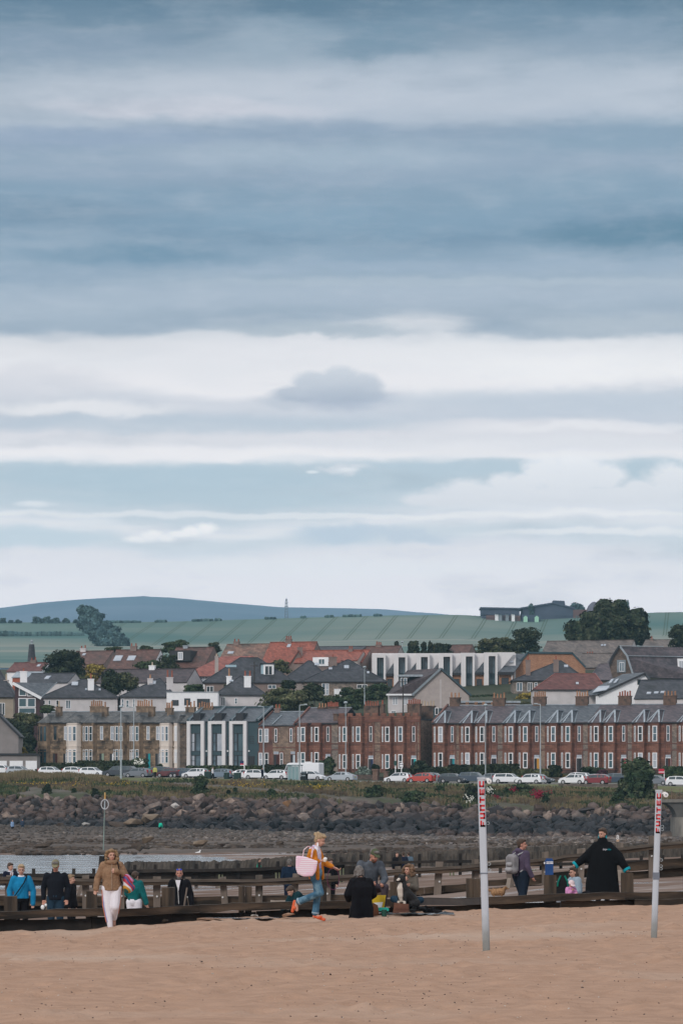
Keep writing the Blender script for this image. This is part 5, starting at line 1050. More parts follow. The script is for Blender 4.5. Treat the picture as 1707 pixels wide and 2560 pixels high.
# garden hedges in front of the terraces
def hedge(label, u0, u1, v0, v1, n, m, depth=1.2, seed=0, yard=None, lumpy=.12, name='hedge'):
 Ya, Yb = Yn(n, u0), Yn(n, u1); x0, x1 = PX(u0, Ya), PX(u1, Yb); L = (x1-x0)/CT; H = (v1-v0)/FPX*Ya; z = PZ(v1, Ya)
 gz = town_z((x0+x1)/2, (Ya+Yb)/2)-z
 r = tag(bpy.data.objects.new(name, None), label, 'hedge'); 
 rg = np.random.RandomState(seed+int(u0)); N = int(max(260, L*H*75)); vs = []
 core = MB(); core.box(.12, L-.12, .12, depth-.12, min(gz, 0)-.6, H-.14, m)
 for i in range(N):
  f = rg.randint(0, 10); a = rg.uniform(0, L); b = rg.uniform(0, depth); c = rg.uniform(-.1, H)
  if f < 5: p = Vector((a, rg.uniform(-.1, .12), c)); nn = Vector((0, -1, 0))
  elif f < 8: p = Vector((a, b, H+rg.uniform(-.16, .1)+lumpy*nz(a*.9, 0, seed))); nn = Vector((0, 0, 1))
  else: p = Vector((L if f == 9 else 0, b, c)); nn = Vector((1 if f == 9 else -1, 0, 0))
  nn = (nn+Vector(rg.normal(size=3)*.5)).normalized(); t = nn.orthogonal().normalized(); t.rotate(Matrix.Rotation(rg.uniform(0, 6.28), 3, nn)); w = nn.cross(t); s_ = rg.uniform(.08, .2)
  core.add([p-t*s_-w*s_, p+t*s_-w*s_*.7, p+t*s_+w*s_, p-t*s_*.8+w*s_], [(0, 1, 2, 3)], m)
 bpy.data.objects.remove(r); o = core.build(name); o.location = (x0, Ya, z); o.rotation_euler = (0, 0, -TH); tag(o, label, 'hedge'); return o
for a in [('dark clipped hedge before the first stone houses, upper row', 80, 200, 1909, 1925, 618, M_lf[0]), ('dark clipped hedge in front of the second stone houses', 196, 325, 1903, 1922, 620, M_lf[0]),
          ('dark lower hedge along the road wall at the left', 120, 285, 1918, 1935, 600, M_lf[0]), ('lowest hedge stretch behind the long grass at the far left', 30, 130, 1926, 1936, 596, M_lf[0]), ('clipped hedge in front of the modern houses', 466, 575, 1916, 1938, 610, M_lf[1]), ('clipped hedge under the sale board', 573, 655, 1916, 1938, 612, M_lf[1]),
          ('dark hedge right of the sale board up to the van', 655, 715, 1914, 1938, 611, M_lf[0]), ('low hedge in front of the parapet house', 965, 1025, 1924, 1945, 606, M_lf[0]),
          ('tall dark hedge between the rounded hedge and the first post', 1060, 1125, 1919, 1950, 602, M_lf[0]), ('long dark hedge behind the first volleyball post', 1120, 1225, 1914, 1950, 603, M_lf[0]),
          ('hedge below the blue-door terrace house', 1222, 1292, 1912, 1946, 604, M_lf[0]), ('olive hedge step in front of the yellow-door house', 1290, 1368, 1924, 1944, 598, M_lf[2]), ('dark block of hedge beside the tall lamp post', 1370, 1398, 1915, 1940, 600, M_lf[0]),
          ('low hedge right of the bush', 1655, 1760, 1918, 1948, 606, M_lf[1])]: hedge(*a)
T_('clipped_bush', 'big rounded dark green clipped bush at the corner of the parapet house', 1050, 606, 56, 1900, 1948, M_lf[0], 61, n=16, nleaf=5000, lf=.18, cat='bush')
T_('shrub', 'pale grey-green round shrub by the road pillar', 908, 600, 44, 1914, 1948, M_lf[4], 62, nleaf=2600, lf=.16, cat='shrub')
T_('shrub', 'dark shrub between the pale shrub and the brick pillar', 938, 604, 24, 1908, 1936, M_lf[0], 63, nleaf=1200, lf=.16, cat='shrub')
T_('shrub', 'grey-green garden tree behind the white saloon car', 812, 602, 60, 1892, 1945, M_lf[1], 64, n=14, nleaf=4200, lf=.2, cat='shrub')
T_('shrub', 'rose bush with white blooms by the turquoise door', 352, 606, 52, 1893, 1930, M_lf[1], 65, nleaf=2600, lf=.17, cat='shrub')
T_('shrub', 'small green bush in front of the cream bay', 398, 606, 28, 1910, 1932, M_lf[1], 66, nleaf=1000, lf=.17, cat='shrub')
T_('shrub', 'garden shrubs in front of the crimson-door house', 1480, 604, 80, 1916, 1944, M_lf[1], 67, nleaf=2400, lf=.2, cat='shrub')
T_('shrub', 'dark purple-leaved shrub left of the shore bush', 1503, 602, 30, 1924, 1944, mat('leaf_purple', (.05, .02, .03), (.08, .03, .045)), 68, nleaf=1000, lf=.2, cat='shrub')
T_('shrub', 'straw-coloured grasses by the road under the tall lamp', 1395, 590, 60, 1934, 1950, M_lf[3], 69, nleaf=900, lf=.2, cat='shrub')
# the big bush on the shore bank
T_('shore_bush', 'big dark green bush on the shore bank, in front of the terrace, near the bridge', 1585, 528, 112, 1892, 2008, M_lf[1], 70, n=26, nleaf=11000, lf=.24, cat='bush')
# bushes on the bank, each where the photo has one
for i, (u, v0, v1, w, c) in enumerate([(118, 1960, 1984, 26, 0), (240, 1970, 1990, 22, 0), (272, 1974, 1984, 18, 1), (500, 1935, 1988, 54, 1), (186, 1970, 1982, 12, 1), (572, 1972, 1990, 12, 0), (588, 1968, 1984, 12, 1),
                                       (680, 1972, 1990, 26, 1), (935, 1962, 1992, 50, 1), (1035, 1970, 2002, 66, 1), (1100, 1962, 1984, 30, 1), (1178, 1958, 2006, 44, 0), (1222, 1964, 1994, 36, 1), (1300, 1958, 1980, 90, 1), (1362, 1986, 2008, 22, 1), (1545, 1982, 2010, 50, 1), (960, 1968, 1986, 26, 2), (790, 1964, 1978, 20, 3)]):
 vt_ = HOR-(L_top(u)-CZ)*FPX/Yn(538, u); vv = HOR-(L_verge(u)-CZ)*FPX/Yn(556, u); n = 538+18*max(-.1, min(.95, (vt_-v1)/(vt_-vv))); Y = Yn(n, u)
 lab = ['dark low bush on the bank left of the life ring', 'dark bush on the bank behind the life ring', 'small green bush right of the life ring', 'tall ragged green bush on the bank below the white-coated walker', 'tiny bush on the left bank', 'small dark bush under the green cabinets', 'small green bush beside it under the cabinets', 'low green bush on the bank under the van', 'wide green thicket on the bank under the pale car', 'green thicket at the top of the boulders, mid right', 'green bush below the dark grey cars', 'dark bush with white blooms just left of the first volleyball post', 'bush with white blooms just right of the first volleyball post', 'long green growth on the bank right of the first post', 'small green bush under the red flowers', 'green bush at the foot of the big shore bush', 'olive scrub on the bank right of the thicket', 'yellow-green scrub on the bank right of the bus shelter'][i]
 T_('bank_bush', lab, u, Y, w, v0, v1, M_lf[c], 80+i, n=9, nleaf=int(500+w*28), lf=.17, cat='bush')
M_fl = {'red': mat('crimson_flowers', (.26, .012, .035), (.17, .01, .03)), 'white': mat('white_flowers', (.75, .75, .68)), 'yellow': mat('yellow_flowers', (.55, .38, .03), (.45, .3, .03))}
def flowers(label, u, v, w, h, Y, c, n, sz=.13, seed=1):
 o = MB(); rg = random.Random(seed); s = Y/FPX
 for _ in range(n):
  x, z = rg.gauss(0, .4)*w*s/1.6, rg.gauss(0, .4)*h*s/1.6; o.ball((x, rg.uniform(-.5, .3), z), sz*rg.uniform(.6, 1.2), M_fl[c], 5, 3)
 o = o.build('flowers'); o.location = (PX(u, Y), Y, PZ(v, Y)); o['kind'] = 'stuff'; o['label'] = label
flowers('bright crimson valerian clump on the bank right of the first post', 1344, 1986, 20, 18, 521, 'red', 90, .14, 2)
flowers('scattered crimson flowers above the clump', 1350, 1978, 56, 8, 524, 'red', 36, .09, 3)
flowers('crimson flowers close to the first volleyball post', 1240, 1992, 20, 12, 521, 'red', 22, .09, 4)
flowers('crimson flower patch high on the bank', 1282, 1973, 22, 9, 527, 'red', 22, .09, 5)
flowers('white blooms left of the first volleyball post', 1172, 1996, 26, 22, 521, 'white', 34, .08, 6)
flowers('white blooms right of the first volleyball post', 1224, 1976, 22, 26, 525, 'white', 40, .08, 7)
flowers('white roses by the turquoise door', 348, 1907, 30, 14, 600, 'white', 30, .14, 8)
flowers('yellow broom patch by the far-left hedge', 70, 1932, 26, 4, 590, 'yellow', 60, .18, 9)
for i, (u, v, w, h) in enumerate([(200, 1965, 120, 12), (310, 1960, 140, 12), (400, 1968, 120, 16), (620, 1962, 120, 14), (120, 1958, 160, 8), (450, 1975, 60, 12), (800, 1965, 80, 12)]):
 flowers(['yellow ragwort on the left bank below the hedge', 'yellow ragwort left of the pale lamp post foot', 'yellow ragwort below the walker in yellow', 'yellow ragwort under the green cabinets', 'yellow ragwort at the far left bank', 'yellow ragwort left of the ragged bush', 'yellow ragwort right of the bus shelter'][i], u, v, w, h, Yn(548, u), 'yellow', 70, .07, 20+i)
# rough grass, thousands of blades, on the bank
def grass():
 rg = np.random.RandomState(4); A = MB(); ms = [mat('straw_grass', (.185, .145, .08), (.13, .10, .06), scale=.2), M_lf[1], M_lf[2], mat('rust_grass', (.125, .088, .058), (.085, .068, .045), scale=.2)]
 P = {m.name: ([], []) for m in ms}
 for _ in range(15000):
  x = rg.uniform(-60, 60); n = rg.uniform(536, 554.5); y = n-.4045*x; u = ucol(x, y)
  if u < -40 or u > 1750: continue
  z = town_z(x, y); q = nz(x*.09, n*.22, 6)+.5*nz(x*.35, n*.6, 3)+.1*rg.normal()
  bare = nz(x*.06+5, (n+x*.5)*.14, 9)
  if bare > .22: continue
  m = ms[1] if q > .28 else ms[2] if q > .05 else ms[0] if q > -.3 else ms[3]
  vs, fs = P[m.name]; h = rg.uniform(.2, .62)*(1.35 if n > 552 and u < 300 else 1)
  for k in range(3):
   a = rg.uniform(0, 6.28); dx, dy = .09*math.cos(a), .09*math.sin(a); ox, oy = rg.normal(size=2)*.16; i = len(vs)
   vs += [(x+ox-dx, y+oy-dy, z-.1), (x+ox+dx, y+oy+dy, z-.1), (x+ox+dx*.3+rg.normal()*.1, y+oy, z+h), (x+ox-dx*.6, y+oy, z+h*.8)]; fs.append((i, i+1, i+2, i+3))
 M = MB()
 for m in ms: M.add(P[m.name][0], P[m.name][1], m)
 o = M.build('grass'); o['kind'] = 'stuff'
 o['label'] = 'rough straw and green grass on the shore bank'
grass()
# ------------------------------------------------------------------ sea defence boulders
def hull(name, seed, n, ax):
 rg = np.random.RandomState(seed); bm = bmesh.new()
 for _ in range(n):
  d = rg.normal(size=3); d /= np.linalg.norm(d); bm.verts.new(Vector(d*rg.uniform(.85, 1.12)*ax))
 bmesh.ops.convex_hull(bm, input=bm.verts); [bm.verts.remove(v) for v in list(bm.verts) if not v.link_faces]; bmesh.ops.recalc_face_normals(bm, faces=bm.faces)
 me = bpy.data.meshes.new(name); bm.to_mesh(me); bm.free(); return me
def boulder(seed): r = random.Random(seed); return hull('boulder', seed, r.choice((11, 13, 15, 18)), np.array([r.uniform(1.1, 1.5), r.uniform(.75, 1.05), r.uniform(.55, .85)]))
def rockmat(name, cols, dark):
 m = bpy.data.materials.new(name); m.use_nodes = True; nt = m.node_tree; ns, lk = nt.nodes, nt.links; b = ns['Principled BSDF']; b.inputs['Roughness'].default_value = .85; b.inputs['Specular IOR Level'].default_value = .25
 tc = ns.new('ShaderNodeTexCoord'); ge = ns.new('ShaderNodeNewGeometry'); oi = ns.new('ShaderNodeObjectInfo')
 vo = ns.new('ShaderNodeTexWhiteNoise'); vo.noise_dimensions = '1D'
 ad = ns.new('ShaderNodeMath'); ad.operation = 'ADD'; lk.new(oi.outputs['Random'], ad.inputs[0]); lk.new(ge.outputs['Random Per Island'], ad.inputs[1]); lk.new(ad.outputs[0], vo.inputs['W'])
 r = ns.new('ShaderNodeValToRGB'); r.color_ramp.interpolation = 'CONSTANT'; el = r.color_ramp.elements
 for i, (p, c) in enumerate(cols):
  e = el[i] if i < 2 else el.new(p); e.position = p; e.color = (*c, 1)
 lk.new(vo.outputs['Value'], r.inputs[0])
 n = ns.new('ShaderNodeTexNoise'); n.inputs['Scale'].default_value = 1.4; n.inputs['Detail'].default_value = 6; lk.new(ge.outputs['Position'], n.inputs['Vector'])
 mr = ns.new('ShaderNodeMapRange'); mr.inputs[1].default_value = .3; mr.inputs[2].default_value = .7; mr.inputs[3].default_value = .6; mr.inputs[4].default_value = 1.25; lk.new(n.outputs[0], mr.inputs[0])
 hs = ns.new('ShaderNodeMix'); hs.data_type = 'RGBA'; hs.blend_type = 'MULTIPLY'; hs.inputs[0].default_value = 1; lk.new(r.outputs[0], hs.inputs[6])
 cc = ns.new('ShaderNodeCombineColor'); [lk.new(mr.outputs[0], cc.inputs[i]) for i in range(3)]; lk.new(cc.outputs[0], hs.inputs[7])
 # weed and wet below the tide mark (a stain with its own ragged edge)
 sp = ns.new('ShaderNodeSeparateXYZ'); lk.new(ge.outputs['Position'], sp.inputs[0]); n2 = ns.new('ShaderNodeTexNoise'); n2.inputs['Scale'].default_value = .25; lk.new(ge.outputs['Position'], n2.inputs['Vector'])
 m2 = ns.new('ShaderNodeMath'); m2.operation = 'MULTIPLY_ADD'; m2.inputs[1].default_value = 2.6; lk.new(n2.outputs[0], m2.inputs[0]); lk.new(sp.outputs[2], m2.inputs[2])
 def rng_(v0, v1):
  q = ns.new('ShaderNodeMapRange'); q.inputs[1].default_value = v0; q.inputs[2].default_value = v1; lk.new(m2.outputs[0], q.inputs[0]); return q.outputs[0]
 band = ns.new('ShaderNodeMath'); band.operation = 'MULTIPLY'; lk.new(rng_(3.3, 2.3), band.inputs[0]); lk.new(rng_(.5, 1.1), band.inputs[1])
 sc_ = ns.new('ShaderNodeMath'); sc_.operation = 'MULTIPLY'; sc_.inputs[1].default_value = .85; lk.new(band.outputs[0], sc_.inputs[0])
 mx = ns.new('ShaderNodeMix'); mx.data_type = 'RGBA'; lk.new(sc_.outputs[0], mx.inputs[0]); lk.new(hs.outputs[2], mx.inputs[6]); mx.inputs[7].default_value = (*dark, 1); lk.new(mx.outputs[2], b.inputs['Base Color'])
 bp = ns.new('ShaderNodeBump'); bp.inputs['Distance'].default_value = .06; lk.new(n.outputs[0], bp.inputs['Height']); lk.new(bp.outputs[0], b.inputs['Normal']); return m
BTONE = None
M_rock = rockmat('boulder_stone', [(0, (.082, .058, .052)), (.22, (.12, .088, .078)), (.42, (.052, .042, .042)), (.6, (.10, .07, .06)), (.78, (.155, .122, .108)), (.88, (.045, .04, .042)), (.955, (.24, .18, .15))], (.022, .026, .032))
BM = [boulder(i) for i in range(12)]
for b in BM: b.materials.append(M_rock)
def rocks():
 rg = np.random.RandomState(9); L = []
 for i in range(32):                      # rows up the slope
  n = 521.5+14.4*i/31
  x = -78+rg.uniform(0, .7)
  while x < 84:
   s = rg.uniform(.42, 1.08)*(1.0 if rg.rand() < .84 else 1.4)
   y = n+rg.normal()*.3-.4045*x; u = ucol(x, y)
   if -350 < u < 2150: L.append((s, x, y, town_z(x, y)+rg.uniform(-.55, .2), rg.randint(12), rg.uniform(-.9, .9), rg.uniform(-.8, .8), rg.uniform(0, 6.28)))
   x += s*rg.uniform(1.3, 2.1)
 L.sort(key=lambda t: -t[0]/t[2]); return L
ZN = ['at the left edge', 'below the garages', 'under the first stone house', 'left of the life ring pole', 'behind the life ring', 'right of the life ring', 'below the cream bay', 'under the ragged bank bush', 'below the green cabinets', 'below the verge walker', 'under the bus shelter', 'right of the bus shelter', 'under the silver saloon', 'below the parapet house', 'under the red car', 'left of the first net post', 'beside the first net post', 'under the crimson flowers', 'below the rubble sea wall', 'under the tall white car', 'under the big shore bush', 'beside the bridge']
RL = rocks(); cnt = 0; rest = []
for k, (s, x, y, z, m, a, b, c) in enumerate(RL):
 if -25 < ucol(x, y) < 1740 and cnt < 300:
  cnt += 1
  o = bpy.data.objects.new('boulder', BM[m]); COL.objects.link(o); o.location = (x, y, z); o.scale = (s, s, s); o.rotation_euler = (a, b, c)
  u = ucol(x, y); rr = (y+.4045*x-522)/16
  zn = ZN[min(len(ZN)-1, max(0, int(u/1707*len(ZN))))]; rw = ('foot', 'lower half', 'middle', 'upper half', 'top')[min(4, max(0, int(rr*5)))]
  tag(o, ('flattish' if m in (0, 3, 7) else 'blocky' if m in (1, 4, 8, 10) else 'wedge-shaped' if m in (2, 6) else 'rounded-corner')+(' large' if s > .98 else '')+' boulder at the '+rw+' of the rocks, '+zn, 'boulder', 'boulders of the sea defence')
 else: rest.append((s, x, y, z, m, a, b, c))
def merge_rocks(name, lst, meshes, matr, label):
 V = []; F = []; off = 0; cache = {}
 for i, me in enumerate(meshes):
  v = np.empty(len(me.vertices)*3); me.vertices.foreach_get('co', v); f = np.empty(len(me.polygons)*3, int); me.polygons.foreach_get('vertices', f); cache[i] = (v.reshape(-1, 3), f.reshape(-1, 3))
 for s, x, y, z, m, a, b, c in lst:
  v, f = cache[m]; R_ = np.array(Matrix.Rotation(c, 3, 'Z') @ Matrix.Rotation(b, 3, 'Y') @ Matrix.Rotation(a, 3, 'X'))
  V.append(v@R_.T*s+(x, y, z)); F.append(f+off); off += len(v)
 V = np.concatenate(V); F = np.concatenate(F); me = bpy.data.meshes.new(name); me.vertices.add(len(V)); me.vertices.foreach_set('co', V.ravel()); me.loops.add(len(F)*3); me.loops.foreach_set('vertex_index', F.ravel())
 me.polygons.add(len(F)); me.polygons.foreach_set('loop_start', np.arange(len(F))*3); me.polygons.foreach_set('loop_total', np.full(len(F), 3)); me.update(calc_edges=True); me.materials.append(matr)
 o = bpy.data.objects.new(name, me); COL.objects.link(o); o['kind'] = 'stuff'; o['label'] = label; return o
merge_rocks('boulder_field', rest, BM, M_rock, 'smaller heaped sea defence stones between the boulders')
# loose stones in front, and brown weedy rocks on the flat
def pebble(seed): return hull('stone', seed+50, 13, np.array([1.25, .95, .6]))
PB = [pebble(i) for i in range(8)]
M_peb = rockmat('shore_stone', [(0, (.13, .10, .085)), (.25, (.18, .15, .135)), (.5, (.09, .07, .06)), (.7, (.15, .135, .135)), (.9, (.25, .21, .185))], (.07, .058, .05))
M_weed = mat('weedy_rock', (.072, .05, .038), (.035, .027, .022), rough=.9, scale=.8, c3=(.12, .09, .07), s3=.4, f3=.4, bump=.08, bscale=3)
def loose():
 rg = np.random.RandomState(3); A = []; Bq = []
 for _ in range(9000):
  u = rg.uniform(-30, 1740); x0 = PX(u, 480); yb = 522-.4045*x0; t = rg.beta(2.2, 1.0)
  y0 = 372+(-20 if u > 900 else 0)-(u/1707)*30; y = y0+(yb-y0)*t; x = PX(u, y); zz = FZ(x, y)
  if u < 250 and t < .8 and rg.rand() < .55: continue
  A.append((rg.uniform(.12, .42)*(.6+.7*t), x, y, zz+.02, rg.randint(8), rg.normal()*.3, rg.normal()*.3, rg.uniform(0, 6.28)))
 for _ in range(4200):
  u = rg.uniform(-30, 1740); y = 294+150*rg.rand()**1.6; x = PX(u, y); zz = FZ(x, y); q = nz(x*.06, y*.05, 12)
  if q < -.05: continue
  Bq.append((rg.uniform(.15, .75)*(.5+q), x, y, zz-.02, rg.randint(8), rg.normal()*.15, rg.normal()*.15, rg.uniform(0, 6.28)))
 merge_rocks('loose_stones', A, PB, M_peb, 'loose grey and brown stones at the foot of the sea defence')
 merge_rocks('weedy_rocks', Bq, PB, M_weed, 'low brown weed-covered rocks on the foreshore')
def FZ(x, y):
 yb = 522-.4045*x; return fore_fn(x, max(0, min(1, (y-300)/(yb-300))))[2]
loose()
for i, (u, v, w, h, c) in enumerate([(110, 2113, 42, 16, 1), (345, 2116, 36, 20, 1), (370, 2100, 40, 22, 2), (152, 2064, 20, 16, 1), (555, 2110, 22, 16, 1), (670, 2114, 18, 12, 1), (700, 2108, 22, 16, 1), (335, 2057, 46, 18, 2), (380, 2046, 70, 26, 2), (300, 2062, 60, 18, 1), (718, 2006, 24, 28, 3), (215, 2060, 34, 12, 4), (500, 2108, 40, 20, 2), (436, 2014, 22, 12, 5)]):
 Y = 9600*2.75/(v+h/2-2034) if v > 2075 else Yn(523 if v > 2030 else 532, u); Y = min(Y, 530)
 o = bpy.data.objects.new('rock', BM[(i*5) % 12].copy() if True else None); COL.objects.link(o); s = Y/FPX
 o.data.materials.clear(); o.data.materials.append({1: M_weed, 2: mat('tawny_rock', (.21, .155, .11), (.14, .10, .07), scale=.8, bump=.05), 3: mat('ochre_rock', (.32, .18, .09), (.25, .13, .07), scale=1), 4: mat('pale_slab', (.33, .31, .29), (.25, .23, .21)), 5: mat('whitish_rock', (.5, .46, .44), (.4, .37, .35))}[c])
 o.location = (PX(u, Y), Y, PZ(v, Y)); o.scale = (w*s/2.3, w*s/2.3, h*s/1.3); o.rotation_euler = (0, .1*((i % 3)-1), i)
 tag(o, ['dark low rock at the left above the water', 'round brown rock on the foreshore left of centre', 'tawny rock behind the round brown one', 'dark boulder left of the life ring pole', 'dark rock above the man with sunglasses', 'small dark pointed rock on the flat', 'brown cone-shaped rock on the flat', 'long tawny rock at the left end of the brown ledge', 'big tawny ledge rock near the walker in green', 'low dark ledge rock right of the life ring pole', 'ochre standing boulder in the sea defence', 'pale flat slab at the foot of the sea defence', 'broad tawny rock on the shore in mid-left', 'whitish boulder near the top of the sea defence'][i], 'rock')
# tall straw grass at the left that hides the lower half of the parked cars, one uncountable mass
def tall_grass():
 rg = np.random.RandomState(8); ms = [mat('straw_grass', (0, 0, 0)), mat('pale_straw', (.26, .205, .125), (.19, .15, .09), scale=.3), M_lf[2]]; P = [([], []) for _ in ms]
 for _ in range(15000):
  n = rg.uniform(553, 560); x = rg.uniform(-56, -32); y = n-.4045*x; u = ucol(x, y)
  if not -30 < u < 296: continue
  k = min(1, max(.35, (300-u)/70)); z = town_z(x, y); h = rg.uniform(.75, 1.4)*k*(.8+.5*nz(x*.2, 3)); vs, fs = P[rg.choice(3, p=[.45, .35, .2])]; a = rg.uniform(0, 6.28); dx, dy = .05*math.cos(a), .05*math.sin(a); i = len(vs); t = rg.normal()*.18
  vs += [(x-dx, y-dy, z-.1), (x+dx, y+dy, z-.1), (x+t+dx*.3, y, z+h), (x+t-dx*.4, y, z+h*.9)]; fs.append((i, i+1, i+2, i+3))
 M = MB()
 for m, (v, f) in zip(ms, P): M.add(v, f, m)
 o = M.build('tall_grass'); o['kind'] = 'stuff'; o['label'] = 'tall straw grass on the verge at the left, in front of parked cars'
tall_grass()
for a in [(1215, 722, 140, 1737, 1764, M_lf[1], 'olive bushes behind the long terrace, under the white block'), (1190, 706, 90, 1752, 1772, M_lf[0], 'dark shrubs right behind the long terrace ridge, by the pinkish gable'), (1300, 700, 60, 1748, 1768, M_lf[2], 'yellowish bush behind the long terrace chimneys, under the stone villa'),
          (590, 704, 60, 1700, 1730, M_lf[1], 'green bushes behind the white pyramid-roofed bungalow'), (985, 735, 60, 1716, 1744, M_lf[0], 'dark bushes between the white block and the pinkish gable house'), (855, 690, 120, 1742, 1770, M_lf[1], 'green shrubs over the battlemented houses')]:
 T_('shrub', a[6], a[0], a[1], a[2], a[3], a[4], a[5], int(a[0]), n=14, nleaf=3000, cat='bush')
def back_extension():
 h = House('flat_extension', 'low grey flat-roofed extensions in a line behind the long terrace ridge', 1150, Y=662, cat='building'); m = MB(); m.box(0, h.X(1298), 0, 5, -2, h.Z(1757), M_brharl); m.build('wall', h.root); r = MB(); r.box(-.2, h.X(1298)+.2, -.3, 5.2, h.Z(1757), h.Z(1752), M_leadw); r.build('roof', h.root)
 for u in (1165, 1187, 1206, 1228): r = MB(); [r.cyl((h.X(u+k*4), -.6, h.Z(1766)), (h.X(u+k*4), -.6, h.Z(1755)), .12, .1, M_pot, 7) for k in range(2)]; r.build('chimney_pot', h.root)
back_extension()
# ------------------------------------------------------------------ cars and street furniture
M_tyre = mat('tyre', (.02, .02, .02)); M_rim = mat('alloy', (.4, .4, .42), rough=.4, metal=.5); M_cgl = mat('car_glass', (.03, .045, .055), (.06, .08, .09), scale=1, rough=.08, spec=.8)
M_tail = mat('tail_light', (.4, .01, .015), rough=.3); M_head = mat('head_light', (.6, .62, .65), rough=.2); M_plate = mat('plate_yellow', (.55, .42, .05)); M_platew = mat('plate_white', (.7, .7, .7))
PAINT = {k: mat('paint_'+k, c, rough=.32, spec=.6) for k, c in dict(white=(.78, .79, .82), silver=(.42, .46, .51), grey=(.17, .19, .22), dark=(.045, .055, .07), navy=(.05, .075, .11), red=(.45, .06, .045), darkred=(.20, .02, .03), blue=(.16, .21, .27), maroon=(.12, .03, .035)).items()}
# stations: x (0 front .. 1 rear), belt z, roof z (None = none), half widths
SHAPES = {'hatch': (4.0, 1.74, 1.48, [(0, .60, .60), (.04, .68, .68), (.23, .88, .90), (.40, .95, 1.42), (.62, .97, 1.48), (.88, .98, 1.40), (.985, .93, .97), (1, .6, .6)]),
          'estate': (4.5, 1.8, 1.5, [(0, .6, .6), (.03, .70, .70), (.24, .90, .93), (.38, .96, 1.42), (.55, .97, 1.5), (.92, .99, 1.44), (.985, .95, 1.0), (1, .6, .6)]),
          'suv': (4.45, 1.86, 1.68, [(0, .7, .7), (.03, .82, .82), (.24, 1.02, 1.05), (.37, 1.08, 1.58), (.55, 1.1, 1.68), (.9, 1.12, 1.6), (.985, 1.05, 1.12), (1, .7, .7)]),
          'saloon': (4.6, 1.8, 1.44, [(0, .58, .58), (.03, .68, .68), (.26, .90, .92), (.42, .95, 1.38), (.58, .96, 1.44), (.72, .98, 1.34), (.87, .98, 1.02), (.985, .92, .93), (1, .6, .6)]),
          'pickup': (5.2, 1.88, 1.75, [(0, .75, .75), (.03, .9, .9), (.22, 1.06, 1.1), (.33, 1.1, 1.66), (.55, 1.1, 1.75), (.9, 1.12, 1.7), (.985, 1.1, 1.3), (1, .75, .75)])}
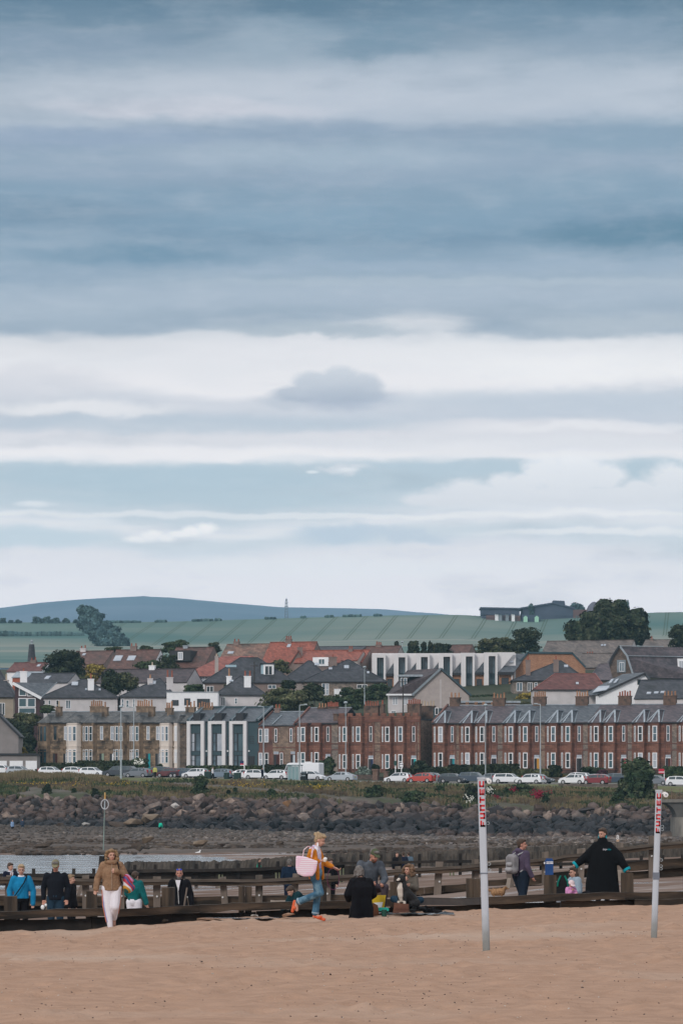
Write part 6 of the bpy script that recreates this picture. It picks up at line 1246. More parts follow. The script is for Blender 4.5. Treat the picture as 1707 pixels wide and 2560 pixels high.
def car(shape, paint, label, u, n=566, flip=False, group='cars parked along the shore road', dz=0, ang=0, cat='car'):
 L, Wd, H, st = SHAPES[shape]; Y = Yn(n, u); x = PX(u, Y); g = town_z(x, Y)+.06+dz
 r = empty('parked_car', (x, Y, g), -TH+(math.pi if flip else 0)+ang, label, cat, group)
 P = PAINT[paint]; B = MB(); zb = .28 if shape not in ('suv', 'pickup') else .36; hw = Wd/2; vs = []; n_ = len(st)
 for t, zz, zr in st:
  x_ = (t-.5)*L; wb = hw*(.88 if t in (0, 1) else 1); wr = hw*.99 if zr-zz < .06 else hw*.76
  vs += [(x_, -wb, zb), (x_, -wb, .55), (x_, -wb, zz), (x_, -wr, zr), (x_, wr, zr), (x_, wb, zz), (x_, wb, .55), (x_, wb, zb)]
 fs = []
 for i in range(n_-1):
  for k in range(8): a, b = i*8+k, i*8+(k+1) % 8; fs.append((a, b, b+8, a+8))
 fs += [tuple(range(8))[::-1], tuple(range((n_-1)*8, n_*8))]; B.add(vs, fs, P)
 o = B.build('body', r); bv = o.modifiers.new('b', 'BEVEL'); bv.width = .05; bv.segments = 2; bv.limit_method = 'ANGLE'; bv.angle_limit = R(25)
 # side glass, windscreen, rear window laid just proud of the shell
 G = MB(); cab = [s_ for s_ in st if s_[2]-s_[1] > .2]
 def pt(s_, f, side, out=.012):
  t, zz, zr = s_; y0, y1 = hw, hw*.76; return ((t-.5)*L, side*(lerp(y0, y1, f)+out), lerp(zz, zr, f)+.0)
 ends = [st[st.index(cab[0])-1]]+cab+[st[st.index(cab[-1])+1]]
 for side in (-1, 1):
  for i in range(len(cab)-1):
   a, b = cab[i], cab[i+1]; t0 = a[0]+(.012 if i else .0); t1 = b[0]-.012
   aa = (t0, lerp(a[1], b[1], (t0-a[0])/(b[0]-a[0])), lerp(a[2], b[2], (t0-a[0])/(b[0]-a[0]))); bb = (t1, lerp(a[1], b[1], (t1-a[0])/(b[0]-a[0])), lerp(a[2], b[2], (t1-a[0])/(b[0]-a[0])))
   q = [pt(aa, .08, side), pt(bb, .08, side), pt(bb, .86, side), pt(aa, .86, side)]; G.add(q if side < 0 else q[::-1], [(0, 1, 2, 3)], M_cgl)
  a, b = ends[0], ends[1]; G.add([((a[0]+.04-.5)*L, side*(hw*.99), a[1]+.08), pt(b, .1, side), pt(b, .86, side)], [(0, 1, 2)], M_cgl)
 G.build('side_window', r)
 for nm, a, b in (('windscreen', ends[0], ends[1]), ('rear_window', ends[-1], ends[-2])):
  G = MB(); s1 = 1 if nm == 'windscreen' else -1; p = [((lerp(a[0], b[0], f)-.5)*L-s1*.02, y, lerp(a[2], b[2], f)+.015) for f, y in ((.12, -hw*.84), (.12, hw*.84), (.9, hw*.68), (.9, -hw*.68))]
  G.add(p, [(0, 1, 2, 3) if s1 < 0 else (3, 2, 1, 0)], M_cgl); G.build(nm, r)
 wr_ = .33 if shape not in ('suv', 'pickup') else .37
 for fx in (.19, .81):
  for sy in (-1, 1):
   T = MB(); xx = (fx-.5)*L; T.cyl((xx, sy*(hw-.2), wr_), (xx, sy*(hw+.015), wr_), wr_, wr_, M_tyre, 16); w = T.build('wheel', r)
   Q = MB(); Q.cyl((xx, sy*(hw+.015), wr_), (xx, sy*(hw+.03), wr_), wr_*.62, wr_*.55, M_rim, 12); Q.build('rim', w)
 for sy in (-1, 1):
  l = MB(); a = st[1]; l.box(-L/2-.005, -L/2+.16, min(sy*hw*.95, sy*hw*.55), max(sy*hw*.95, sy*hw*.55), a[1]-.2, a[1]-.03, M_head); l.build('headlight', r)
  l = MB(); t1 = .72 if shape in ('saloon',) else .9; hh = .3 if shape == 'saloon' else .5; l.box(L/2-.16, L/2+.012, min(sy*hw*.99, sy*hw*.7), max(sy*hw*.99, sy*hw*.7), .98-hh*.5, 1.0+(hh*.3 if shape != 'saloon' else -.1), M_tail); l.build('tail_light', r)
 q = MB(); q.box(L/2, L/2+.03, -.26, .26, .62, .74, M_plate); q.box(-L/2-.03, -L/2, -.26, .26, .45, .57, M_platew); q.build('number_plate', r)
 return r
C = [('pickup', 'dark', 'dark pickup-like car behind the pale lamp post, left of the silver-grey hatchback', 300, 572, 0), ('hatch', 'grey', 'silver-grey car just right of the pale lamp post, front to the left', 345, 565, 0), ('suv', 'dark', 'dark four-by-four behind the walker in yellow', 392, 571, 0),
     ('hatch', 'maroon', 'dark red car end peeping right of the dark four-by-four', 424, 567, 0), ('hatch', 'navy', 'low dark car left of the white hatchback with a red tail light', 452, 567, 0), ('hatch', 'white', 'white hatchback with red tail light, left of the green cabinet and white-coated walker', 490, 566, 0),
     ('hatch', 'blue', 'blue-grey hatchback between two green cabinets', 551, 566, 0), ('saloon', 'white', 'white car behind the broad green cabinet', 612, 567, 1), ('hatch', 'white', 'white hatchback left of the walker in dark clothes', 645, 566, 1), ('hatch', 'white', 'white car with red tail light right of the walker in dark clothes', 690, 565, 0), ('hatch', 'grey', 'roof of a grey car behind the white van', 708, 576, 0), ('hatch', 'white', 'white car nose peeping right of the van', 780, 566, 1),
     ('saloon', 'silver', 'white and silver saloon near the middle, right of the grey-green garden tree', 852, 565, 0), ('hatch', 'white', 'white hatchback with red tail light left of the red car', 996, 564, 0), ('hatch', 'red', 'bright red car, the only vivid red one', 1052, 563, 0), ('estate', 'grey', 'grey estate car right behind the bright red car', 1082, 570, 1), ('hatch', 'dark', 'dark blue-grey car right of the red one, front to the right', 1132, 565, 1), ('suv', 'navy', 'dark blue car just left of the first volleyball post', 1184, 566, 1),
     ('hatch', 'grey', 'grey car behind, just right of the first volleyball post', 1240, 571, 1), ('estate', 'white', 'long white estate right of the first volleyball post', 1272, 567, 1), ('hatch', 'white', 'white hatchback beside the foot of the tall lamp post', 1324, 562, 0), ('estate', 'dark', 'dark estate behind the white hatchback at the tall lamp post', 1345, 570, 1),
     ('suv', 'white', 'tall white car with red tail lights and yellow plate', 1438, 571, 0), ('hatch', 'white', 'lower white car in front of the tall white one', 1432, 560.8, 0), ('estate', 'silver', 'silver car between the white pair and the dark red car', 1484, 567, 0), ('hatch', 'darkred', 'dark red car near the big shore bush', 1489, 560.8, 0), ('suv', 'navy', 'dark van-like car half hidden by the big shore bush', 1532, 566, 0),
     ('hatch', 'grey', 'grey car nose right of the big shore bush', 1640, 570, 1), ('hatch', 'white', 'white car at the right edge above the bridge', 1700, 563, 1), ('hatch', 'white', 'white car at the far-left edge', 8, 588, 1), ('hatch', 'silver', 'pale car roof in the long grass at the far left', 50, 584, 1), ('hatch', 'white', 'white car roof showing over the long grass, left of its neighbour', 130, 580, 1), ('hatch', 'white', 'white car roof over the long grass under the terrace', 190, 580, 1), ('hatch', 'white', 'white car roof nearest the dark pickup', 232, 578, 1)]
for sh, p, lab, u, n, fl in C: car(sh, p, lab, u, n, bool(fl))
def van():
 u, n = 757, 570; Y = Yn(n, u); x = PX(u, Y); r = empty('van', (x, Y, town_z(x, Y)+.05), -TH, 'tall white van behind the glass bus shelter', 'van'); P = PAINT['white']
 B = MB(); B.prism([(-3.0, .4), (3.0, .4), (3.0, 2.5), (2.85, 2.62), (-1.75, 2.62), (-2.2, 2.45), (-2.55, 1.45), (-2.95, 1.1)], -1.0, 1.0, P, 'y'); o = B.build('body', r); bv = o.modifiers.new('b', 'BEVEL'); bv.width = .08; bv.segments = 2
 G = MB(); G.add([(-2.46, -1.01, 1.45), (-1.5, -1.01, 1.45), (-1.5, -1.01, 2.2), (-2.15, -1.01, 2.2)], [(0, 1, 2, 3)], M_cgl); G.build('side_window', r)
 G = MB(); G.add([(-2.6, -.9, 1.5), (-2.6, .9, 1.5), (-2.27, .9, 2.4), (-2.27, -.9, 2.4)], [(3, 2, 1, 0)], M_cgl); G.build('windscreen', r)
 for fx in (-1.9, 1.9):
  for sy in (-1, 1): T = MB(); T.cyl((fx, sy*.8, .38), (fx, sy*1.02, .38), .38, .38, M_tyre, 14); T.build('wheel', r)
van()
M_pole = mat('galvanised_pole', (.42, .47, .50), (.34, .39, .42), scale=1, rough=.5); M_cab = mat('green_cabinet', (.018, .04, .038), (.03, .055, .05), scale=1)
def lamp(label, u, vt, vb, n, arm=(18, -2), w=3.2, m=None, cap='arm'):
 Y = Yn(n, u); x = PX(u, Y); z = min(PZ(vb, Y), town_z(x, Y)); r = empty('street_lamp', (x, Y, z), 0, label, 'street lamp', 'street lamps along the shore road'); H = PZ(vt, Y)-z; s = Y/FPX; m = m or M_pole
 P = MB(); P.cyl((0, 0, 0), (0, 0, H*.3), w*s*.6, w*s*.55, m, 8); P.cyl((0, 0, H*.3), (0, 0, H), w*s*.42, w*s*.3, m, 8); P.build('pole', r)
 if cap == 'arm':
  A = MB(); A.cyl((0, 0, H), (arm[0]*s, 0, H+.1), .07, .06, m, 6); A.build('arm', r); L_ = MB(); L_.box(min(0, arm[0]*s)+ (arm[0]*s*.6 if arm[0] > 0 else 0), min(0, arm[0]*s)+abs(arm[0]*s*.55)+(arm[0]*s*.5 if arm[0] > 0 else 0), -.15, .15, H+.02, H+.2, m); L_.build('lamp_head', r)
 else: L_ = MB(); L_.ball((0, 0, H+.1), (.32, .32, .2), m, 8, 6); L_.build('lamp_head', r)
lamp('pale thick street lamp in front of the dark stone terrace house', 303, 1768, 1944, 557, cap='top', w=4)
lamp('thin street lamp behind the stone terrace, right of the pale thick one', 335, 1769, 1930, 600, cap='arm', arm=(-16, 0))
lamp('street lamp in front of the dark modern houses flank', 659, 1767, 1930, 590, arm=(-14, 0), cap='arm')
lamp('street lamp rising through the bay house with purple roof, behind the bus shelter', 749, 1763, 1950, 560, arm=(18, 0))
lamp('slim street lamp at the left parapet house', 864, 1758, 1938, 590, cap='top', w=2.6)
lamp('slim street lamp just left of the first volleyball post, brown foot', 1213, 1764, 1945, 590, cap='top', w=2.4)
lamp('tall street lamp in the middle of the long red terrace', 1350, 1761, 1940, 592, arm=(-16, 0))
lamp('lamp post on the slope behind the parapet houses, in front of the slate cottage', 911, 1669, 1745, 715, cap='top', w=2.2)
lamp('thin pole among the poplars', 1005, 1606, 1640, 845, cap='top', w=2)
def wpole(label, u, vt, vb, Y, w=2.5):
 r = MB(); s = Y/FPX; r.cyl((0, 0, 0), (0, 0, (vb-vt)*s), w*s*.5, w*s*.42, mat('dark_timber_pole', (.05, .04, .035)), 7); r.box(-.7, .7, -.06, .06, (vb-vt)*s-.8, (vb-vt)*s-.68, mat('dark_timber_pole', (0, 0, 0)))
 o = r.build('telegraph_pole'); o.location = (PX(u, Y), Y, PZ(vb, Y)); tag(o, label, 'pole')
wpole('dark telegraph pole beside the pinkish gable house', 1007, 1694, 1790, 684, 3)
wpole('brown telegraph pole in front of the dormer house', 636, 1655, 1705, 722, 3)
wpole('short telegraph pole at the harled cottage by the rooflight house', 241, 1674, 1706, 724)
for i, (u, v0, v1, w, n, l) in enumerate([(518, 1927, 1947, 16, 559, 'dark green utility cabinet left of the white-coated walker'), (565, 1930, 1948, 11, 559, 'slim dark green utility cabinet, the middle one of three'), (592, 1931, 1949, 17, 559, 'broad dark green utility cabinet, the right one of three')]):
 Y = Yn(n, u); s = Y/FPX; x = PX(u, Y); r = empty('utility_cabinet', (x, Y, town_z(x, Y)), -TH, l, 'cabinet', 'green utility cabinets on the verge'); b = MB(); h = (v1-v0)*s; b.box(-w*s/2, w*s/2, 0, .5, 0, h-.06, M_cab); b.build('body', r)
 b = MB(); b.box(-w*s/2-.04, w*s/2+.04, -.04, .54, h-.06, h, mat('cabinet_top', (.16, .22, .21))); b.build('lid', r); b = MB(); b.box(-w*s/2+.06, -.02, -.025, -.002, .1, h-.14, M_cab); b.box(.02, w*s/2-.06, -.025, -.002, .1, h-.14, M_cab); b.build('door', r)
def shelter():
 u, n = 733, 560; Y = Yn(n, u); s = Y/FPX; x = PX(u, Y); r = empty('bus_shelter', (x, Y, town_z(x, Y)), -TH, 'blue-green glass bus shelter in front of the white van', 'bus shelter'); w, h = 30*s, 38*s
 mg = mat('shelter_glass', (.13, .24, .27), (.18, .3, .32), scale=1, rough=.1, spec=.8); F = MB()
 for q in (-w/2, -w/6, w/6, w/2-.06): F.box(q, q+.06, 0, .06, 0, h, M_pole)
 for q in (-w/2, w/2-.06): F.box(q, q+.06, 1.2, 1.26, 0, h, M_pole)
 F.build('frame', r); G = MB(); G.box(-w/2+.06, w/2-.06, .02, .04, .15, h-.1, mg); G.build('glass_panel', r); G = MB(); G.box(-w/2-.02, -w/2, .06, 1.2, .15, h-.1, mg); G.build('glass_panel', r)
 G = MB(); G.box(-w/2-.1, w/2+.1, -.15, 1.4, h, h+.12, mat('shelter_roof', (.12, .2, .22))); G.build('roof', r); G = MB(); G.box(-w/2+.3, w/2-.3, .7, 1.0, .5, .56, M_pole); G.build('bench', r)
shelter()
def small(name, label, cat, u, n, parts, rz=None, group=None):
 Y = Yn(n, u); x = PX(u, Y); r = empty(name, (x, Y, town_z(x, Y)), -TH if rz is None else rz, label, cat, group)
 for nm, f in parts: m = MB(); f(m, Y/FPX); m.build(nm, r)
 return r
M_nv = mat('sign_navy', (.02, .035, .10)); M_rs = mat('sign_red', (.5, .03, .06)); M_brp = mat('brown_pillar', (.14, .085, .07), (.2, .13, .1), scale=3)
small('litter_bin', 'black litter bin at the right end of the bus shelter', 'bin', 759, 559.5, [('body', lambda m, s: (m.box(-.45, .45, 0, .55, 0, 1.02, mat('black_plastic', (.012, .014, .016))))), ('lid', lambda m, s: (m.box(-.5, .5, -.05, .6, 1.02, 1.14, mat('black_plastic', (0, 0, 0))), m.box(-.3, .3, -.07, -.051, .72, .9, M_lead)))])
def board(label, u, v0, v1, vb, w, cols, n, post=1, pu=None):
 Y = Yn(n, u); s = Y/FPX; x = PX(u, Y); g = town_z(x, Y); r = empty('sale_board', (x, Y, g), 0, label, 'sign'); H = (vb-v0)*s; H = max(H, 2.0); P = MB(); px = ((pu or u)-u)*s; P.box(px-.06, px+.06, 0, .1, -.2, H, M_white); P.build('post', r)
 B = MB(); hh = (v1-v0)*s; z1 = PZ(v0, Y)-g; k = 0
 for f, c in cols: B.box(-w*s/2, w*s/2, -.06, -.003, z1-hh*(k+f), z1-hh*k, c); k += f
 B.build('board', r)
board('navy, red and white house sale board above the road, by the modern houses', 605, 1902, 1914, 1933, 9, [(.55, M_nv), (.3, M_rs), (.15, M_white)], 583, pu=611)
board('crimson and white house sale board behind the shore bush', 1652, 1922, 1934, 1958, 14, [(.6, M_rs), (.15, M_white), (.25, M_rs)], 578, pu=1659)
board('white sale board fixed over the van, against the bay house', 770, 1904, 1910, 1935, 16, [(1, M_white)], 590)
board('small dark green sign on a post left of the white one, parapet house', 988, 1902, 1914, 1935, 8, [(1, mat('sign_green', (.03, .07, .06)))], 585)
board('small white sign with a dark line beside the dark green one', 1003, 1907, 1917, 1937, 8, [(.3, M_white), (.15, M_nv), (.55, M_white)], 584)
small('brick_pillar', 'brown stone gate pillar right of the pale shrub, the taller one', 'pillar', 937, 584, [('shaft', lambda m, s: m.box(-.4, .4, 0, .7, 0, 1.5, M_brp)), ('cap', lambda m, s: m.box(-.5, .5, -.1, .8, 1.5, 1.75, M_brp))])
small('brick_pillar', 'brown stone gate pillar right of the dark railing, the shorter one', 'pillar', 963, 584, [('shaft', lambda m, s: m.box(-.3, .3, 0, .6, 0, 1.3, M_brp)), ('cap', lambda m, s: m.box(-.38, .38, -.1, .7, 1.3, 1.45, M_brp))])
def wall_run(label, u0, u1, vt, n, m, th=.35, rail=False):
 Ya, Yb = Yn(n, u0), Yn(n, u1); x0, x1 = PX(u0, Ya), PX(u1, Yb); L = (x1-x0)/CT; N = max(1, int(L/4)); w = MB()
 for i in range(N):
  a, b = L*i/N, L*(i+1)/N; wa = (x0+a*CT, Ya-a*ST); wb = (x0+b*CT, Yb+(L-b)*ST); g = min(town_z(*wa), town_z(*wb)); t = PZ(vt, (wa[1]+wb[1])/2)
  w.box(a, b, 0, th, g-.4-0, t, m); w.box(a, b, -.05, th+.05, t, t+.1, m)
 o = w.build('garden_wall'); o.location = (x0, Ya, 0); o.rotation_euler = (0, 0, -TH); tag(o, label, 'wall'); return o
M_gw = stone('garden_wall_stone', (.15, .115, .10), (.10, .08, .07), mo, .5, .25)
wall_run('brown garden wall below the stone terrace hedges', -20, 470, 1934, 590, M_gw); wall_run('low garden wall in front of the modern block hedge', 470, 720, 1938, 592, M_gw); wall_run('garden wall below the parapet houses', 790, 935, 1938, 588, M_gw)
wall_run('railing wall between the two stone gate pillars', 940, 960, 1944, 586, M_gw); wall_run('garden wall behind the red and grey cars', 966, 1290, 1943, 588, M_gw); wall_run('garden wall behind the tall lamp post up to the bush', 1290, 1570, 1945, 588, M_gw); wall_run('dark garden wall right of the bush', 1600, 1760, 1946, 588, M_gw)
wall_run('long rubble sea wall on the bank between thicket and bush', 1395, 1640, 1961.5, 556.5, stone('sea_wall_stone', (.19, .16, .14), (.13, .11, .10), mo, .5, .3), .5)
wall_run('brown wall in front of the garages', -20, 75, 1913, 612, M_gw)
# concrete bridge with arch, pier and rails at the right edge
def bridge():
 Y = 500; u0 = 1652; x0 = PX(u0, Y); r = empty('bridge', (x0, Y, 0), 0, 'concrete bridge with an arched dark opening, pale pier and rusty railing at the right edge', 'bridge')
 M_c = mat('old_concrete', (.20, .185, .165), (.13, .12, .11), scale=.7, c3=(.28, .26, .23), s3=.5, stretch=(1, 1, .4)); X = lambda u: PX(u, Y)-x0; Z = lambda v: PZ(v, Y); m = MB()
 m.box(0, X(1800), 0, 7, Z(2006), Z(1998), M_c); ar = [(X(1652), Z(2006)), (X(1800), Z(2006)), (X(1800), Z(2045)), (X(1690), Z(2043))]+[(X(1652+38*math.sin(a)), Z(2007+37*(1-math.cos(a)))) for a in [math.pi/2*i/8 for i in range(8, -1, -1)]]
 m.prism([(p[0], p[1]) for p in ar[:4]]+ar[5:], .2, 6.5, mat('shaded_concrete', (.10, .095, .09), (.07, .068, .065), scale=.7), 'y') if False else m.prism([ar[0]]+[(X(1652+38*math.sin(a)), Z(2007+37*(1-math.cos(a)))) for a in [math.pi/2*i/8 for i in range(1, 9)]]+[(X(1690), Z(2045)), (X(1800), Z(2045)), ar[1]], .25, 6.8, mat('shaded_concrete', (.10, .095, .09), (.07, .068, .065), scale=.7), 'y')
 m.build('deck', r); p = MB(); p.box(X(1686), X(1800), -.25, 6.9, -2, Z(2043), M_c); p.build('pier', r)
 q = MB(); M_r = mat('rusty_rail', (.16, .10, .08), (.22, .15, .12), scale=2)
 for u in range(1656, 1800, 21): q.box(X(u), X(u)+.07, .1, .17, Z(1998), Z(1971), M_r)
 for v in (1972, 1984): q.box(0, X(1800), .1, .16, Z(v)-.06, Z(v), M_r)
 for u in range(1682, 1720, 2): q.box(X(u), X(u)+.025, .1, .13, Z(1998), Z(1984), M_r)
 q.build('railing', r)
bridge()
# electricity pylon beyond the field
def pylon():
 Y = 3000; x = PX(716, Y); z0 = PZ(1560, Y); s = Y/FPX; r = empty('pylon', (x, Y, z0), 0, 'grey lattice electricity pylon on the skyline beyond the field', 'pylon'); H = 66*s; w = 4.5*s; m = mat('pylon_steel', (.16, .2, .24)); M_ = MB()
 def ww(t): return lerp(w, 2.6*s, min(1, t*1.1)) if t < .9 else 1.6*s
 for sx in (-1, 1):
  for sy in (-1, 1): M_.beam((sx*ww(0), sy*ww(0), 0), (sx*ww(.9), sy*ww(.9), H*.93), .35, .35, m)
 for i in range(9):
  t0, t1 = i/9*.93, (i+1)/9*.93
  for sy in (-1, 1): M_.beam((-ww(t0), sy*ww(t0), H*t0), (ww(t1), sy*ww(t1), H*t1), .2, .2, m); M_.beam((ww(t0), sy*ww(t0), H*t0), (-ww(t1), sy*ww(t1), H*t1), .2, .2, m)
 M_.build('tower', r)
 for t in (.93, .8, .66): q = MB(); q.beam((-ww(t)*1.6, 0, H*t), (ww(t)*1.6, 0, H*t), .3, .3, m); q.build('cross_arm', r)
 q = MB(); q.cyl((0, 0, H*.9), (0, 0, H), .4, .1, m, 5); q.build('peak', r)
pylon()
# life ring and its long pole on the shore, number post
def ring():
 Y = 318; x = PX(262, Y); z0 = PZ(2134, Y); s = Y/FPX; r = empty('life_ring_post', (x, Y, z0), 0, 'tall thin pole with an orange tip and a white ring, standing at the water edge', 'marker pole'); Z = lambda v: PZ(v, Y)-z0
 p = MB(); p.cyl((-.12, 0, -.6), (0, 0, Z(2025)), .05, .042, mat('weathered_green_pole', (.25, .32, .30), (.18, .22, .2), scale=1), 8); p.cyl((0, 0, Z(2025)), (0.03, 0, Z(1996)), .06, .05, M_pole, 8); p.build('pole', r)
 t = MB(); t.cyl((.03, 0, Z(2000)), (.04, 0, Z(1981)), .08, .06, mat('orange_tip', (.45, .22, .06), (.6, .45, .2), scale=3), 8); t.build('tip', r)
 q = MB(); a = [(.03+9*s*math.cos(2*math.pi*i/24), -.1, Z(2011)+12*s*math.sin(2*math.pi*i/24)) for i in range(25)]; q.path(a, .042, mat('grey_white_ring', (.5, .5, .52)), 7); q.build('ring', r)
ring()
# ------------------------------------------------------------------ groynes, posts, beach things
def wood(name, a, b, c=None, st=(1, 1, 1), f=.4, s=2.5): return mat(name, a, b, rough=.95, scale=s, stretch=st, c3=c, s3=1.2, f3=f, bump=.015, bscale=8, rnd=.12)
M_w1 = wood('weathered_groyne_timber', (.098, .068, .048), (.046, .034, .026), (.02, .017, .015), st=(.4, 1, 3), f=.6)
M_w1v = wood('weathered_upright_timber', (.085, .062, .045), (.045, .034, .027), (.024, .02, .018), st=(4, 4, .3), f=.5)
M_w2 = wood('grey_groyne_timber', (.12, .096, .08), (.068, .055, .046), (.19, .165, .14), st=(.25, 1, 2.5), f=.3)
M_w2v = wood('grey_upright_timber', (.20, .16, .135), (.13, .105, .088), (.08, .07, .06), st=(3, 3, .3))
M_wb = wood('tarred_wet_timber', (.018, .016, .016), (.032, .027, .025), (.05, .042, .036), f=.3)
M_wtop = wood('bleached_timber', (.36, .31, .27), (.24, .2, .17), st=(.3, 1, 1))
M_bolt = mat('galvanised_bolt', (.6, .6, .6), rough=.4)
brg = random.Random(21)
def plank(root, name, u0, v0, u1, v1, Y0, Y1, hpx, m, th=.2, wob=.02, top=None, segs=3):
 """horizontal timber between two photo columns; v is its top edge"""
 M_ = MB(); n = segs; prev = None
 P0 = Vector((PX(u0, Y0), Y0, PZ(v0, Y0))); P1 = Vector((PX(u1, Y1), Y1, PZ(v1, Y1))); h = hpx/FPX*(Y0+Y1)/2; o = root.location
 pts = [P0.lerp(P1, i/n)+Vector((0, brg.uniform(-wob, wob), brg.uniform(-wob, wob) if 0 < i < n else 0))-o for i in range(n+1)]; vs = []
 for p in pts:
  hh = h*brg.uniform(.93, 1.05); vs += [(p.x, p.y-th/2, p.z-hh), (p.x, p.y+th/2, p.z-hh), (p.x, p.y+th/2, p.z), (p.x, p.y-th/2, p.z)]
 fs = [(0, 1, 2, 3), tuple(4*n+k for k in (3, 2, 1, 0))]
 for i in range(n):
  for k in range(4): a, b = i*4+k, i*4+(k+1) % 4; fs.append((b, a, a+4, b+4))
 M_.add(vs, fs, m)
 if top: M_.add([(p.x, p.y-th/2-.01, p.z+.004) for p in pts]+[(p.x, p.y+th/2, p.z+.004) for p in pts], [(i, i+1, n+2+i, n+1+i) for i in range(n)], top)
 o_ = M_.build(name, root); return o_
def post(root, name, u, vt, zb, Y, wpx, m, lean=0, split=False, d=None, rough=True):
 M_ = MB(); w = wpx/FPX*Y/2; x = PX(u, Y)-root.location.x; y = Y-root.location.y; zt = PZ(vt, Y)-root.location.z; zb -= root.location.z; d = d or w
 def blk(xa, xb, zt_):
  n = 4; vs = []
  for i in range(n+1):
   t = i/n; z = zb+(zt_-zb)*t; dx = lean*(zt_-z); j = (lambda: brg.uniform(-.008, .008))
   vs += [(xa-dx+j(), y-d, z), (xb-dx+j(), y-d, z), (xb-dx+j(), y+d, z+(brg.uniform(-.02, .02) if i == n else 0)), (xa-dx+j(), y+d, z)]
  fs = [(3, 2, 1, 0), (4*n, 4*n+1, 4*n+2, 4*n+3)]
  for i in range(n):
   for k in range(4): a, b = i*4+k, i*4+(k+1) % 4; fs.append((a, b, b+4, a+4))
  M_.add(vs, fs, m)
 if split: blk(x-w, x-w*.12, zt); blk(x-w*.05, x+w, zt-.01)
 else: blk(x-w, x+w, zt)
 return M_.build(name, root)
# 1: the near groyne that holds the sand
g1 = empty('timber_groyne', (0, 81, -.5), 0, 'nearest timber groyne of square stumps and heavy brown beams, holding back the sand', 'groyne')
Yf = lambda u: (lambda k: 80.9/(1-.417*k))((u-853.5)/FPX)+.35
for u, vt, w, sp in [(-150, 2245, 31, 0), (28, 2241, 31, 0), (230, 2228, 28, 0), (421, 2219, 31, 0), (613, 2215, 33, 1), (803, 2208, 28, 0), (988, 2204, 27, 1), (1182, 2196, 34, 1), (1374, 2187, 30, 0), (1566, 2182, 30, 0), (1760, 2176, 30, 0), (1955, 2171, 30, 0), (2150, 2166, 30, 0), (2345, 2160, 30, 0)]:
 post(g1, 'post', u, vt, -1.6, Yf(u)+.18, w, M_w1v, split=sp)
tops = [(-200, 2284), (0, 2280), (215, 2272), (300, 2273), (500, 2262), (620, 2258), (850, 2252), (1000, 2248), (1210, 2243), (1400, 2234), (1560, 2231), (1720, 2229), (1900, 2226), (2150, 2221), (2400, 2217)]
for (a, va), (b, vb) in zip(tops, tops[1:]): plank(g1, 'beam', a, va, b+1, vb+brg.uniform(-1, 1), Yf(a)-.18, Yf(b)-.18, 19 if a < 1000 else 18, mat('dark_patch_beam', (.06, .055, .055), (.08, .07, .066)) if a == 1000 else M_w1, th=.24, top=M_w2)
for a, va, b, vb, m, h in [(-200, 2304, 230, 2296, M_wb, 50), (231, 2293, 430, 2284, M_wb, 44), (431, 2284, 640, 2280, M_wb, 36), (641, 2278, 1000, 2269, M_wb, 30), (1001, 2266, 1400, 2256, M_w1, 22), (1401, 2253, 1540, 2250, M_w1, 18), (1541, 2250, 1800, 2246, M_w1, 16), (1801, 2246, 2400, 2236, M_w1, 18)]:
 plank(g1, 'board', a, va, b, vb, Yf(a)-.06, Yf(b)-.06, h, m, th=.12)
plank(g1, 'beam', 1585, 2249, 1800, 2244, Yf(1585)-.3, Yf(1800)-.3, 14, M_w1, th=.2, top=M_wtop)
# 2: grey groyne with the hand-height rail
g2 = empty('timber_groyne', (0, 120, -.8), 0, 'second grey timber groyne with a long sloping rail, raking posts and low planks', 'groyne')
r2 = [(-60, 2193), (100, 2194), (250, 2198), (420, 2198), (600, 2199), (720, 2195), (900, 2185), (1010, 2172), (1150, 2165), (1265, 2154), (1345, 2147), (1450, 2134), (1560, 2118), (1640, 2108), (1760, 2100), (2000, 2088), (2300, 2075)]
Y2 = lambda u: 120+2.0*(u-853)/853
for (a, va), (b, vb) in zip(r2, r2[1:]): plank(g2, 'rail', a, va, b+1, vb, Y2(a), Y2(b), 15, M_wb if False else M_w1, th=.26, top=M_w2); plank(g2, 'rail_face', a, va-.5, b+1, vb-.5, Y2(a)-.15, Y2(b)-.15, 7.5, M_w2, th=.05)
bz = lambda x, u: PZ(x, Y2(u))
for u, vt, w, ln in [(24, 2188, 13, .06), (120, 2189, 11, 0), (215, 2189, 17, 0), (305, 2190, 12, 0), (393, 2191, 18, 0), (470, 2192, 14, -.12), (557, 2193, 16, -.08), (648, 2188, 17, 0), (740, 2184, 17, .1), (818, 2184, 17, 0), (905, 2176, 15, 0), (994, 2166, 14, .1), (1098, 2154, 18, .07), (1188, 2148, 18, 0), (1272, 2148, 17, -.05), (1362, 2130, 17, 0), (1452, 2122, 20, .05), (1548, 2106, 17, 0), (1628, 2090, 16, 0), (1715, 2080, 16, 0), (1805, 2080, 16, 0), (1895, 2074, 16, 0), (1985, 2068, 16, 0), (2080, 2062, 16, 0), (2200, 2056, 16, 0)]:
 post(g2, 'post', u, vt, -1.8, Y2(u)+.2, w, M_w2v, lean=ln)
 bl = MB(); Yb_ = Y2(u)+.2-w/FPX*120/2-.02; vb_ = vt+50; bl.cyl((PX(u, Yb_)+ln*.5*0, Yb_-120, PZ(vb_, Yb_)+.8), (PX(u, Yb_), Yb_-120-.03, PZ(vb_, Yb_)+.8), .03, .03, M_bolt, 8); bl.build('bolt', g2)
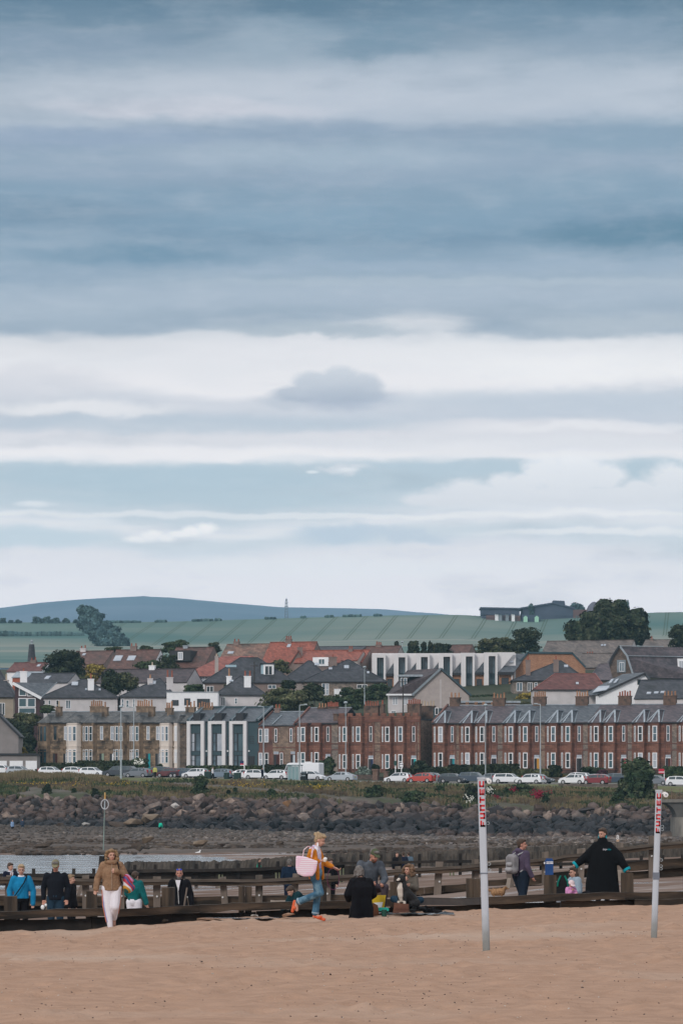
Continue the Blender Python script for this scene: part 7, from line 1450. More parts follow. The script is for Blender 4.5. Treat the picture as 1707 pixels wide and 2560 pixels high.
for u, vt, w, ln, vb in [(452, 2210, 9, .45, 2262), (1010, 2208, 8, .35, 2250), (1272, 2195, 9, .15, 2240), (205, 2214, 9, .35, 2262), (1548, 2175, 10, .08, 2215)]: post(g2, 'brace', u, vt, PZ(vb, 119.5), 119.6, w, M_wtop if u > 1000 else M_w2v, lean=ln)
for a, va, b, vb, h in [(-60, 2240, 390, 2243, 24), (391, 2243, 640, 2241, 20), (655, 2239, 900, 2236, 19), (901, 2232, 1060, 2219, 17), (1061, 2219, 1190, 2207, 16), (1191, 2203, 1270, 2197, 15), (1300, 2193, 1420, 2178, 22), (1421, 2176, 1540, 2160, 22), (1541, 2158, 1760, 2140, 24)]:
 plank(g2, 'plank', a, va, b, vb, Y2(a)+.34, Y2(b)+.34, h, M_w1, th=.14, top=M_w2)
for a, va, b, vb, h in [(-60, 2262, 600, 2262, 26), (601, 2258, 1050, 2237, 22), (1051, 2236, 1290, 2215, 14), (1300, 2215, 1420, 2205, 14), (1541, 2182, 1760, 2164, 22)]: plank(g2, 'plank', a, va, b, vb, Y2(a)+.5, Y2(b)+.5, h, M_wb if b < 1060 else M_w1, th=.12)
plank(g2, 'bleached_plank', 676, 2250, 716, 2250, 119.4, 119.4, 5, M_wtop, th=.1); plank(g2, 'bleached_plank', 470, 2201, 545, 2203, 119.7, 119.7, 4, M_wtop, th=.1); plank(g2, 'bleached_plank', 1180, 2157, 1262, 2149, 121.0, 121.0, 5, M_wtop, th=.12)
# 3: black groyne
g3 = empty('timber_groyne', (0, 165, -1), 0, 'third groyne, black and wet with short posts standing above its boards', 'groyne')
r3 = [(-60, 2184), (250, 2183), (320, 2174), (600, 2170), (760, 2162), (860, 2154), (1200, 2150), (1330, 2158), (1707, 2147), (1800, 2146)]
Y3 = lambda u: 165+2.5*(u-853)/853
for (a, va), (b, vb) in zip(r3, r3[1:]):
 plank(g3, 'rail', a, va, b+1, vb, Y3(a), Y3(b), 8 if a < 860 or a >= 1200 else 7, M_wb, th=.25)
 if a < 860: plank(g3, 'board', a, va+8, b+1, vb+8, Y3(a)+.2, Y3(b)+.2, 22 if a < 300 else 26, M_wb, th=.12)
plank(g3, 'board', 861, 2165, 930, 2166, 166, 166, 24, M_wb, th=.12)
for u in [-20, 38, 85, 135, 185, 235, 288, 338, 389, 440, 491, 543, 596, 648, 695, 748, 800, 852, 902, 952, 1000, 1048, 1098, 1150, 1200, 1250, 1300, 1352, 1401, 1452, 1502, 1552, 1602, 1655, 1705]:
 v = tab(r3, u); post(g3, 'post', u, v-(12 if u < 860 else 17 if u < 1200 else 11), -1.9, Y3(u)+.15, 8, M_wb)
for u in (548, 690, 850, 1125, 1330): post(g3, 'weedy_post', u, tab(r3, u)+16, -1.7, Y3(u)-.3, 4, mat('green_weed_post', (.10, .12, .07), (.16, .16, .11))); post(g3, 'weedy_post', u+8, tab(r3, u)+16, -1.7, Y3(u)-.3, 3, mat('green_weed_post', (0, 0, 0)))
# 4: weed-hung rubble groyne
g4 = MB(); t4 = [(305, 2157), (345, 2152), (400, 2155), (470, 2151), (520, 2153), (600, 2151), (700, 2143), (860, 2132), (1000, 2130), (1100, 2128), (1300, 2118), (1450, 2112), (1800, 2104)]
Y4 = lambda u: 214+2*(u-853)/853; vs = []; N = 420
M_g4 = mat('weed_hung_rubble', (.045, .038, .032), (.085, .07, .058), scale=3, stretch=(2.5, 1, .35), c3=(.025, .022, .02), s3=1, f3=.6, bump=.08, bscale=6)
for i in range(N+1):
 u = 305+(1800-305)*i/N; Y = Y4(u); z = PZ(tab(t4, u), Y)+.09*nz(u*.07, 3)+.05*nz(u*.3, 1); hgt = (.75 if u > 560 else .42)
 if u < 312: z -= .35
 for dy, zz in ((-.9, z-hgt-.4), (-.55, z-.28+.1*nz(u*.2, 7)), (-.3, z), (.3, z-.02), (.8, z-1.6)): vs.append((PX(u, Y), Y+dy+.08*nz(u*.25, dy*9), zz))
fs = []
for i in range(N):
 for k in range(4): a = i*5+k; fs.append((a, a+5, a+6, a+1))
g4.add(vs, fs, M_g4); o = g4.build('rubble_groyne'); tag(o, 'fourth groyne, a ragged weed-hung wall running out towards the water', 'groyne')
# a dark stake where the weedy wall starts
o = MB(); Y = 212; o.cyl((0, 0, -1.4), (.05, 0, PZ(2140, Y)+.0), .2, .17, M_wb, 8); o = o.build('mooring_stake'); o.location = (PX(254, Y), Y, 0); tag(o, 'stubby black stake at the end of the weedy groyne', 'stake')
# driftwood etc
def clump(name, label, u, v, Y, w, h, m, cat):
 o = bpy.data.objects.new(name, PB[int(u) % 8].copy()); COL.objects.link(o); o.data.materials.clear(); o.data.materials.append(m); s = Y/FPX; o.location = (PX(u, Y), Y, PZ(v, Y)); o.scale = (w*s/2.4, w*s/3, h*s/1.3); o['label'] = label; o['category'] = cat
clump('stone', 'pale stone at the foot of the near groyne, between its dark boards', 638, 2289, 79.6, 20, 9, mat('pale_slab', (0, 0, 0)), 'stone')
clump('timber_offcut', 'broken timber end under the near beam, left of the man with sunglasses', 413, 2303, 79.4, 22, 14, M_w1v, 'timber')
clump('sand_heap', 'small heap of sand against the near groyne behind the orange sandal', 722, 2288, 79.5, 36, 14, M_sand, 'sand heap')
clump('sand_heap', 'low sand heap left of the orange-cardigan woman', 520, 2298, 79.8, 60, 12, M_sand, 'sand heap')
# ---- the two net posts
M_alu = mat('brushed_aluminium', (.50, .54, .60), (.43, .47, .53), rough=.45, scale=2, stretch=(3, 3, .3), metal=.15); _nt = M_alu.node_tree; _b = _nt.nodes['Principled BSDF']; _s = _b.inputs['Base Color'].links[0].from_socket; _tc = _nt.nodes.new('ShaderNodeTexCoord'); _sp = _nt.nodes.new('ShaderNodeSeparateXYZ'); _nt.links.new(_tc.outputs['Object'], _sp.inputs[0])
_n = _nt.nodes.new('ShaderNodeTexNoise'); _n.inputs['Scale'].default_value = 6; _nt.links.new(_tc.outputs['Object'], _n.inputs['Vector']); _a = _nt.nodes.new('ShaderNodeMath'); _a.operation = 'MULTIPLY_ADD'; _a.inputs[1].default_value = .35; _nt.links.new(_n.outputs[0], _a.inputs[0]); _nt.links.new(_sp.outputs[2], _a.inputs[2])
_r = _nt.nodes.new('ShaderNodeMapRange'); _r.inputs[1].default_value = .72; _r.inputs[2].default_value = .1; _nt.links.new(_a.outputs[0], _r.inputs[0]); _m = _nt.nodes.new('ShaderNodeMix'); _m.data_type = 'RGBA'; _nt.links.new(_r.outputs[0], _m.inputs[0]); _nt.links.new(_s, _m.inputs[6]); _m.inputs[7].default_value = (.17, .17, .145, 1); _nt.links.new(_m.outputs[2], _b.inputs['Base Color'])
M_redp = mat('red_lettering', (.55, .025, .03)); M_wplate = mat('white_pulley', (.75, .75, .76))
LET = {'F': [(0, .3, 0, 1), (0, 1, .68, 1), (0, .78, .3, .5), (.0, .3, 0, 1)], 'U': [(0, .3, 0, 1), (.7, 1, .0, 1), (0, 1, 0, .3)], 'n': [(0, .3, 0, 1), (.7, 1, 0, 1), (0, 1, .72, 1)], 'T': [(0, 1, .72, 1), (.36, .68, 0, 1)], 'E': [(0, .3, 0, 1), (0, 1, .74, 1), (0, .9, .4, .6), (0, 1, 0, .26)], 'C': [(0, .3, 0, 1), (0, 1, .72, 1), (0, 1, 0, .28)]}
def netpost(label, u, vb, vt, Y, utop, wpx, band, letters, v_first, adv, rings, pul):
 x = PX(u, Y); zb = PZ(vb, Y); H = PZ(vt, Y)-zb; r = empty('net_post', (x, Y, zb), 0, label, 'net post', 'two volleyball net posts on the sand'); s = Y/FPX; w = wpx*s/2; tx = (utop-u)*s
 def cx(z): return tx*z/H
 m = MB(); n = 10; vs = []
 for z in (-.5, H):
  for k in range(16):
   a = 2*math.pi*k/16; q = (abs(math.cos(a))**.55*math.copysign(1, math.cos(a)), abs(math.sin(a))**.55*math.copysign(1, math.sin(a))); vs.append((cx(z)+w*q[0], w*q[1], z))
 m.add(vs, [(k, (k+1) % 16, 16+(k+1) % 16, 16+k) for k in range(16)]+[tuple(range(16, 32))], M_alu)
 m.build('tube', r)
 z = PZ(band[0], Y)-zb; z2 = PZ(band[1], Y)-zb; c = MB(); c.box(cx(z)-w*1.03, cx(z)+w*1.03, -w*1.03, w*1.03, z2, z, M_bandd); c.build('joint_band', r)
 L_ = MB(); lz = PZ(v_first, Y)-zb; lw = w*1.35; ll = adv*s*.78
 for i, ch in enumerate('FUnTEC'):
  for a0, a1, b0, b1 in LET[ch]:      # a along the reading direction (up), b towards the top of the letter (left)
   za, zc = lz+i*adv*s+a0*ll, lz+i*adv*s+a1*ll; X0, X1 = lw/2*1.05-b1*lw, lw/2*1.05-b0*lw; cc = cx(za)
   L_.box(cc+X0, cc+X1, -w-.004, -w+.002, za, zc, M_redp)
 L_.build('lettering', r)
 P = MB(); pz = PZ(pul[1], Y)-zb; px = (pul[0]-u)*s; pr = 6.2*s; P.cyl((px, -.03, pz), (px, .02, pz), pr, pr, M_wplate, 20); P.cyl((px, -.05, pz), (px, -.03, pz), pr*.3, pr*.2, M_lead, 10); P.build('pulley', r)
 q = MB(); q.box(cx(H)+w*.6, px, -.02, .015, pz+.01, pz+.05, M_wplate); q.build('bracket', r); q = MB(); q.box(cx(H)-w*1.05, cx(H)+w*1.05, -w*1.05, w*1.05, H, H+.03, M_alu); q.build('cap', r)
 for v in rings: z = PZ(v, Y)-zb; a = [(cx(z)+w+.025+.025*math.cos(2*math.pi*i/12), 0, z+.02*math.sin(2*math.pi*i/12)) for i in range(13)]; h_ = MB(); h_.path(a, .004, M_pole, 5); h_.build('rope_ring', r)
 return r
M_bandd = mat('grey_band', (.16, .18, .22))
netpost('volleyball net post with red lettering, the left and nearer one, leaning slightly', 1215, 2372, 1948, 58, 1202, 18.5, (2181.5, 2185), 'FUNTEC', 2067, 19.8, [2058, 2160, 2175], (1222, 1953))
netpost('volleyball net post with red lettering, the right one with a dark grey band', 1633.5, 2346, 1979, 63, 1645.5, 15.5, (2181, 2199), 'FUNTEC', 2083, 17.2, [2066, 2074, 2150, 2165, 2172], (1663, 1987))
# blue bag standing on a stump, white squares printed on it
def bluebag():
 u = 1372; Y = Yf(u)+.18; x = PX(u, Y); z = PZ(2187, Y); s = Y/FPX; r = empty('blue_box', (x, Y, z), 0, 'deep blue box-shaped bag with two rows of small white squares, standing on a groyne stump', 'bag'); m = mat('deep_blue_cloth', (.012, .05, .17), (.018, .065, .21), scale=6); b = MB(); w = 9.8*s
 b.prism([(-w, -.08), (w, -.08), (w*1.02, .09), (-w*1.02, .09)], 0, 37*s, m); b.prism([(-w*.8, -.06), (w*.8, -.06), (w*.8, .07), (-w*.8, .07)], 37*s, 41*s, m); b.build('bag_body', r)
 q = MB()
 for j, zz in ((0, 31), (1, 27.5)):
  for i in range(6):
   xx = (-8+i*2.9+(1 if i > 2 else 0))*s*.93; q.box(xx, xx+2*s, -.086, -.081, (zz)*s, (zz+2.3)*s, M_white)
 q.build('print', r); q = MB(); q.box(-w*1.35, -w*1.05, -.05, .03, 27*s, 32*s, M_wplate); q.build('side_tag', r)
bluebag()
# ------------------------------------------------------------------ people and dogs
DG = None
S_T = bpy.data.scenes.new('tmp')
def remeshed(mb, name, mats_, parent, vox, sm=3, loc=None):
 me = mb.mesh('tmp'); o = bpy.data.objects.new('tmp', me); S_T.collection.objects.link(o)
 m = o.modifiers.new('r', 'REMESH'); m.mode = 'VOXEL'; m.voxel_size = vox; m.use_smooth_shade = True
 if sm: q = o.modifiers.new('s', 'SMOOTH'); q.iterations = sm; q.factor = .5
 S_T.view_layers[0].update(); dg = S_T.view_layers[0].depsgraph; n = bpy.data.meshes.new_from_object(o.evaluated_get(dg)); bpy.data.objects.remove(o)
 n.name = name; n.materials.clear(); n.materials.append(mats_); r = bpy.data.objects.new(name, n); COL.objects.link(r); r.parent = parent; return r
SK = mat('skin', (.52, .30, .225), (.47, .26, .20), rough=.6, scale=9); SK2 = mat('ruddy_skin', (.46, .23, .17), (.42, .20, .15), rough=.6, scale=9)
def cloth(name, c, k=.8, bump=.012, bs=11, rough=.95, c3=None): return mat('cloth_'+name, c, tuple(q*k for q in c), rough=rough, scale=7, bump=bump, bscale=bs, spec=.15, c3=c3, s3=5, f3=.6)
BLK = cloth('black', (.008, .008, .011)); NAVY = cloth('navy', (.012, .016, .035)); WHT = cloth('white', (.72, .70, .76), .93); JEAN = cloth('jeans', (.06, .15, .24), .6, c3=(.15, .26, .34)); DKJ = cloth('dark_jeans', (.02, .045, .075))
H_BR = mat('hair_brown', (.045, .028, .02), (.075, .048, .035), scale=30, rough=.6, bump=.01, bscale=40); H_BL = mat('hair_blond', (.42, .31, .19), (.25, .17, .10), scale=25, rough=.6, bump=.01, bscale=40)
H_CU = mat('hair_curly_gold', (.30, .19, .10), (.12, .072, .042), scale=18, rough=.7, bump=.02, bscale=30); H_GR = mat('hair_grey', (.17, .155, .15), (.09, .08, .075), scale=20, rough=.7); EYE = mat('eye_dark', (.02, .015, .012)); LIP = mat('lips', (.35, .10, .09))
def cap_(m, a, b, r0, r1, n=10): m.ball(a, r0, SK, n, 7); m.ball(b, r1, SK, n, 7); m.cyl(a, b, r0, r1, SK, n)
def loft(m, rings, n=16):
 vs = []
 for c, rx, ry in rings:
  for i in range(n): a = 2*math.pi*i/n; vs.append((c[0]+rx*math.cos(a), c[1]+ry*math.sin(a), c[2]))
 fs = [tuple(range(n))[::-1], tuple(range((len(rings)-1)*n, len(rings)*n))]
 for j in range(len(rings)-1):
  for i in range(n): fs.append((j*n+i, j*n+(i+1) % n, (j+1)*n+(i+1) % n, (j+1)*n+i))
 m.add(vs, fs, SK)
BASE = dict(head=(0, -.015, 1.59), neck=(0, .015, 1.44), chest=(0, .01, 1.27), waist=(0, .0, 1.06), pelvis=(0, .0, .93),
   sR=(-.165, .01, 1.385), sL=(.165, .01, 1.385), eR=(-.225, .03, 1.10), eL=(.225, .03, 1.10), wR=(-.235, -.03, .865), wL=(.235, -.03, .865),
   hR=(-.088, 0, .90), hL=(.088, 0, .90), kR=(-.095, -.02, .49), kL=(.095, -.02, .49), aR=(-.10, .02, .085), aL=(.10, .02, .085), tR=(-.115, -.13, .035), tL=(.115, -.13, .035))
def hand(m, W, d, side, nrm=None, curl=.5, s=1):
 d = d.normalized(); n = (nrm or Vector((0, -1, 0))); n = (n-d*n.dot(d)).normalized(); w = d.cross(n)*side
 cap_(m, W, W+d*.05*s, .024*s, .03*s); pc = W+d*.065*s
 for i in range(3): m.ball(pc+w*(i-1)*.018*s, (.02*s, .02*s, .02*s), SK, 8, 6)
 cap_(m, W+d*.04*s-w*.02*s, W+d*.085*s-w*.026*s, .014*s, .012*s); cap_(m, W+d*.04*s+w*.02*s, W+d*.08*s+w*.026*s, .014*s, .012*s)
 for i, L in enumerate((.068, .078, .072, .056)):
  b = W+d*.085*s+w*(1.5-i)*.0195*s; q = b+(d*math.cos(curl*.8)+n*math.sin(curl*.8))*L*.5*s; e = q+(d*math.cos(curl*1.8)+n*math.sin(curl*1.8))*L*.5*s
  cap_(m, b, q, .0095*s, .0088*s, 6); cap_(m, q, e, .0088*s, .0075*s, 6)
 tb = W+d*.03*s+w*.028*s; t1 = tb+(d*.6+w*.7+n*.3).normalized()*.036*s; cap_(m, tb, t1, .013*s, .011*s, 6); cap_(m, t1, t1+(d*.85+w*.2+n*.4).normalized()*.032*s, .0105*s, .009*s, 6)
class Person:
 def __init__(s, label, u, Y, vtop, H=1.7, rz=0, pose=None, look=0, tilt=0, skin=None, vox=.011, zg=None, scale=1, curlR=.5, curlL=.5, face=True, name='person', handn={}):
  s.J = {k: Vector(v) for k, v in BASE.items()}
  for k, v in (pose or {}).items(): s.J[k] = Vector(v)
  s.k = H/1.7; s.vox = vox; top = s.J['head'].z+.125; z = PZ(vtop, Y)-top*s.k if zg is None else zg
  s.root = empty('person', (PX(u, Y), Y, z), R(rz), label, 'person'); s.root.scale = (s.k,)*3; s.Y = Y; s.z = z
  J = s.J; m = MB(); s.hm = Matrix.Translation(J['head']) @ Matrix.Rotation(R(look), 4, 'Z') @ Matrix.Rotation(R(tilt), 4, 'X'); h = s.h
  s.skin = skin or SK
  def hb(c, r): mm = MB(); mm.ball((0, 0, 0), r, SK, 16, 12); m.add([h((v[0]+c[0], v[1]+c[1], v[2]+c[2])) for v in mm.v], mm.f, SK)
  hb((0, .012, .03), (.073, .092, .09)); hb((0, -.012, -.03), (.058, .072, .088)); hb((0, -.045, -.085), (.03, .032, .028)); hb((-.074, .012, -.01), (.01, .018, .03)); hb((.074, .012, -.01), (.01, .018, .03))
  cap_(m, h((0, -.082, .015)), h((0, -.106, -.022)), .010, .015, 8); hb((0, -.078, -.058), (.028, .014, .012)); hb((-.03, -.07, -.03), (.022, .02, .02)); hb((.03, -.07, -.03), (.022, .02, .02)); hb((0, -.074, .035), (.045, .016, .011))
  cap_(m, h((0, .015, -.06)), J['neck'], .05, .055); cap_(m, J['neck'], J['chest'], .06, .08)
  up = (J['neck']-J['pelvis']).normalized()
  for a, b, r0, r1 in (('pelvis', 'waist', .12, .105), ('waist', 'chest', .105, .125)): cap_(m, J[a], J[b], r0, r1, 14)
  for q, sd_ in (('R', -1), ('L', 1)):
   cap_(m, J['chest'], J['s'+q], .09, .05); cap_(m, J['s'+q], J['e'+q], .047, .037); cap_(m, J['e'+q], J['w'+q], .037, .025); d = (J['w'+q]-J['e'+q]); hand(m, J['w'+q], handn.get('d'+q, d), sd_, handn.get(q), curlR if q == 'R' else curlL)
   cap_(m, J['pelvis'], J['h'+q], .1, .09); cap_(m, J['h'+q], J['k'+q], .085, .055); cap_(m, J['k'+q], J['a'+q], .053, .034); cap_(m, J['a'+q], J['t'+q]+Vector((0, 0, .0)), .035, .026); hl = J['a'+q]+(J['a'+q]-J['t'+q]).normalized()*.03; cap_(m, J['a'+q], Vector((hl.x, hl.y, J['t'+q].z*.5+J['a'+q].z*.25)), .034, .03)
  s.body = remeshed(m, 'body', s.skin, s.root, vox, 2)
  if face:
   e = MB()
   for x in (-.031, .031): mm = MB(); mm.ball((0, 0, 0), (.013, .008, .007), EYE, 8, 6); e.add([h((v[0]+x, v[1]-.083, v[2]+.008)) for v in mm.v], mm.f, EYE)
   for x in (-.031, .031): mm = MB(); mm.ball((0, 0, 0), (.018, .006, .0045), H_BR, 8, 5); e.add([h((v[0]+x, v[1]-.088, v[2]+.03)) for v in mm.v], mm.f, H_BR)
   e.build('eyes', s.root, smooth=True); e = MB(); mm = MB(); mm.ball((0, 0, 0), (.023, .008, .0065), LIP, 8, 5); e.add([h((v[0], v[1]-.09, v[2]-.062)) for v in mm.v], mm.f, LIP); e.build('mouth', s.root, smooth=True)
 def h(s, p): return s.hm @ Vector(p)
 def hair(s, m, kind='short', name='hair', seed=1):
  g = MB(); rg = random.Random(seed)
  def hb(c, r): mm = MB(); mm.ball((0, 0, 0), r, SK, 12, 9); g.add([s.h((v[0]+c[0], v[1]+c[1], v[2]+c[2])) for v in mm.v], mm.f, SK)
  hb((0, .032, .056), (.087, .099, .092)); hb((0, .065, .0), (.078, .056, .085)); hb((0, -.035, .1), (.07, .06, .036))
  if kind == 'long':
   for x in (-.065, 0, .065): hb((x, .05, -.06), (.035, .05, .12)); hb((x*1.1, .045, -.16), (.032, .035, .09))
  if kind == 'bob':
   for i in range(26): a = rg.uniform(-2.5, 2.5)+math.pi/2; hb((.085*math.cos(a), .03+.075*math.sin(a), rg.uniform(-.09, .06)), (rg.uniform(.025, .04),)*3)
  if kind == 'curly':
   for i in range(60):
    a = rg.uniform(-2.35, 2.35)+math.pi/2; z = rg.uniform(-.15, .12); r = (.125 if z < .03 else .095)*rg.uniform(.85, 1.12); hb((r*math.cos(a), .025+r*.85*math.sin(a), z), (rg.uniform(.024, .042),)*3)
  if kind == 'bun': hb((0, .13, .075), (.045, .045, .045)); [hb((rg.uniform(-.07, .07), rg.uniform(-.06, .09), rg.uniform(.09, .13)), (.028,)*3) for _ in range(14)]
  if kind == 'tail': hb((0, .12, .02), (.05, .055, .055)); hb((0, .05, .02), (.088, .08, .09))
  remeshed(g, name, m, s.root, .012 if s.vox < .02 else .025, 2)
 def cap(s, m, name='cap'):
  g = MB()
  def hb(c, r): mm = MB(); mm.ball((0, 0, 0), r, SK, 14, 9); g.add([s.h((v[0]+c[0], v[1]+c[1], max(v[2], -.03)+c[2])) for v in mm.v], mm.f, SK)
  hb((0, .012, .06), (.088, .104, .09)); hb((0, -.10, .052), (.07, .075, .016)); remeshed(g, name, m, s.root, .011, 1)
 def top(s, m, name='jacket', hem=.86, bulk=.02, sleeve=1., hood=False, collar=True, hemw=0., neckz=None, mat_vox=None, flare=0, arms=True, cuff=.0, open_=False, sb=None):
  J = s.J; g = MB(); sb = bulk if sb is None else sb; p, w, c, n = J['pelvis'], J['waist'], J['chest'], J['neck']; ax = (p-w); ax = ax/max(ax.length, .01)
  hm = p+ax*max(0, (.93-hem)); hm.z = min(hm.z, p.z+.1); rr = [(hm, .145+bulk+hemw, .115+bulk+hemw), (p, .15+bulk+hemw*.6, .115+bulk+hemw*.6), (w, .135+bulk*1.1, .105+bulk), (c, .165+bulk, .115+bulk), (c.lerp(n, .6), .15+bulk*.7, .085+bulk*.6), (n+Vector((0, 0, .0)), .07+bulk*.5, .07+bulk*.4)]
  if hem > .93: rr = rr[2:] if hem > 1.0 else rr[1:]; 
  loft(g, [(tuple(a), b, d) for a, b, d in rr])
  if abs((c-w).normalized().z) < .8: cap_(g, w, c, .12+bulk, .13+bulk); cap_(g, p, w, .13+bulk, .12+bulk)
  for q in 'RL':
   if not arms: break
   S_, E, W_ = J['s'+q], J['e'+q], J['w'+q]; cap_(g, c, S_, .1+bulk*.4, .062+sb*.8); cap_(g, S_, E, .06+sb, .046+sb)
   if sleeve > 0: cap_(g, E, E.lerp(W_, sleeve), .046+sb, .034+sb+cuff)
  if hood: mm = MB(); mm.ball(tuple(n+Vector((0, .07, .02))), (.1, .07, .06), SK, 12, 8); g.add(mm.v, mm.f, SK)
  if collar: g.cyl(tuple(n+Vector((0, .01, -.03))), tuple(n+Vector((0, .0, .035))), .078+bulk*.5, .07+bulk*.5, SK, 14)
  return remeshed(g, name, m, s.root, mat_vox or (.014 if s.vox < .02 else .03), 2)
 def legs(s, m, name='trousers', end=1., bulk=.014, waist=0, endr=None, thigh=0, sh=None):
  J = s.J; g = MB(); cap_(g, J['pelvis']+Vector((0, 0, .05)), J['pelvis'], .125+bulk*.6, .135+bulk, 14)
  for q in 'RL':
   cap_(g, J['pelvis'], J['h'+q], .12+bulk*.5, .095+bulk+thigh); cap_(g, J['h'+q], J['k'+q], .092+bulk+thigh, .062+bulk)
   if end > 0: e = J['k'+q].lerp(J['a'+q], end); cap_(g, J['k'+q], e, .06+bulk, endr or (.045+bulk))
  return remeshed(g, name, m, s.root, .014 if s.vox < .02 else .03, 2)
 def shoes(s, m, name='shoe', r=.043, sole=None):
  for q in 'RL':
   J = s.J; g = MB(); a, t = J['a'+q], J['t'+q]; d = (t-a); cap_(g, a+Vector((0, .0, -.02))-d*.12, t, r*.95, r*.85); cap_(g, a+Vector((0, .02, -.035)), t+Vector((0, 0, -.005)), r*.9, r*.8); remeshed(g, name, m, s.root, .012 if s.vox < .02 else .03, 1)
 def strap(s, pts, r, m, name, flat=1):
  g = MB(); g.path([Vector(p) for p in pts], r, m, 7); return g.build(name, s.root)
ZB = lambda u, Y: beach_z(PX(u, Y), Y)
# --- woman in the teddy coat, walking towards the camera
p = Person('woman with curly golden hair in a brown teddy jacket and white trousers', 280, 78.4, 2124, 1.66, 4, dict(eR=(-.29, .05, 1.12), wR=(-.33, -.02, .90), eL=(.30, .05, 1.15), wL=(.10, -.16, 1.27), kL=(.07, -.10, .52), aL=(.055, .18, .26), tL=(.05, .15, .13), kR=(-.075, -.02, .49), aR=(-.03, -.02, .085), tR=(-.04, -.17, .03)), look=8, tilt=2, curlL=1.3, handn=dict(dL=Vector((-.9, -.1, .3)), L=Vector((0, .6, -.3))))
TED = cloth('teddy', (.30, .185, .115), .68, .03, 26); p.top(TED, 'teddy_jacket', .86, .052, 1.02, hood=True, collar=True, sb=.03); p.legs(WHT, 'white_trousers', .93, .026, endr=.058, thigh=.012); p.hair(H_CU, 'curly')
g = MB(); cap_(g, (-.06, -.09, 1.45), (.06, -.09, 1.45), .045, .045); cap_(g, (-.1, 0, 1.46), (-.05, -.08, 1.45), .05, .05); cap_(g, (.1, 0, 1.46), (.05, -.08, 1.45), .05, .05); remeshed(g, 'fleece_collar', TED, p.root, .014, 2)
ORS = cloth('orange_stripe', (.55, .2, .12)); BLS = cloth('blue_stripe', (.25, .3, .6))
for q, a, b, c in (('R', -.2, -.185, -.11), ('L', .2, .165, .135)):
 for k_, m_ in enumerate((ORS, BLS)): g = MB(); sx = -1 if q == 'R' else 1; o_ = sx*.0-k_*sx*.016; g.path([(a+o_, -.04, .88), (b+o_, -.05, .55), (c+o_, -.06 if q == 'R' else .1, .2 if q == 'R' else .38)], .014, m_, 6); g.build('side_stripe', p.root)
g = MB(); g.path([(0, -.185, 1.42), (0, -.19, 1.2), (0, -.18, .88)], .005, cloth('zip_beige', (.34, .27, .22)), 5); g.build('zip', p.root)
p.strap([(.12, -.1, 1.46), (.15, -.17, 1.3), (.2, -.1, 1.05), (.25, -.02, .95)], .014, BLK, 'bag_strap')
r = empty('shoulder_bag', p.root.location+Vector((.34, -.03, 1.0)), 0, 'rainbow striped shoulder bag hanging at the teddy-jacket woman\'s hip', 'bag')
RBW = bpy.data.materials.new('rainbow_stripes'); RBW.use_nodes = True; nt = RBW.node_tree; ns, lk = nt.nodes, nt.links; tc = ns.new('ShaderNodeTexCoord'); wv = ns.new('ShaderNodeTexWave'); wv.wave_profile = 'SAW'; wv.bands_direction = 'DIAGONAL'; wv.inputs['Scale'].default_value = 1.5; wv.inputs['Distortion'].default_value = 1.6; wv.inputs['Detail Scale'].default_value = 1.5; lk.new(tc.outputs['Object'], wv.inputs[0])
rp = ns.new('ShaderNodeValToRGB'); rp.color_ramp.interpolation = 'CONSTANT'; el = rp.color_ramp.elements
for i, c in enumerate([(.33, .012, .03), (.55, .18, .36), (.012, .08, .075), (.45, .22, .02), (.55, .52, .56), (.36, .015, .04), (.05, .04, .18)]): e = el[i] if i < 2 else el.new(i/7); e.position = i/7; e.color = (*c, 1)  # stripes darkened, the shade on the bag is put into the cloth colours
lk.new(wv.outputs[0], rp.inputs[0]); lk.new(rp.outputs[0], ns['Principled BSDF'].inputs['Base Color'])
g = MB(); cap_(g, (-.03, 0, .10), (.0, 0, -.10), .08, .115, 12); cap_(g, (.0, 0, -.12), (.07, 0, -.10), .10, .07); cap_(g, (.0, 0, .12), (.07, 0, .05), .05, .05); remeshed(g, 'bag_body', RBW, r, .015, 3)
# --- woman in the orange cardigan, walking right
p = Person('woman in an orange cardigan and blue jeans striding right, hair up', 788, 76.8, 2085, 1.71, 72, dict(head=(0, -.10, 1.575), neck=(0, -.02, 1.44), eR=(-.21, .07, 1.13), wR=(-.14, -.17, 1.17), eL=(.23, -.08, 1.14), wL=(.22, -.34, 1.02), hR=(-.088, 0, .90), kR=(-.09, -.14, .53), aR=(-.09, .36, .34), tR=(-.09, .40, .20), kL=(.08, -.02, .49), aL=(.08, .03, .09), tL=(.085, -.12, .035)), look=4, tilt=24, curlR=1.0, curlL=.9, handn=dict(R=Vector((0, .2, .9)), dR=Vector((.2, -.9, .1))))
ORC = cloth('orange_knit', (.60, .21, .025), .75, .02, 30); p.top(cloth('print_tee', (.75, .73, .78), .96, c3=(.35, .25, .5)), 't_shirt', .88, .012, 0); p.legs(JEAN, 'jeans', .9, .012, endr=.07)
J = p.J; g = MB(); rr = [((0, .045, .80), .15, .07), ((0, .05, .95), .165, .085), ((0, .05, 1.08), .16, .09), ((0, .045, 1.27), .18, .095), ((0, .04, 1.38), .15, .08), ((0, .03, 1.45), .08, .06)]; loft(g, rr)
for q in 'RL': cap_(g, J['chest']+Vector((0, .03, 0)), J['s'+q], .09, .07); cap_(g, J['s'+q], J['e'+q], .072, .07); cap_(g, J['e'+q], J['e'+q].lerp(J['w'+q], .75), .068, .05); x = -.14 if q == 'R' else .14; cap_(g, (x, -.04, 1.36), (x, -.09, 1.0), .04, .045); cap_(g, (x, -.09, 1.0), (x*1.05, -.10, .82), .045, .04)
remeshed(g, 'cardigan', ORC, p.root, .014, 2); p.hair(H_BL, 'bun')
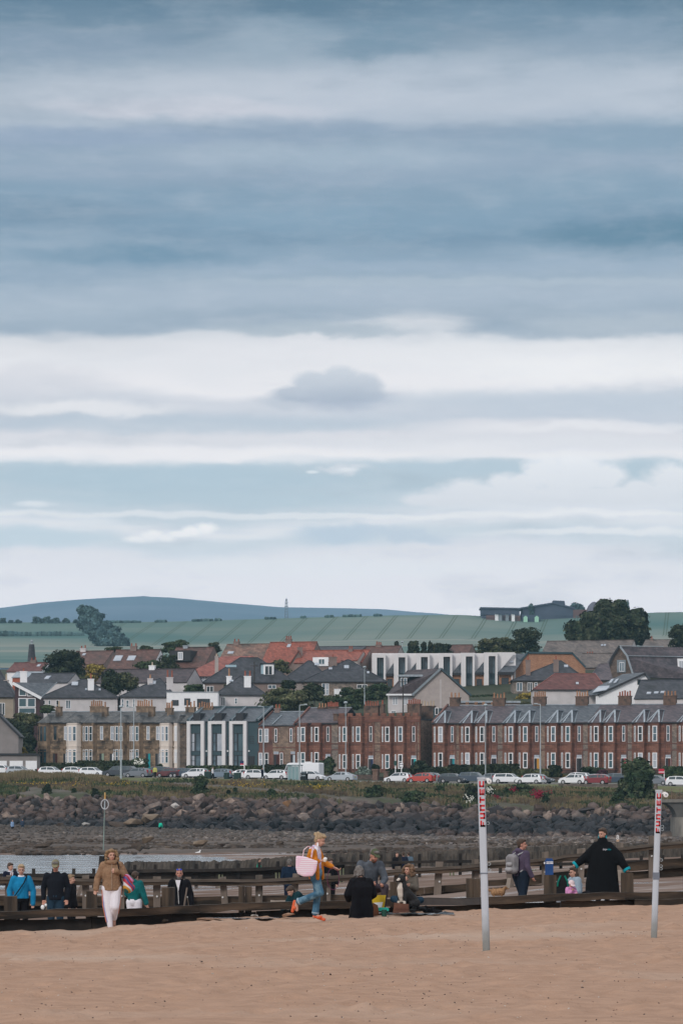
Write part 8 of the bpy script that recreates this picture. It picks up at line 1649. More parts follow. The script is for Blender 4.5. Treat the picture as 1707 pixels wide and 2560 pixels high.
SAN = mat('orange_sandal', (.62, .11, .04), rough=.6)
for q, d in (('R', Vector((0, .04, -.14))), ('L', Vector((0, -.15, -.055)))):
 g = MB(); a = J['a'+q]; t = J['t'+q]; n_ = Vector((0, .045, .0)) if q == 'R' else Vector((0, 0, -.03)); cap_(g, a+n_+(a-t)*.1, t+n_*.8+(t-a)*.25, .036, .034); cap_(g, a.lerp(t, .8)+Vector((-.03, 0, 0)), a.lerp(t, .8)+Vector((.03, 0, 0)), .034, .034); remeshed(g, 'sandal', SAN, p.root, .011, 1)
for q in 'RL': g = MB(); e = J['k'+q].lerp(J['a'+q], .86); f = J['k'+q].lerp(J['a'+q], .93); g.cyl(e, f, .074, .074, cloth('jean_cuff', (.3, .4, .48)), 14); g.build('turn_up', p.root)
g = MB(); g.cyl((-.13, -.235, 1.155), (-.13, -.25, 1.2), .03, .04, mat('paper_tub', (.7, .66, .6)), 12); g.ball((-.13, -.252, 1.21), (.04, .04, .03), M_wplate, 10, 7); g.build('ice_cream_tub', p.root)
for x in (-.09,): g = MB(); g.ball((x, -.08, 1.49), (.008, .02, .045), M_wplate, 8, 6); g.build('earring', p.root)
r0 = p.root.location
g = MB(); a = Vector((.30, -.30, .97)); pts = [(.36+.12*math.cos(t), -.3, .82+.22*math.sin(t)) for t in [math.pi/2+2*math.pi*i/20 for i in range(21)]]; g.path(pts, .006, mat('purple_lead', (.10, .02, .06)), 6)
o = g.build('dog_lead'); o.location = r0; tag(o, 'thin dark purple dog lead looping down from the orange-cardigan woman\'s hand', 'dog lead')
# tote bag: soft, striped pink and white
TOTE = bpy.data.materials.new('pink_striped_canvas'); TOTE.use_nodes = True; nt = TOTE.node_tree; ns, lk = nt.nodes, nt.links; b = ns['Principled BSDF']; b.inputs['Roughness'].default_value = .9
tc = ns.new('ShaderNodeTexCoord'); wv = ns.new('ShaderNodeTexWave'); wv.bands_direction = 'Z'; wv.inputs['Scale'].default_value = 8; wv.inputs['Distortion'].default_value = .5; lk.new(tc.outputs['Object'], wv.inputs[0]); no = ns.new('ShaderNodeTexNoise'); no.inputs['Scale'].default_value = 5; lk.new(tc.outputs['Object'], no.inputs[0])
rp = ns.new('ShaderNodeValToRGB'); rp.color_ramp.elements[0].color = (.68, .38, .50, 1); rp.color_ramp.elements[1].color = (.75, .70, .76, 1); rp.color_ramp.elements[0].position = .15; rp.color_ramp.elements[1].position = .4; lk.new(wv.outputs[0], rp.inputs[0])
mr = ns.new('ShaderNodeMapRange'); mr.inputs[1].default_value = .5; mr.inputs[2].default_value = .6; lk.new(no.outputs[0], mr.inputs[0]); mx = ns.new('ShaderNodeMix'); mx.data_type = 'RGBA'; lk.new(mr.outputs[0], mx.inputs[0]); lk.new(rp.outputs[0], mx.inputs[6]); mx.inputs[7].default_value = (.74, .52, .64, 1); lk.new(mx.outputs[2], b.inputs['Base Color'])
s_ = 76.5/FPX; bx = PX(766, 76.5); r = empty('tote_bag', (bx, 76.45, PZ(2190, 76.5)), 0, 'big pink and white striped beach tote hanging from the orange-cardigan woman\'s shoulder', 'bag'); P_ = lambda u, v: ((u-766)*s_, (2190-v)*s_)
g = MB(); q = [P_(740, 2139), P_(762, 2141), P_(795, 2153), P_(790, 2178), P_(782, 2190), P_(760, 2192), P_(744, 2185), P_(739, 2170)]; n_ = len(q); ring = [(-.03, 1.0), (-.09, .92), (-.06, 1.0), (.06, 1), (.03, .97)]
g.prism(q[::-1], -.07, .05, TOTE, 'y'); o = remeshed(g, 'bag_body', TOTE, r, .02, 6)
g = MB(); g.path([(x*s_, -.05, z*s_) for x, z in ((12, 48), (15, 70), (4, 74), (-6, 66), (-9, 48))], .011, mat('candy_rope', (.6, .3, .36), (.75, .7, .72), scale=25), 7); g.path([(x*s_, -.08, z*s_) for x, z in ((13, 46), (18, 74))], .011, mat('candy_rope', (0, 0, 0)), 7); g.build('handle', r)
# --- girl in the blue sweater
p = Person('young woman in a bright blue sweater with a black cross-body strap, behind the groyne stump', 54, 88, 2162, 1.68, 6, dict(eR=(-.27, .04, 1.12), wR=(-.25, -.03, .88), eL=(.28, .02, 1.1), wL=(.27, -.04, .84)), look=0, tilt=6)
BLU = cloth('blue_knit', (.012, .21, .42), .75, .015, 20); p.top(WHT, 'shirt_collar', 1.3, .006, 0, arms=False, mat_vox=.012); p.top(BLU, 'sweater', .97, .032, 1.12, collar=False, sb=.026); p.legs(BLK, 'black_trousers', 1, .012); p.hair(H_BL, 'short'); p.shoes(BLK)
p.strap([(.13, -.04, 1.46), (.06, -.175, 1.3), (-.08, -.20, 1.1), (-.17, -.14, .97)], .014, BLK, 'strap')
# --- man with beige cap
p = Person('broad man in a black jacket and faded khaki cap looking down', 140, 87.5, 2151, 1.79, -2, dict(eR=(-.27, .05, 1.12), wR=(-.26, -.02, .88), eL=(.27, .05, 1.12), wL=(.25, -.03, .88), sR=(-.19, .01, 1.385), sL=(.19, .01, 1.385)), tilt=26, skin=SK2); p.top(cloth('black_jacket', (.010, .012, .018)), 'jacket', .86, .036, .97, sb=.016); p.legs(DKJ, 'jeans', 1, .02); p.cap(cloth('khaki', (.22, .20, .13)), 'cap'); p.shoes(BLK); p.hair(H_GR, 'short')
o = MB(); o.ball((0, 0, 0), (.045, .03, .055), M_wplate, 10, 7); o.ball((.07, 0, .05), (.03, .025, .035), M_wplate, 8, 6); o = o.build('white_bag', smooth=True); o.location = (PX(108, 87.3), 87.25, PZ(2268, 87.3)); tag(o, 'little white and green plastic bag in the capped man\'s hand', 'bag')
p = Person('fair-haired boy in a black jacket seen side-on, right behind the capped man', 178, 93, 2187, 1.5, 70, look=5, tilt=4); p.top(BLK, 'jacket', .85, .04, 1); p.legs(BLK); p.hair(mat('hair_fair', (.27, .19, .12), (.16, .11, .07), scale=25)); p.shoes(BLK)
p = Person('man in a navy suit with pinkish tie, behind the rail at the far left', 27, 123, 2158, 1.66, 18, dict(wR=(-.08, -.2, 1.05), wL=(.2, -.1, .9)), look=35, tilt=10, vox=.014); p.top(WHT, 'shirt', .95, .0, .9); g = p.top(NAVY, 'suit_jacket', .84, .022, .97, collar=False); p.legs(cloth('brown_trousers', (.13, .08, .065))); p.hair(H_BR); p.shoes(BLK)
g = MB(); g.prism([(-.05, 1.42), (-.015, 1.15), (.015, 1.15), (.06, 1.42)], -.165, -.15, WHT, 'y'); g.build('shirt_front', p.root); g = MB(); g.prism([(-.012, 1.4), (-.02, 1.08), (.02, 1.08), (.012, 1.4)], -.175, -.166, cloth('pink_tie', (.4, .18, .17)), 'y'); g.build('tie', p.root)
# --- woman in teal hoodie from behind
p = Person('woman in a teal hooded top and white trousers seen from behind, carrying a small bottle', 336, 97, 2180, 1.66, 160, dict(head=(0, -.08, 1.56), neck=(0, -.04, 1.43), eR=(-.26, .0, 1.12), wR=(-.33, -.02, .88), eL=(.22, -.05, 1.12), wL=(.15, -.18, 1.0)), look=-10, tilt=18, face=False); p.top(cloth('teal_hood', (.008, .12, .125), .7), 'hooded_top', .99, .035, .98, hood=True); p.top(BLK, 'black_hem', .93, .02, 0, arms=False); p.legs(WHT, 'white_trousers', 1, .025, thigh=.015); p.hair(H_BR, 'tail'); p.shoes(BLK)
g = MB(); g.cyl((-.33, -.03, .78), (-.28, -.05, .92), .02, .02, M_wplate, 8); o = g; o = o.build('bottle'); o.location = p.root.location; o.rotation_euler = (0, 0, R(160)); tag(o, 'small white and blue bottle held by the teal-hooded woman', 'bottle')
# --- man with sunglasses on his head
p = Person('bald bearded man in a black zip top over white, blue sunglasses pushed up', 449, 92, 2171, 1.76, -6, dict(eR=(-.26, .05, 1.12), eL=(.26, .03, 1.1), wL=(.29, -.06, .87)), tilt=2, look=5, skin=SK2); p.top(WHT, 't_shirt', .95, .01, .2); p.top(BLK, 'zip_top', .88, .03, .97); p.legs(cloth('charcoal', (.03, .03, .035))); p.shoes(BLK)
g = MB(); g.prism([(-.06, 1.45), (0, 1.2), (.05, 1.45)], -.172, -.14, WHT, 'y'); g.build('shirt_front', p.root); p.strap([(-.07, -.15, 1.44), (-.01, -.178, 1.25), (.01, -.176, .9)], .005, M_wplate, 'zip'); p.hair(H_GR, 'short') if False else None
g = MB(); [g.ball(p.h((x, -.07, .1)), (.032, .02, .02), mat('blue_lens', (.03, .07, .5), rough=.2), 8, 6) for x in (-.035, .035)]; g.build('sunglasses', p.root)
g = MB(); mm = MB(); mm.ball((0, 0, 0), (.058, .05, .05), SK, 12, 8); g.add([p.h((v[0], v[1]-.045, v[2]-.085)) for v in mm.v], mm.f, SK); remeshed(g, 'beard', H_GR, p.root, .012, 1)
o = MB(); o.cyl((0, 0, 0), (.07, 0, .45), .022, .02, M_w2v, 7); o = o.build('walking_stick'); o.location = (PX(461, 91.7), 91.6, PZ(2266, 91.7)); tag(o, 'pale stick below the sunglasses man\'s left hand', 'stick')
# --- people behind the second groyne
p = Person('man in navy with a dark cap seen from behind, left of the orange-cardigan woman', 724, 126, 2148, 1.72, 178, dict(wR=(-.2, -.12, .95), wL=(.2, -.12, .95)), vox=.014, face=False); p.top(cloth('navy_top', (.010, .022, .045)), 'jacket', .84, .035, 1); p.legs(NAVY); p.cap(cloth('dark_cap', (.03, .04, .055))); p.hair(H_GR); p.shoes(BLK)
p = Person('dark-haired person in black behind the orange-cardigan woman, beyond the grey groyne', 825, 128, 2146, 1.66, 20, dict(), vox=.014, tilt=15, look=30); p.top(BLK, 'jacket', .8, .03, 1); p.legs(BLK); p.hair(H_BR, 'bun'); p.shoes(BLK)
g = MB(); rg = random.Random(2); [g.ball((rg.uniform(-.1, .12), -.2, rg.uniform(1.0, 1.1)), (.02, .015, .016), M_wplate, 6, 5) for _ in range(12)]; g.build('printed_motif', p.root)
p = Person('person in dark teal bending forward behind the near groyne, hand reaching down', 757, 84.5, 2194, 1.5, -60, dict(head=(0, -.34, 1.2), neck=(0, -.25, 1.15), chest=(0, -.16, 1.04), waist=(0, -.03, .93), pelvis=(0, .06, .82), sR=(-.15, -.22, 1.12), sL=(.15, -.22, 1.12), eR=(-.17, -.34, .9), wR=(-.15, -.48, .72), eL=(.17, -.3, .88), wL=(.15, -.42, .68), hR=(-.088, .06, .8), hL=(.088, .06, .8), kR=(-.1, -.06, .46), kL=(.1, -.06, .46)), tilt=40, vox=.013, zg=-.72, face=False); p.top(cloth('dark_teal', (.008, .035, .045)), 'jacket', .84, .035, .97); p.legs(NAVY); p.hair(H_BR); p.shoes(BLK)
for i, (u, Y, vt, m, lab, H) in enumerate([(992, 205, 2131, BLK, 'small far figure in black, left of a group of three on the wet sand', 1.7), (1008, 206, 2130, NAVY, 'small far figure in navy with orange and white print, middle of a group of three', 1.7), (1021, 207, 2130, cloth('grey_blue', (.10, .15, .2)), 'small far figure in grey-blue, right of a group of three', 1.7)]):
 p = Person(lab, u, Y, vt, H, [20, 180, 190][i], vox=.02, face=False); p.top(m, 'jacket', .84, .03, 1); p.legs(NAVY); p.hair(H_BR)
 if i == 1: g = MB(); g.box(-.07, .07, .14, .16, 1.12, 1.22, M_wplate); g.box(-.3, -.2, -.02, .1, .8, 1.0, cloth('orange', (.6, .25, .05))); g.build('print', p.root)
p = Person('tiny figure in green half hidden behind the black groyne', 648, 204, 2146, 1.5, 90, vox=.03, face=False); p.top(cloth('sea_green', (.02, .32, .22)), 'jacket', .84, .03, 1); p.legs(cloth('tan', (.3, .15, .1))); p.hair(H_BR)
# --- family on the sand
ZF = sand_fn(PX(925, 80.5), 80)[2]
p = Person('man in a grey sweater and olive cap sitting on the groyne, looking down', 925, 80.3, 2141, 1.8, 22, dict(head=(.02, -.16, 1.16), neck=(.01, -.06, 1.03), chest=(0, .02, .88), waist=(0, .06, .66), pelvis=(0, .08, .52), sR=(-.2, 0, .99), sL=(.2, -.02, .98), eR=(-.27, -.1, .72), wR=(-.1, -.3, .62), eL=(.27, -.12, .7), wL=(.12, -.32, .6), hR=(-.1, .06, .5), hL=(.1, .06, .5), kR=(-.16, -.36, .56), kL=(.18, -.34, .54), aR=(-.12, -.3, .1), aL=(.16, -.26, .1), tR=(-.13, -.44, .05), tL=(.18, -.4, .05)), tilt=30, look=10, skin=SK2, curlL=1.2, curlR=1.1, zg=ZF); p.top(cloth('grey_knit', (.10, .115, .14), .65, .015, 20), 'sweater', .95, .04, .9, sb=.024); p.legs(cloth('plum_grey', (.07, .055, .07)), end=1); p.cap(cloth('olive', (.085, .10, .06)), 'cap'); p.shoes(BLK); p.hair(H_GR)
g = MB(); mm = MB(); mm.ball((0, 0, 0), (.06, .05, .05), SK, 12, 8); g.add([p.h((v[0], v[1]-.045, v[2]-.085)) for v in mm.v], mm.f, SK); remeshed(g, 'beard', mat('beard_red_brown', (.14, .07, .045), (.09, .05, .035), scale=20), p.root, .012, 1)
KN = dict(head=(.02, -.1, 1.22), neck=(0, -.03, 1.08), chest=(0, .0, .92), waist=(0, .03, .7), pelvis=(0, .06, .5), sR=(-.17, -.02, 1.02), sL=(.17, -.02, 1.02), eR=(-.28, -.06, .76), wR=(-.2, -.26, .66), eL=(.28, -.06, .76), wL=(.2, -.26, .66), hR=(-.1, .04, .46), hL=(.1, .04, .46), kR=(-.14, -.26, .12), kL=(.14, -.26, .12), aR=(-.12, .17, .1), aL=(.12, .17, .1), tR=(-.12, .3, .05), tL=(.12, .3, .05))
p = Person('grey-haired person in black kneeling with back turned, beside the man in the olive cap', 903, 78.6, 2166, 1.68, 195, KN, look=-25, tilt=8, face=False); p.top(BLK, 'coat', .62, .07, 1, collar=True, sb=.035, hemw=.02); p.legs(BLK, end=1, bulk=.03, thigh=.03); p.shoes(cloth('dark_shoe', (.02, .022, .03)), r=.05)
p.hair(H_GR, 'bob', seed=4)
ST = dict(head=(0, -.04, .86), neck=(0, .0, .73), chest=(0, .02, .6), waist=(0, .04, .38), pelvis=(0, .04, .17), sR=(-.13, .0, .68), sL=(.13, .0, .68), eR=(-.19, -.08, .46), wR=(-.06, -.13, .6), eL=(.19, -.1, .44), wL=(.08, -.26, .5), hR=(-.09, .02, .15), hL=(.09, .02, .15), kR=(-.3, -.26, .2), kL=(.32, -.2, .18), aR=(-.02, -.4, .09), aL=(.1, -.42, .08), tR=(.08, -.46, .05), tL=(-.02, -.5, .05))
p = Person('child with tousled brown hair sitting cross-legged, hand at mouth, a collie in front', 1021, 79.8, 2161, 1.55, -12, ST, look=-28, tilt=4, curlR=1.2, handn=dict(R=Vector((0, .4, .8)), dR=Vector((.2, -.2, .6)))); p.k = 1; p.top(cloth('grey_brown_knit', (.12, .105, .09), .7, .02, 22), 'sweater', .9, .03, .9); p.legs(DKJ, 'jeans', 1, .02); p.hair(H_CU if False else mat('hair_tousled', (.20, .125, .08), (.09, .055, .035), scale=18, bump=.02, bscale=30), 'curly', seed=7); p.shoes(cloth('grey_shoe', (.2, .22, .23)))
FUR_B = mat('black_fur', (.010, .010, .012), (.02, .02, .022), scale=14, rough=.8, bump=.012, bscale=35); FUR_W = mat('white_fur', (.62, .56, .50), (.50, .44, .39), scale=14, rough=.9, bump=.012, bscale=35)
def collie():
 Y = 79.1; x = PX(1012, Y); r = empty('dog', (x, Y, PZ(2279, Y)), R(-38), 'black and white collie sitting in front of the tousled child, looking left', 'dog'); g = MB()
 cap_(g, (0, .24, .17), (0, .0, .36), .16, .145, 14); cap_(g, (0, .0, .36), (0, -.08, .50), .14, .105); cap_(g, (0, -.07, .50), (0, -.09, .62), .09, .075)                     # rump, chest, neck
 for sx in (-1, 1): cap_(g, (sx*.07, -.08, .38), (sx*.075, -.10, .18), .05, .034); cap_(g, (sx*.075, -.10, .18), (sx*.075, -.11, .04), .032, .028); cap_(g, (sx*.075, -.11, .035), (sx*.075, -.17, .025), .03, .026); cap_(g, (sx*.11, .22, .17), (sx*.14, .04, .16), .10, .06); cap_(g, (sx*.14, .04, .16), (sx*.14, .14, .05), .05, .035); cap_(g, (sx*.14, .14, .035), (sx*.13, .02, .03), .033, .028)
 mm = MB(); mm.ball((0, -.12, .68), (.085, .095, .08), SK, 12, 9); g.add(mm.v, mm.f, SK); cap_(g, (0, -.17, .655), (0, -.27, .63), .042, .026); cap_(g, (0, .33, .08), (.12, .52, .05), .05, .03)
 for sx in (-1, 1): cap_(g, (sx*.052, -.09, .72), (sx*.075, -.08, .775), .026, .012); cap_(g, (sx*.075, -.08, .775), (sx*.088, -.11, .75), .012, .01)
 b = remeshed(g, 'body', FUR_B, r, .012, 2)
 w = MB(); cap_(w, (0, -.14, .58), (0, -.17, .48), .04, .062); cap_(w, (0, -.17, .48), (0, -.15, .32), .065, .055); cap_(w, (0, -.15, .32), (0, -.13, .22), .05, .035)
 for sx in (-1, 1): cap_(w, (sx*.075, -.115, .2), (sx*.075, -.125, .04), .033, .03); cap_(w, (sx*.075, -.12, .035), (sx*.075, -.18, .025), .031, .027)
 remeshed(w, 'white_bib', FUR_W, r, .012, 2); w = MB(); cap_(w, (0, -.165, .725), (0, -.2, .675), .013, .02); cap_(w, (0, -.2, .665), (0, -.262, .64), .036, .026); remeshed(w, 'white_blaze', FUR_W, r, .008, 1)
 w = MB(); w.ball((0, -.293, .635), (.014, .012, .012), EYE, 8, 6); [w.ball((sx*.035, -.185, .69), (.009, .008, .009), EYE, 6, 5) for sx in (-1, 1)]; w.build('nose_and_eyes', r, smooth=True); return r
collie()
def small_dog():
 Y = 92; x = PX(1246, Y); r = empty('dog', (x, Y, PZ(2249, Y)), R(88), 'small curly tan dog walking right behind the near groyne, tail out', 'dog'); F = mat('tan_curls', (.36, .21, .11), (.24, .13, .065), scale=16, rough=.95, bump=.02, bscale=24); g = MB(); rg = random.Random(3)
 cap_(g, (0, .2, .22), (0, -.14, .23), .11, .115, 12); cap_(g, (0, -.14, .27), (0, -.24, .33), .065, .06); cap_(g, (0, .24, .27), (0, .46, .29), .035, .05); g.ball((0, -.27, .35), (.06, .065, .058), SK, 10, 8); cap_(g, (0, -.3, .34), (0, -.37, .325), .03, .022)
 for i in range(30): g.ball((rg.uniform(-.08, .08), rg.uniform(-.16, .24), rg.uniform(.2, .33)), rg.uniform(.025, .04), SK, 7, 5)
 for sx in (-1, 1):
  for y, k in ((-.14, .03), (.2, -.02)): cap_(g, (sx*.06, y, .2), (sx*.06, y+k, .12), .035, .024); cap_(g, (sx*.06, y+k, .12), (sx*.06, y-k, .02), .024, .024)
 r.scale = (.85, .62, .8); remeshed(g, 'body', F, r, .012, 1); e = MB(); [e.ball((sx*.058, -.25, .345), (.018, .03, .05), mat('tan_ear', (.2, .1, .05)), 8, 6) for sx in (-1, 1)]; e.build('ears', r, smooth=True); e = MB(); e.ball((0, -.393, .33), .011, EYE, 6, 5); e.build('nose', r)
small_dog()
def thing_at(name, label, cat, u, v, Y, parts, rz=0):
 r = empty(name, (PX(u, Y), Y, PZ(v, Y)), R(rz), label, cat)
 for nm, f in parts: m = MB(); f(m); m.build(nm, r)
 return r
def blanket():
 Y = 79.2; x0 = PX(1010, Y); z0 = sand_fn(x0, 78.6)[2]; o = grid('blanket', [i*.06-.95 for i in range(34)], [j*.06-.35 for j in range(15)], lambda a, b: (a, b, .03+.05*abs(fbm(a*3, b*3, 8))), cloth('blanket_grey', (.06, .075, .09), .6, c3=(.3, .31, .32)), kind=None); o.location = (x0, Y, z0); tag(o, 'rumpled dark blue-grey picnic blanket spread on the sand under the child and collie', 'blanket')
blanket()
thing_at('carrier_bag', 'yellow and white carrier bag standing by the kneeling person in black', 'bag', 944, 2274, 79.6, [('bag_body', lambda m: (m.prism([(-.12, 0), (.13, 0), (.17, .30), (-.15, .30)], -.06, .06, mat('yellow_plastic', (.62, .42, .02), (.5, .33, .02), scale=6, rough=.5), 'y'))), ('label_patch', lambda m: m.prism([(-.07, .04), (.08, .05), (.11, .16), (-.1, .14)], -.066, -.061, M_wplate, 'y'))])
thing_at('brown_bag', 'small tan leather bag beside the kneeling person in black', 'bag', 936, 2290, 78.9, [('bag_body', lambda m: m.prism([(-.08, 0), (.09, 0), (.06, .22), (-.03, .27)], -.05, .05, mat('tan_leather', (.24, .10, .05), (.18, .075, .04), scale=6), 'y'))], 10)
thing_at('lunch_box', 'turquoise lunch box on the blanket', 'box', 957, 2277, 79.0, [('tray', lambda m: (m.box(-.12, .12, -.08, .08, 0, .05, mat('turquoise_plastic', (.02, .45, .36), rough=.5)))), ('lid', lambda m: m.box(-.13, .10, -.085, .085, .052, .065, mat('turquoise_plastic', (0, 0, 0))))])
thing_at('mug', 'dark green mug standing on the blanket edge', 'mug', 960, 2291, 78.4, [('cup', lambda m: m.cyl((0, 0, 0), (0, 0, .14), .05, .055, mat('dark_green_enamel', (.01, .06, .045), rough=.4), 14)), ('handle', lambda m: m.path([(.05, 0, .11), (.085, 0, .1), (.085, 0, .05), (.05, 0, .035)], .008, mat('dark_green_enamel', (0, 0, 0)), 6))])
thing_at('satchel', 'brown satchel lying against the sitting child', 'bag', 1003, 2280, 78.7, [('bag_body', lambda m: (m.prism([(-.17, -.02), (.16, 0), (.15, .16), (-.14, .19)], -.08, .04, mat('brown_leather', (.13, .06, .04), (.09, .04, .03), scale=5), 'y'))), ('flap', lambda m: m.prism([(-.145, .07), (.15, .05), (.155, .165), (-.145, .195)], -.092, -.081, mat('brown_leather', (0, 0, 0)), 'y'))], -5)
for i, (u, w) in enumerate(((1070, .16), (1089, .2))):
 g = MB(); cap_(g, (-w*.45, 0, .05), (w*.5, 0, .04), .055, .045); cap_(g, (-w*.4, 0, .06), (-w*.3, 0, .11), .05, .045); o = remeshed(g, 'trainer', cloth('black_trainer', (.012, .012, .014)), None, .012, 2); o.location = (PX(u, 80), 80, sand_fn(PX(u, 80), 79.5)[2]); tag(o, ['black shoe on the sand right of the blanket, the left one', 'black shoe with a green lining on the sand, the right one'][i], 'shoe')
# --- backpack man
p = Person('man in a purple-grey hooded top and navy joggers walking away right, behind the near groyne', 1302, 92, 2098, 1.8, 128, dict(head=(0, -.03, 1.59), eR=(-.26, .04, 1.1), wR=(-.3, -.06, .88), eL=(.25, .02, 1.1), kL=(.12, -.14, .5), aL=(.14, -.1, .1), tL=(.14, -.25, .04), kR=(-.12, .05, .5), aR=(-.14, .22, .12), tR=(-.14, .1, .04), sR=(-.19, .01, 1.385), sL=(.19, .01, 1.385)), look=-45, tilt=0, skin=SK2); p.top(cloth('purple_grey', (.085, .065, .105), .75), 'hooded_top', .88, .05, .98, hood=True, sb=.022); p.legs(cloth('navy_jogger', (.012, .02, .035)), 'joggers', .98, .035, thigh=.03); p.hair(H_BR); p.shoes(BLK)
s_ = p.k; th = R(128); off = Vector((-math.sin(th)*.24, math.cos(th)*.24, 1.17))*s_; r = empty('backpack', p.root.location+off, th, 'grey backpack with a turquoise bottle on the back of the man in purple-grey', 'backpack')
g = MB(); cap_(g, (-.09, .04, -.16), (.09, .04, -.16), .1, .1); cap_(g, (-.08, .03, .14), (.08, .03, .14), .085, .085); g.box(-.15, .15, -.05, .11, -.18, .16, SK); remeshed(g, 'bag_body', cloth('grey_canvas', (.24, .23, .24), .7), r, .015, 4)
g = MB(); cap_(g, (-.07, .13, -.15), (.07, .13, -.15), .06, .06); cap_(g, (-.06, .12, -.02), (.06, .12, -.02), .05, .05); remeshed(g, 'front_pocket', cloth('light_grey_canvas', (.34, .33, .34), .7), r, .013, 3)
g = MB(); [g.path([(sx*.1, -.06, .2), (sx*.13, -.22, .27), (sx*.15, -.38, .16), (sx*.17, -.36, -.05), (sx*.15, -.1, -.2)], .017, cloth('pale_strap', (.4, .4, .41)), 6) for sx in (-1, 1)]; g.build('strap', r); g = MB(); g.cyl((.19, .02, -.12), (.19, .02, .04), .035, .035, mat('turquoise_bottle', (.03, .55, .50), rough=.4), 10); g.cyl((.19, .02, .04), (.19, .02, .07), .02, .018, mat('turquoise_bottle', (0, 0, 0)), 8); g.build('bottle', r)
# --- seated woman with the drawstring bag, child in a pink cap
S2 = {k: v for k, v in ST.items()}; S2.update(eR=(-.2, -.16, .5), wR=(-.16, -.40, .62), wL=(.12, -.3, .3), eL=(.2, -.02, .42)); 
p = Person('seated woman with long brown hair, glasses and a pale blue shirt', 1436, 87.5, 2168, 1.66, -62, S2, tilt=6, curlR=1.2); p.top(cloth('pale_blue', (.30, .38, .46), .85), 'shirt', .9, .03, .85); p.legs(cloth('grey_leggings', (.2, .2, .22))); p.hair(H_BR, 'long'); g = MB(); [g.path([p.h((x+.02*math.cos(a), -.1, .01+.018*math.sin(a))) for a in [2*math.pi*i/10 for i in range(11)]], .003, EYE, 4) for x in (-.03, .03)]; g.build('glasses', p.root)
g = MB(); o_ = (0, 0, 0); g.prism([(-.17, -.42), (.13, -.42), (.15, -.25), (.05, 0), (-.03, 0), (-.16, -.2)], -.08, .08, SK, 'y'); r = empty('drawstring_bag', (PX(1405, 86.6), 86.6, PZ(2188, 86.6)), 0, 'black drawstring bag with green straps held up by the seated woman', 'bag'); remeshed(g, 'bag_body', cloth('bag_black', (.018, .018, .02)), r, .02, 5); g = MB(); [g.path([(x*.4, -.07, -.01), (x, -.1, -.14), (x*1.15, -.1, -.25)], .022, cloth('bag_green', (.01, .16, .12)), 7) for x in (-.1, .11)]; g.build('strap', r)
p = Person('small child in a pinkish white cap and pink jacket, sitting', 1426, 86.3, 2202, 1.05, 25, ST, vox=.012, tilt=28, face=False); p.top(cloth('pink_jacket', (.62, .27, .50)), 'jacket', .9, .04, 1, sb=.03); p.legs(cloth('pink_leg', (.5, .2, .3))); g = MB(); mm = MB(); mm.ball((0, 0, 0), (.12, .125, .12), SK, 14, 9); g.add([p.h((v[0], v[1]+.01, max(v[2], -.02)+.04)) for v in mm.v], mm.f, SK); mm = MB(); mm.ball((0, 0, 0), (.1, .09, .02), SK, 12, 6); g.add([p.h((v[0], v[1]-.13, v[2]+.03)) for v in mm.v], mm.f, SK); remeshed(g, 'cap', cloth('pinkish_white', (.74, .58, .60), .95), p.root, .014, 1)
# --- woman in the long black changing robe
p = Person('woman in a huge black changing robe with turquoise cuffs, arms held out', 1505, 86, 2071, 1.72, -14, dict(sR=(-.14, .01, 1.32), sL=(.14, .01, 1.32), eR=(-.31, .02, 1.13), wR=(-.55, -.06, .94), eL=(.35, .0, 1.10), wL=(.52, -.04, .85)), look=-26, tilt=8, curlR=1.2, curlL=1.2)
RB = cloth('robe_black', (.006, .007, .009), .8); TQ = cloth('robe_turquoise', (.01, .32, .40)); J = p.J; g = MB(); loft(g, [((0, .01, .28), .39, .23), ((-.01, .01, .5), .375, .22), ((0, .01, .85), .33, .2), ((0, .01, 1.08), .30, .18), ((0, .01, 1.24), .25, .15), ((0, .01, 1.37), .14, .11), ((0, .0, 1.52), .085, .09)])
for q in 'RL': sx = -1 if q == 'R' else 1; cap_(g, J['chest'], J['s'+q], .13, .11); cap_(g, J['s'+q], J['e'+q], .10, .115); cap_(g, J['e'+q], J['w'+q]+(J['w'+q]-J['e'+q])*.1, .11, .08); cap_(g, Vector((sx*.13, 0, 1.2)), J['e'+q]+Vector((0, 0, -.05)), .11, .10); cap_(g, Vector((sx*.16, 0, 1.02)), J['e'+q].lerp(J['w'+q], .3)+Vector((-sx*.03, 0, -.06)), .08, .07)
remeshed(g, 'robe', RB, p.root, .016, 3); p.legs(BLK, end=1); p.hair(H_BR, 'tail'); p.shoes(BLK)
for q in 'RL': d = (J['w'+q]-J['e'+q]).normalized(); g = MB(); a = J['w'+q]+d*.03; g.cyl(a, a+d*.055, .092, .088, TQ, 14); g.build('cuff', p.root)
g = MB(); cap_(g, (-.075, -.02, 1.50), (-.07, -.01, 1.60), .022, .014); cap_(g, (.08, .0, 1.50), (.082, .03, 1.59), .022, .014); remeshed(g, 'hood_lining', TQ, p.root, .01, 1)
fc = bpy.data.curves.new('t', 'FONT'); fc.body = 'dryrobe'; fc.size = .058; fc.extrude = .003; fc.align_x = 'CENTER'; to = bpy.data.objects.new('t', fc); COL.objects.link(to); dg = bpy.context.evaluated_depsgraph_get(); me = bpy.data.meshes.new_from_object(to.evaluated_get(dg)); bpy.data.objects.remove(to)
for v in me.vertices: x, y, z = v.co; v.co = (x, -z, y)
me.materials.append(WHT); me.materials.append(TQ)
for f in me.polygons: f.material_index = 1 if sum(me.vertices[i].co.x for i in f.vertices)/len(f.vertices) > .01 else 0
o = bpy.data.objects.new('chest_lettering', me); COL.objects.link(o); o.parent = p.root; o.location = (.13, -.172, 1.235)
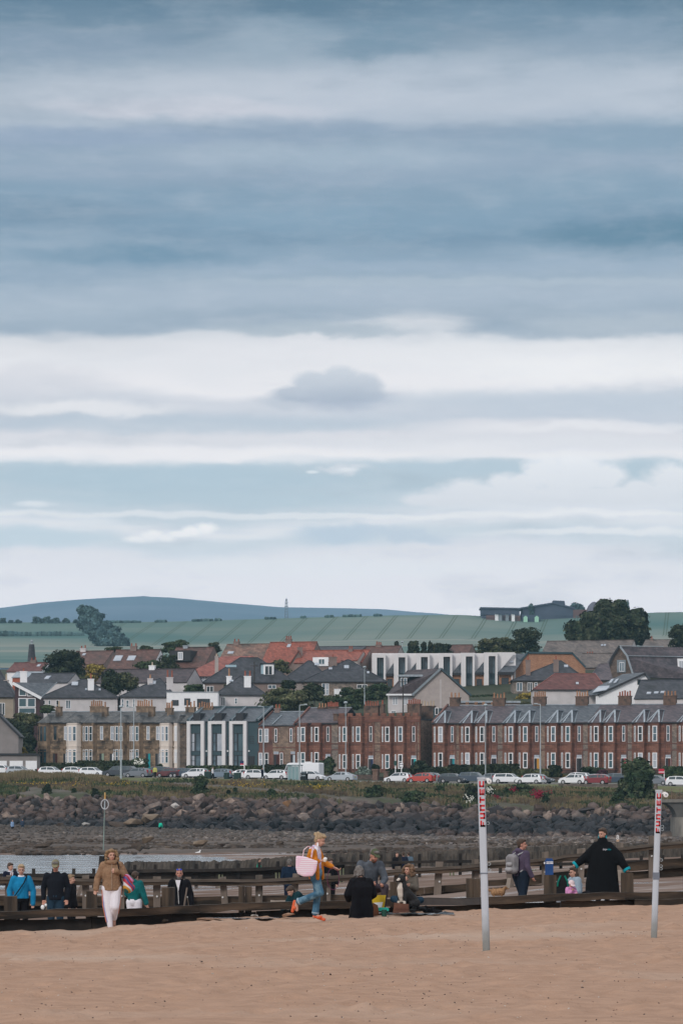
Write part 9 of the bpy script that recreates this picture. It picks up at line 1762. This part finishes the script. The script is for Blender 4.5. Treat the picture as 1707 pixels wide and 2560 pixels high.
g = MB(); g.ball((0, 0, 0), (.11, .05, .05), BLK, 10, 6); o = g.build('dark_bundle', smooth=True); o.location = (PX(1465, 84), 84, PZ(2233, 84)); tag(o, 'small dark bundle on the beam beside the robed woman', 'bundle')
# --- shore and roadside walkers
def walker(label, u, vf, H, m, lm, rz=0, hair=H_BR, road=None, arms=None):
 if road: Y = Yn(road, u); z = town_z(PX(u, Y), Y)+.05
 else: Y = 512; z = PZ(vf, Y)
 p = Person(label, u, Y, 0, H, rz, dict(kL=(.1, -.12, .5), aL=(.1, -.16, .1), tL=(.1, -.3, .05), kR=(-.1, .02, .5), aR=(-.1, .2, .12), tR=(-.1, .08, .05), **(arms or {})), vox=.035, face=False, zg=z, curlR=1.5, curlL=1.5); p.top(m, 'jacket', .86, .05, 1); p.legs(lm, bulk=.03); p.hair(hair); return p
BP_ = dict(head=(0, -.35, 1.42), neck=(0, -.25, 1.36), chest=(0, -.17, 1.22), sR=(-.165, -.2, 1.3), sL=(.165, -.2, 1.3), eR=(-.2, -.25, 1.0), eL=(.2, -.25, 1.0), wR=(-.18, -.32, .8), wL=(.18, -.32, .8))
walker('distant walker in a light blue jacket on the shore at the far left', 32, 2083, 1.75, cloth('light_blue', (.28, .42, .65)), NAVY, 60, H_GR); walker('distant dark-clothed walker right of the light blue one', 57, 2078, 1.6, cloth('dark_blue', (.04, .06, .1)), DKJ, 30)
walker('distant figure in a bright turquoise-green jacket stooping among the shore rocks', 400, 2083, 1.65, cloth('bright_green', (.02, .50, .34)), BLK, 150, arms=BP_)
walker('roadside walker in a pale yellow jacket beside the dark four-by-four', 388, 0, 1.75, cloth('pale_yellow', (.5, .48, .15)), BLK, 0, road=560); walker('roadside person in red between the grey and dark cars', 360, 0, 1.6, cloth('red', (.55, .04, .07)), BLK, 0, road=576)
walker('white-coated walker between the green cabinets', 532, 0, 1.8, WHT, BLK, 90, H_GR, road=558); walker('walker in dark clothes on the verge, crossing right of the green cabinets', 656, 0, 1.8, NAVY, NAVY, 70, road=556.5)
walker('tiny hooded angler standing among the boulders, beside the robed woman', 1425, 2112, 1.6, cloth('slate_blue', (.06, .09, .13)), NAVY, 0, SK2)
g = MB(); cap_(g, (-.12, 0, 0), (.14, 0, .04), .07, .085, 8); cap_(g, (.14, 0, .08), (.19, 0, .2), .05, .045, 8); cap_(g, (.2, 0, .2), (.27, 0, .19), .03, .01, 6); cap_(g, (0, .02, -.05), (0, .02, -.28), .012, .012, 6); o = remeshed(g, 'body', M_wplate, None, .02, 1); o.name = 'seagull'; Y = 300; o.scale = (1.1,)*3; o.location = (PX(494, Y), Y, PZ(2133, Y)); tag(o, 'white gull standing on the brown foreshore', 'bird')
r = empty('number_post', (PX(1543, 119), 119, PZ(2100, 119)), 0, 'small white figure 8 on a pale block, on the rail right of the robed woman', 'marker'); g = MB(); s_ = 119/FPX
for cz, rr_ in ((4.5, 2.7), (9.5, 2.3)): g.path([(rr_*s_*math.cos(a), 0, (cz+rr_*math.sin(a))*s_) for a in [2*math.pi*i/12 for i in range(13)]], .011, M_wplate, 6)
g.build('figure', r); g = MB(); g.box(-3.4*s_, 3.4*s_, -.04, .04, -4*s_, 1*s_, mat('pale_block', (.45, .3, .2))); g.build('block', r)
# ------------------------------------------------------------------ shells, pebbles and weed scraps on the sand, far too many to count
def debris():
 rg = np.random.RandomState(31); A = [[], [], []]
 for _ in range(3800):
  Y = 36+46*rg.rand()**.8; u = rg.uniform(-60, 1770); x = PX(u, Y); q = nz(x*.5, Y*.16, 3)+.35*nz(x*2, Y*.7, 9)
  if q < rg.uniform(-.3, .45): continue
  if Y > Yg(x)-.8: continue
  s0 = Y*81/Yg(x); z = sand_fn(x, min(80.5, s0))[2]; k = rg.choice(3, p=[.62, .24, .14]); A[k].append((rg.uniform(.005, .013)*(2.0 if rg.rand() < .04 else 1), x, Y, z+.002, rg.randint(8), rg.normal()*.3, rg.normal()*.3, rg.uniform(0, 6.28)))
 for a, m, n, l in zip(A, (mat('dark_pebble', (.05, .04, .036), (.09, .07, .06)), mat('broken_shell', (.55, .5, .45), (.4, .36, .32)), mat('dry_weed_scrap', (.10, .055, .035), (.16, .10, .07))), ('pebbles', 'shell_fragments', 'seaweed_scraps'), ('small dark pebbles strewn over the sand', 'pale shell fragments strewn over the sand', 'brown dry seaweed scraps strewn over the sand')): merge_rocks(n, a, PB, m, l)
debris()
bpy.data.scenes.remove(S_T)
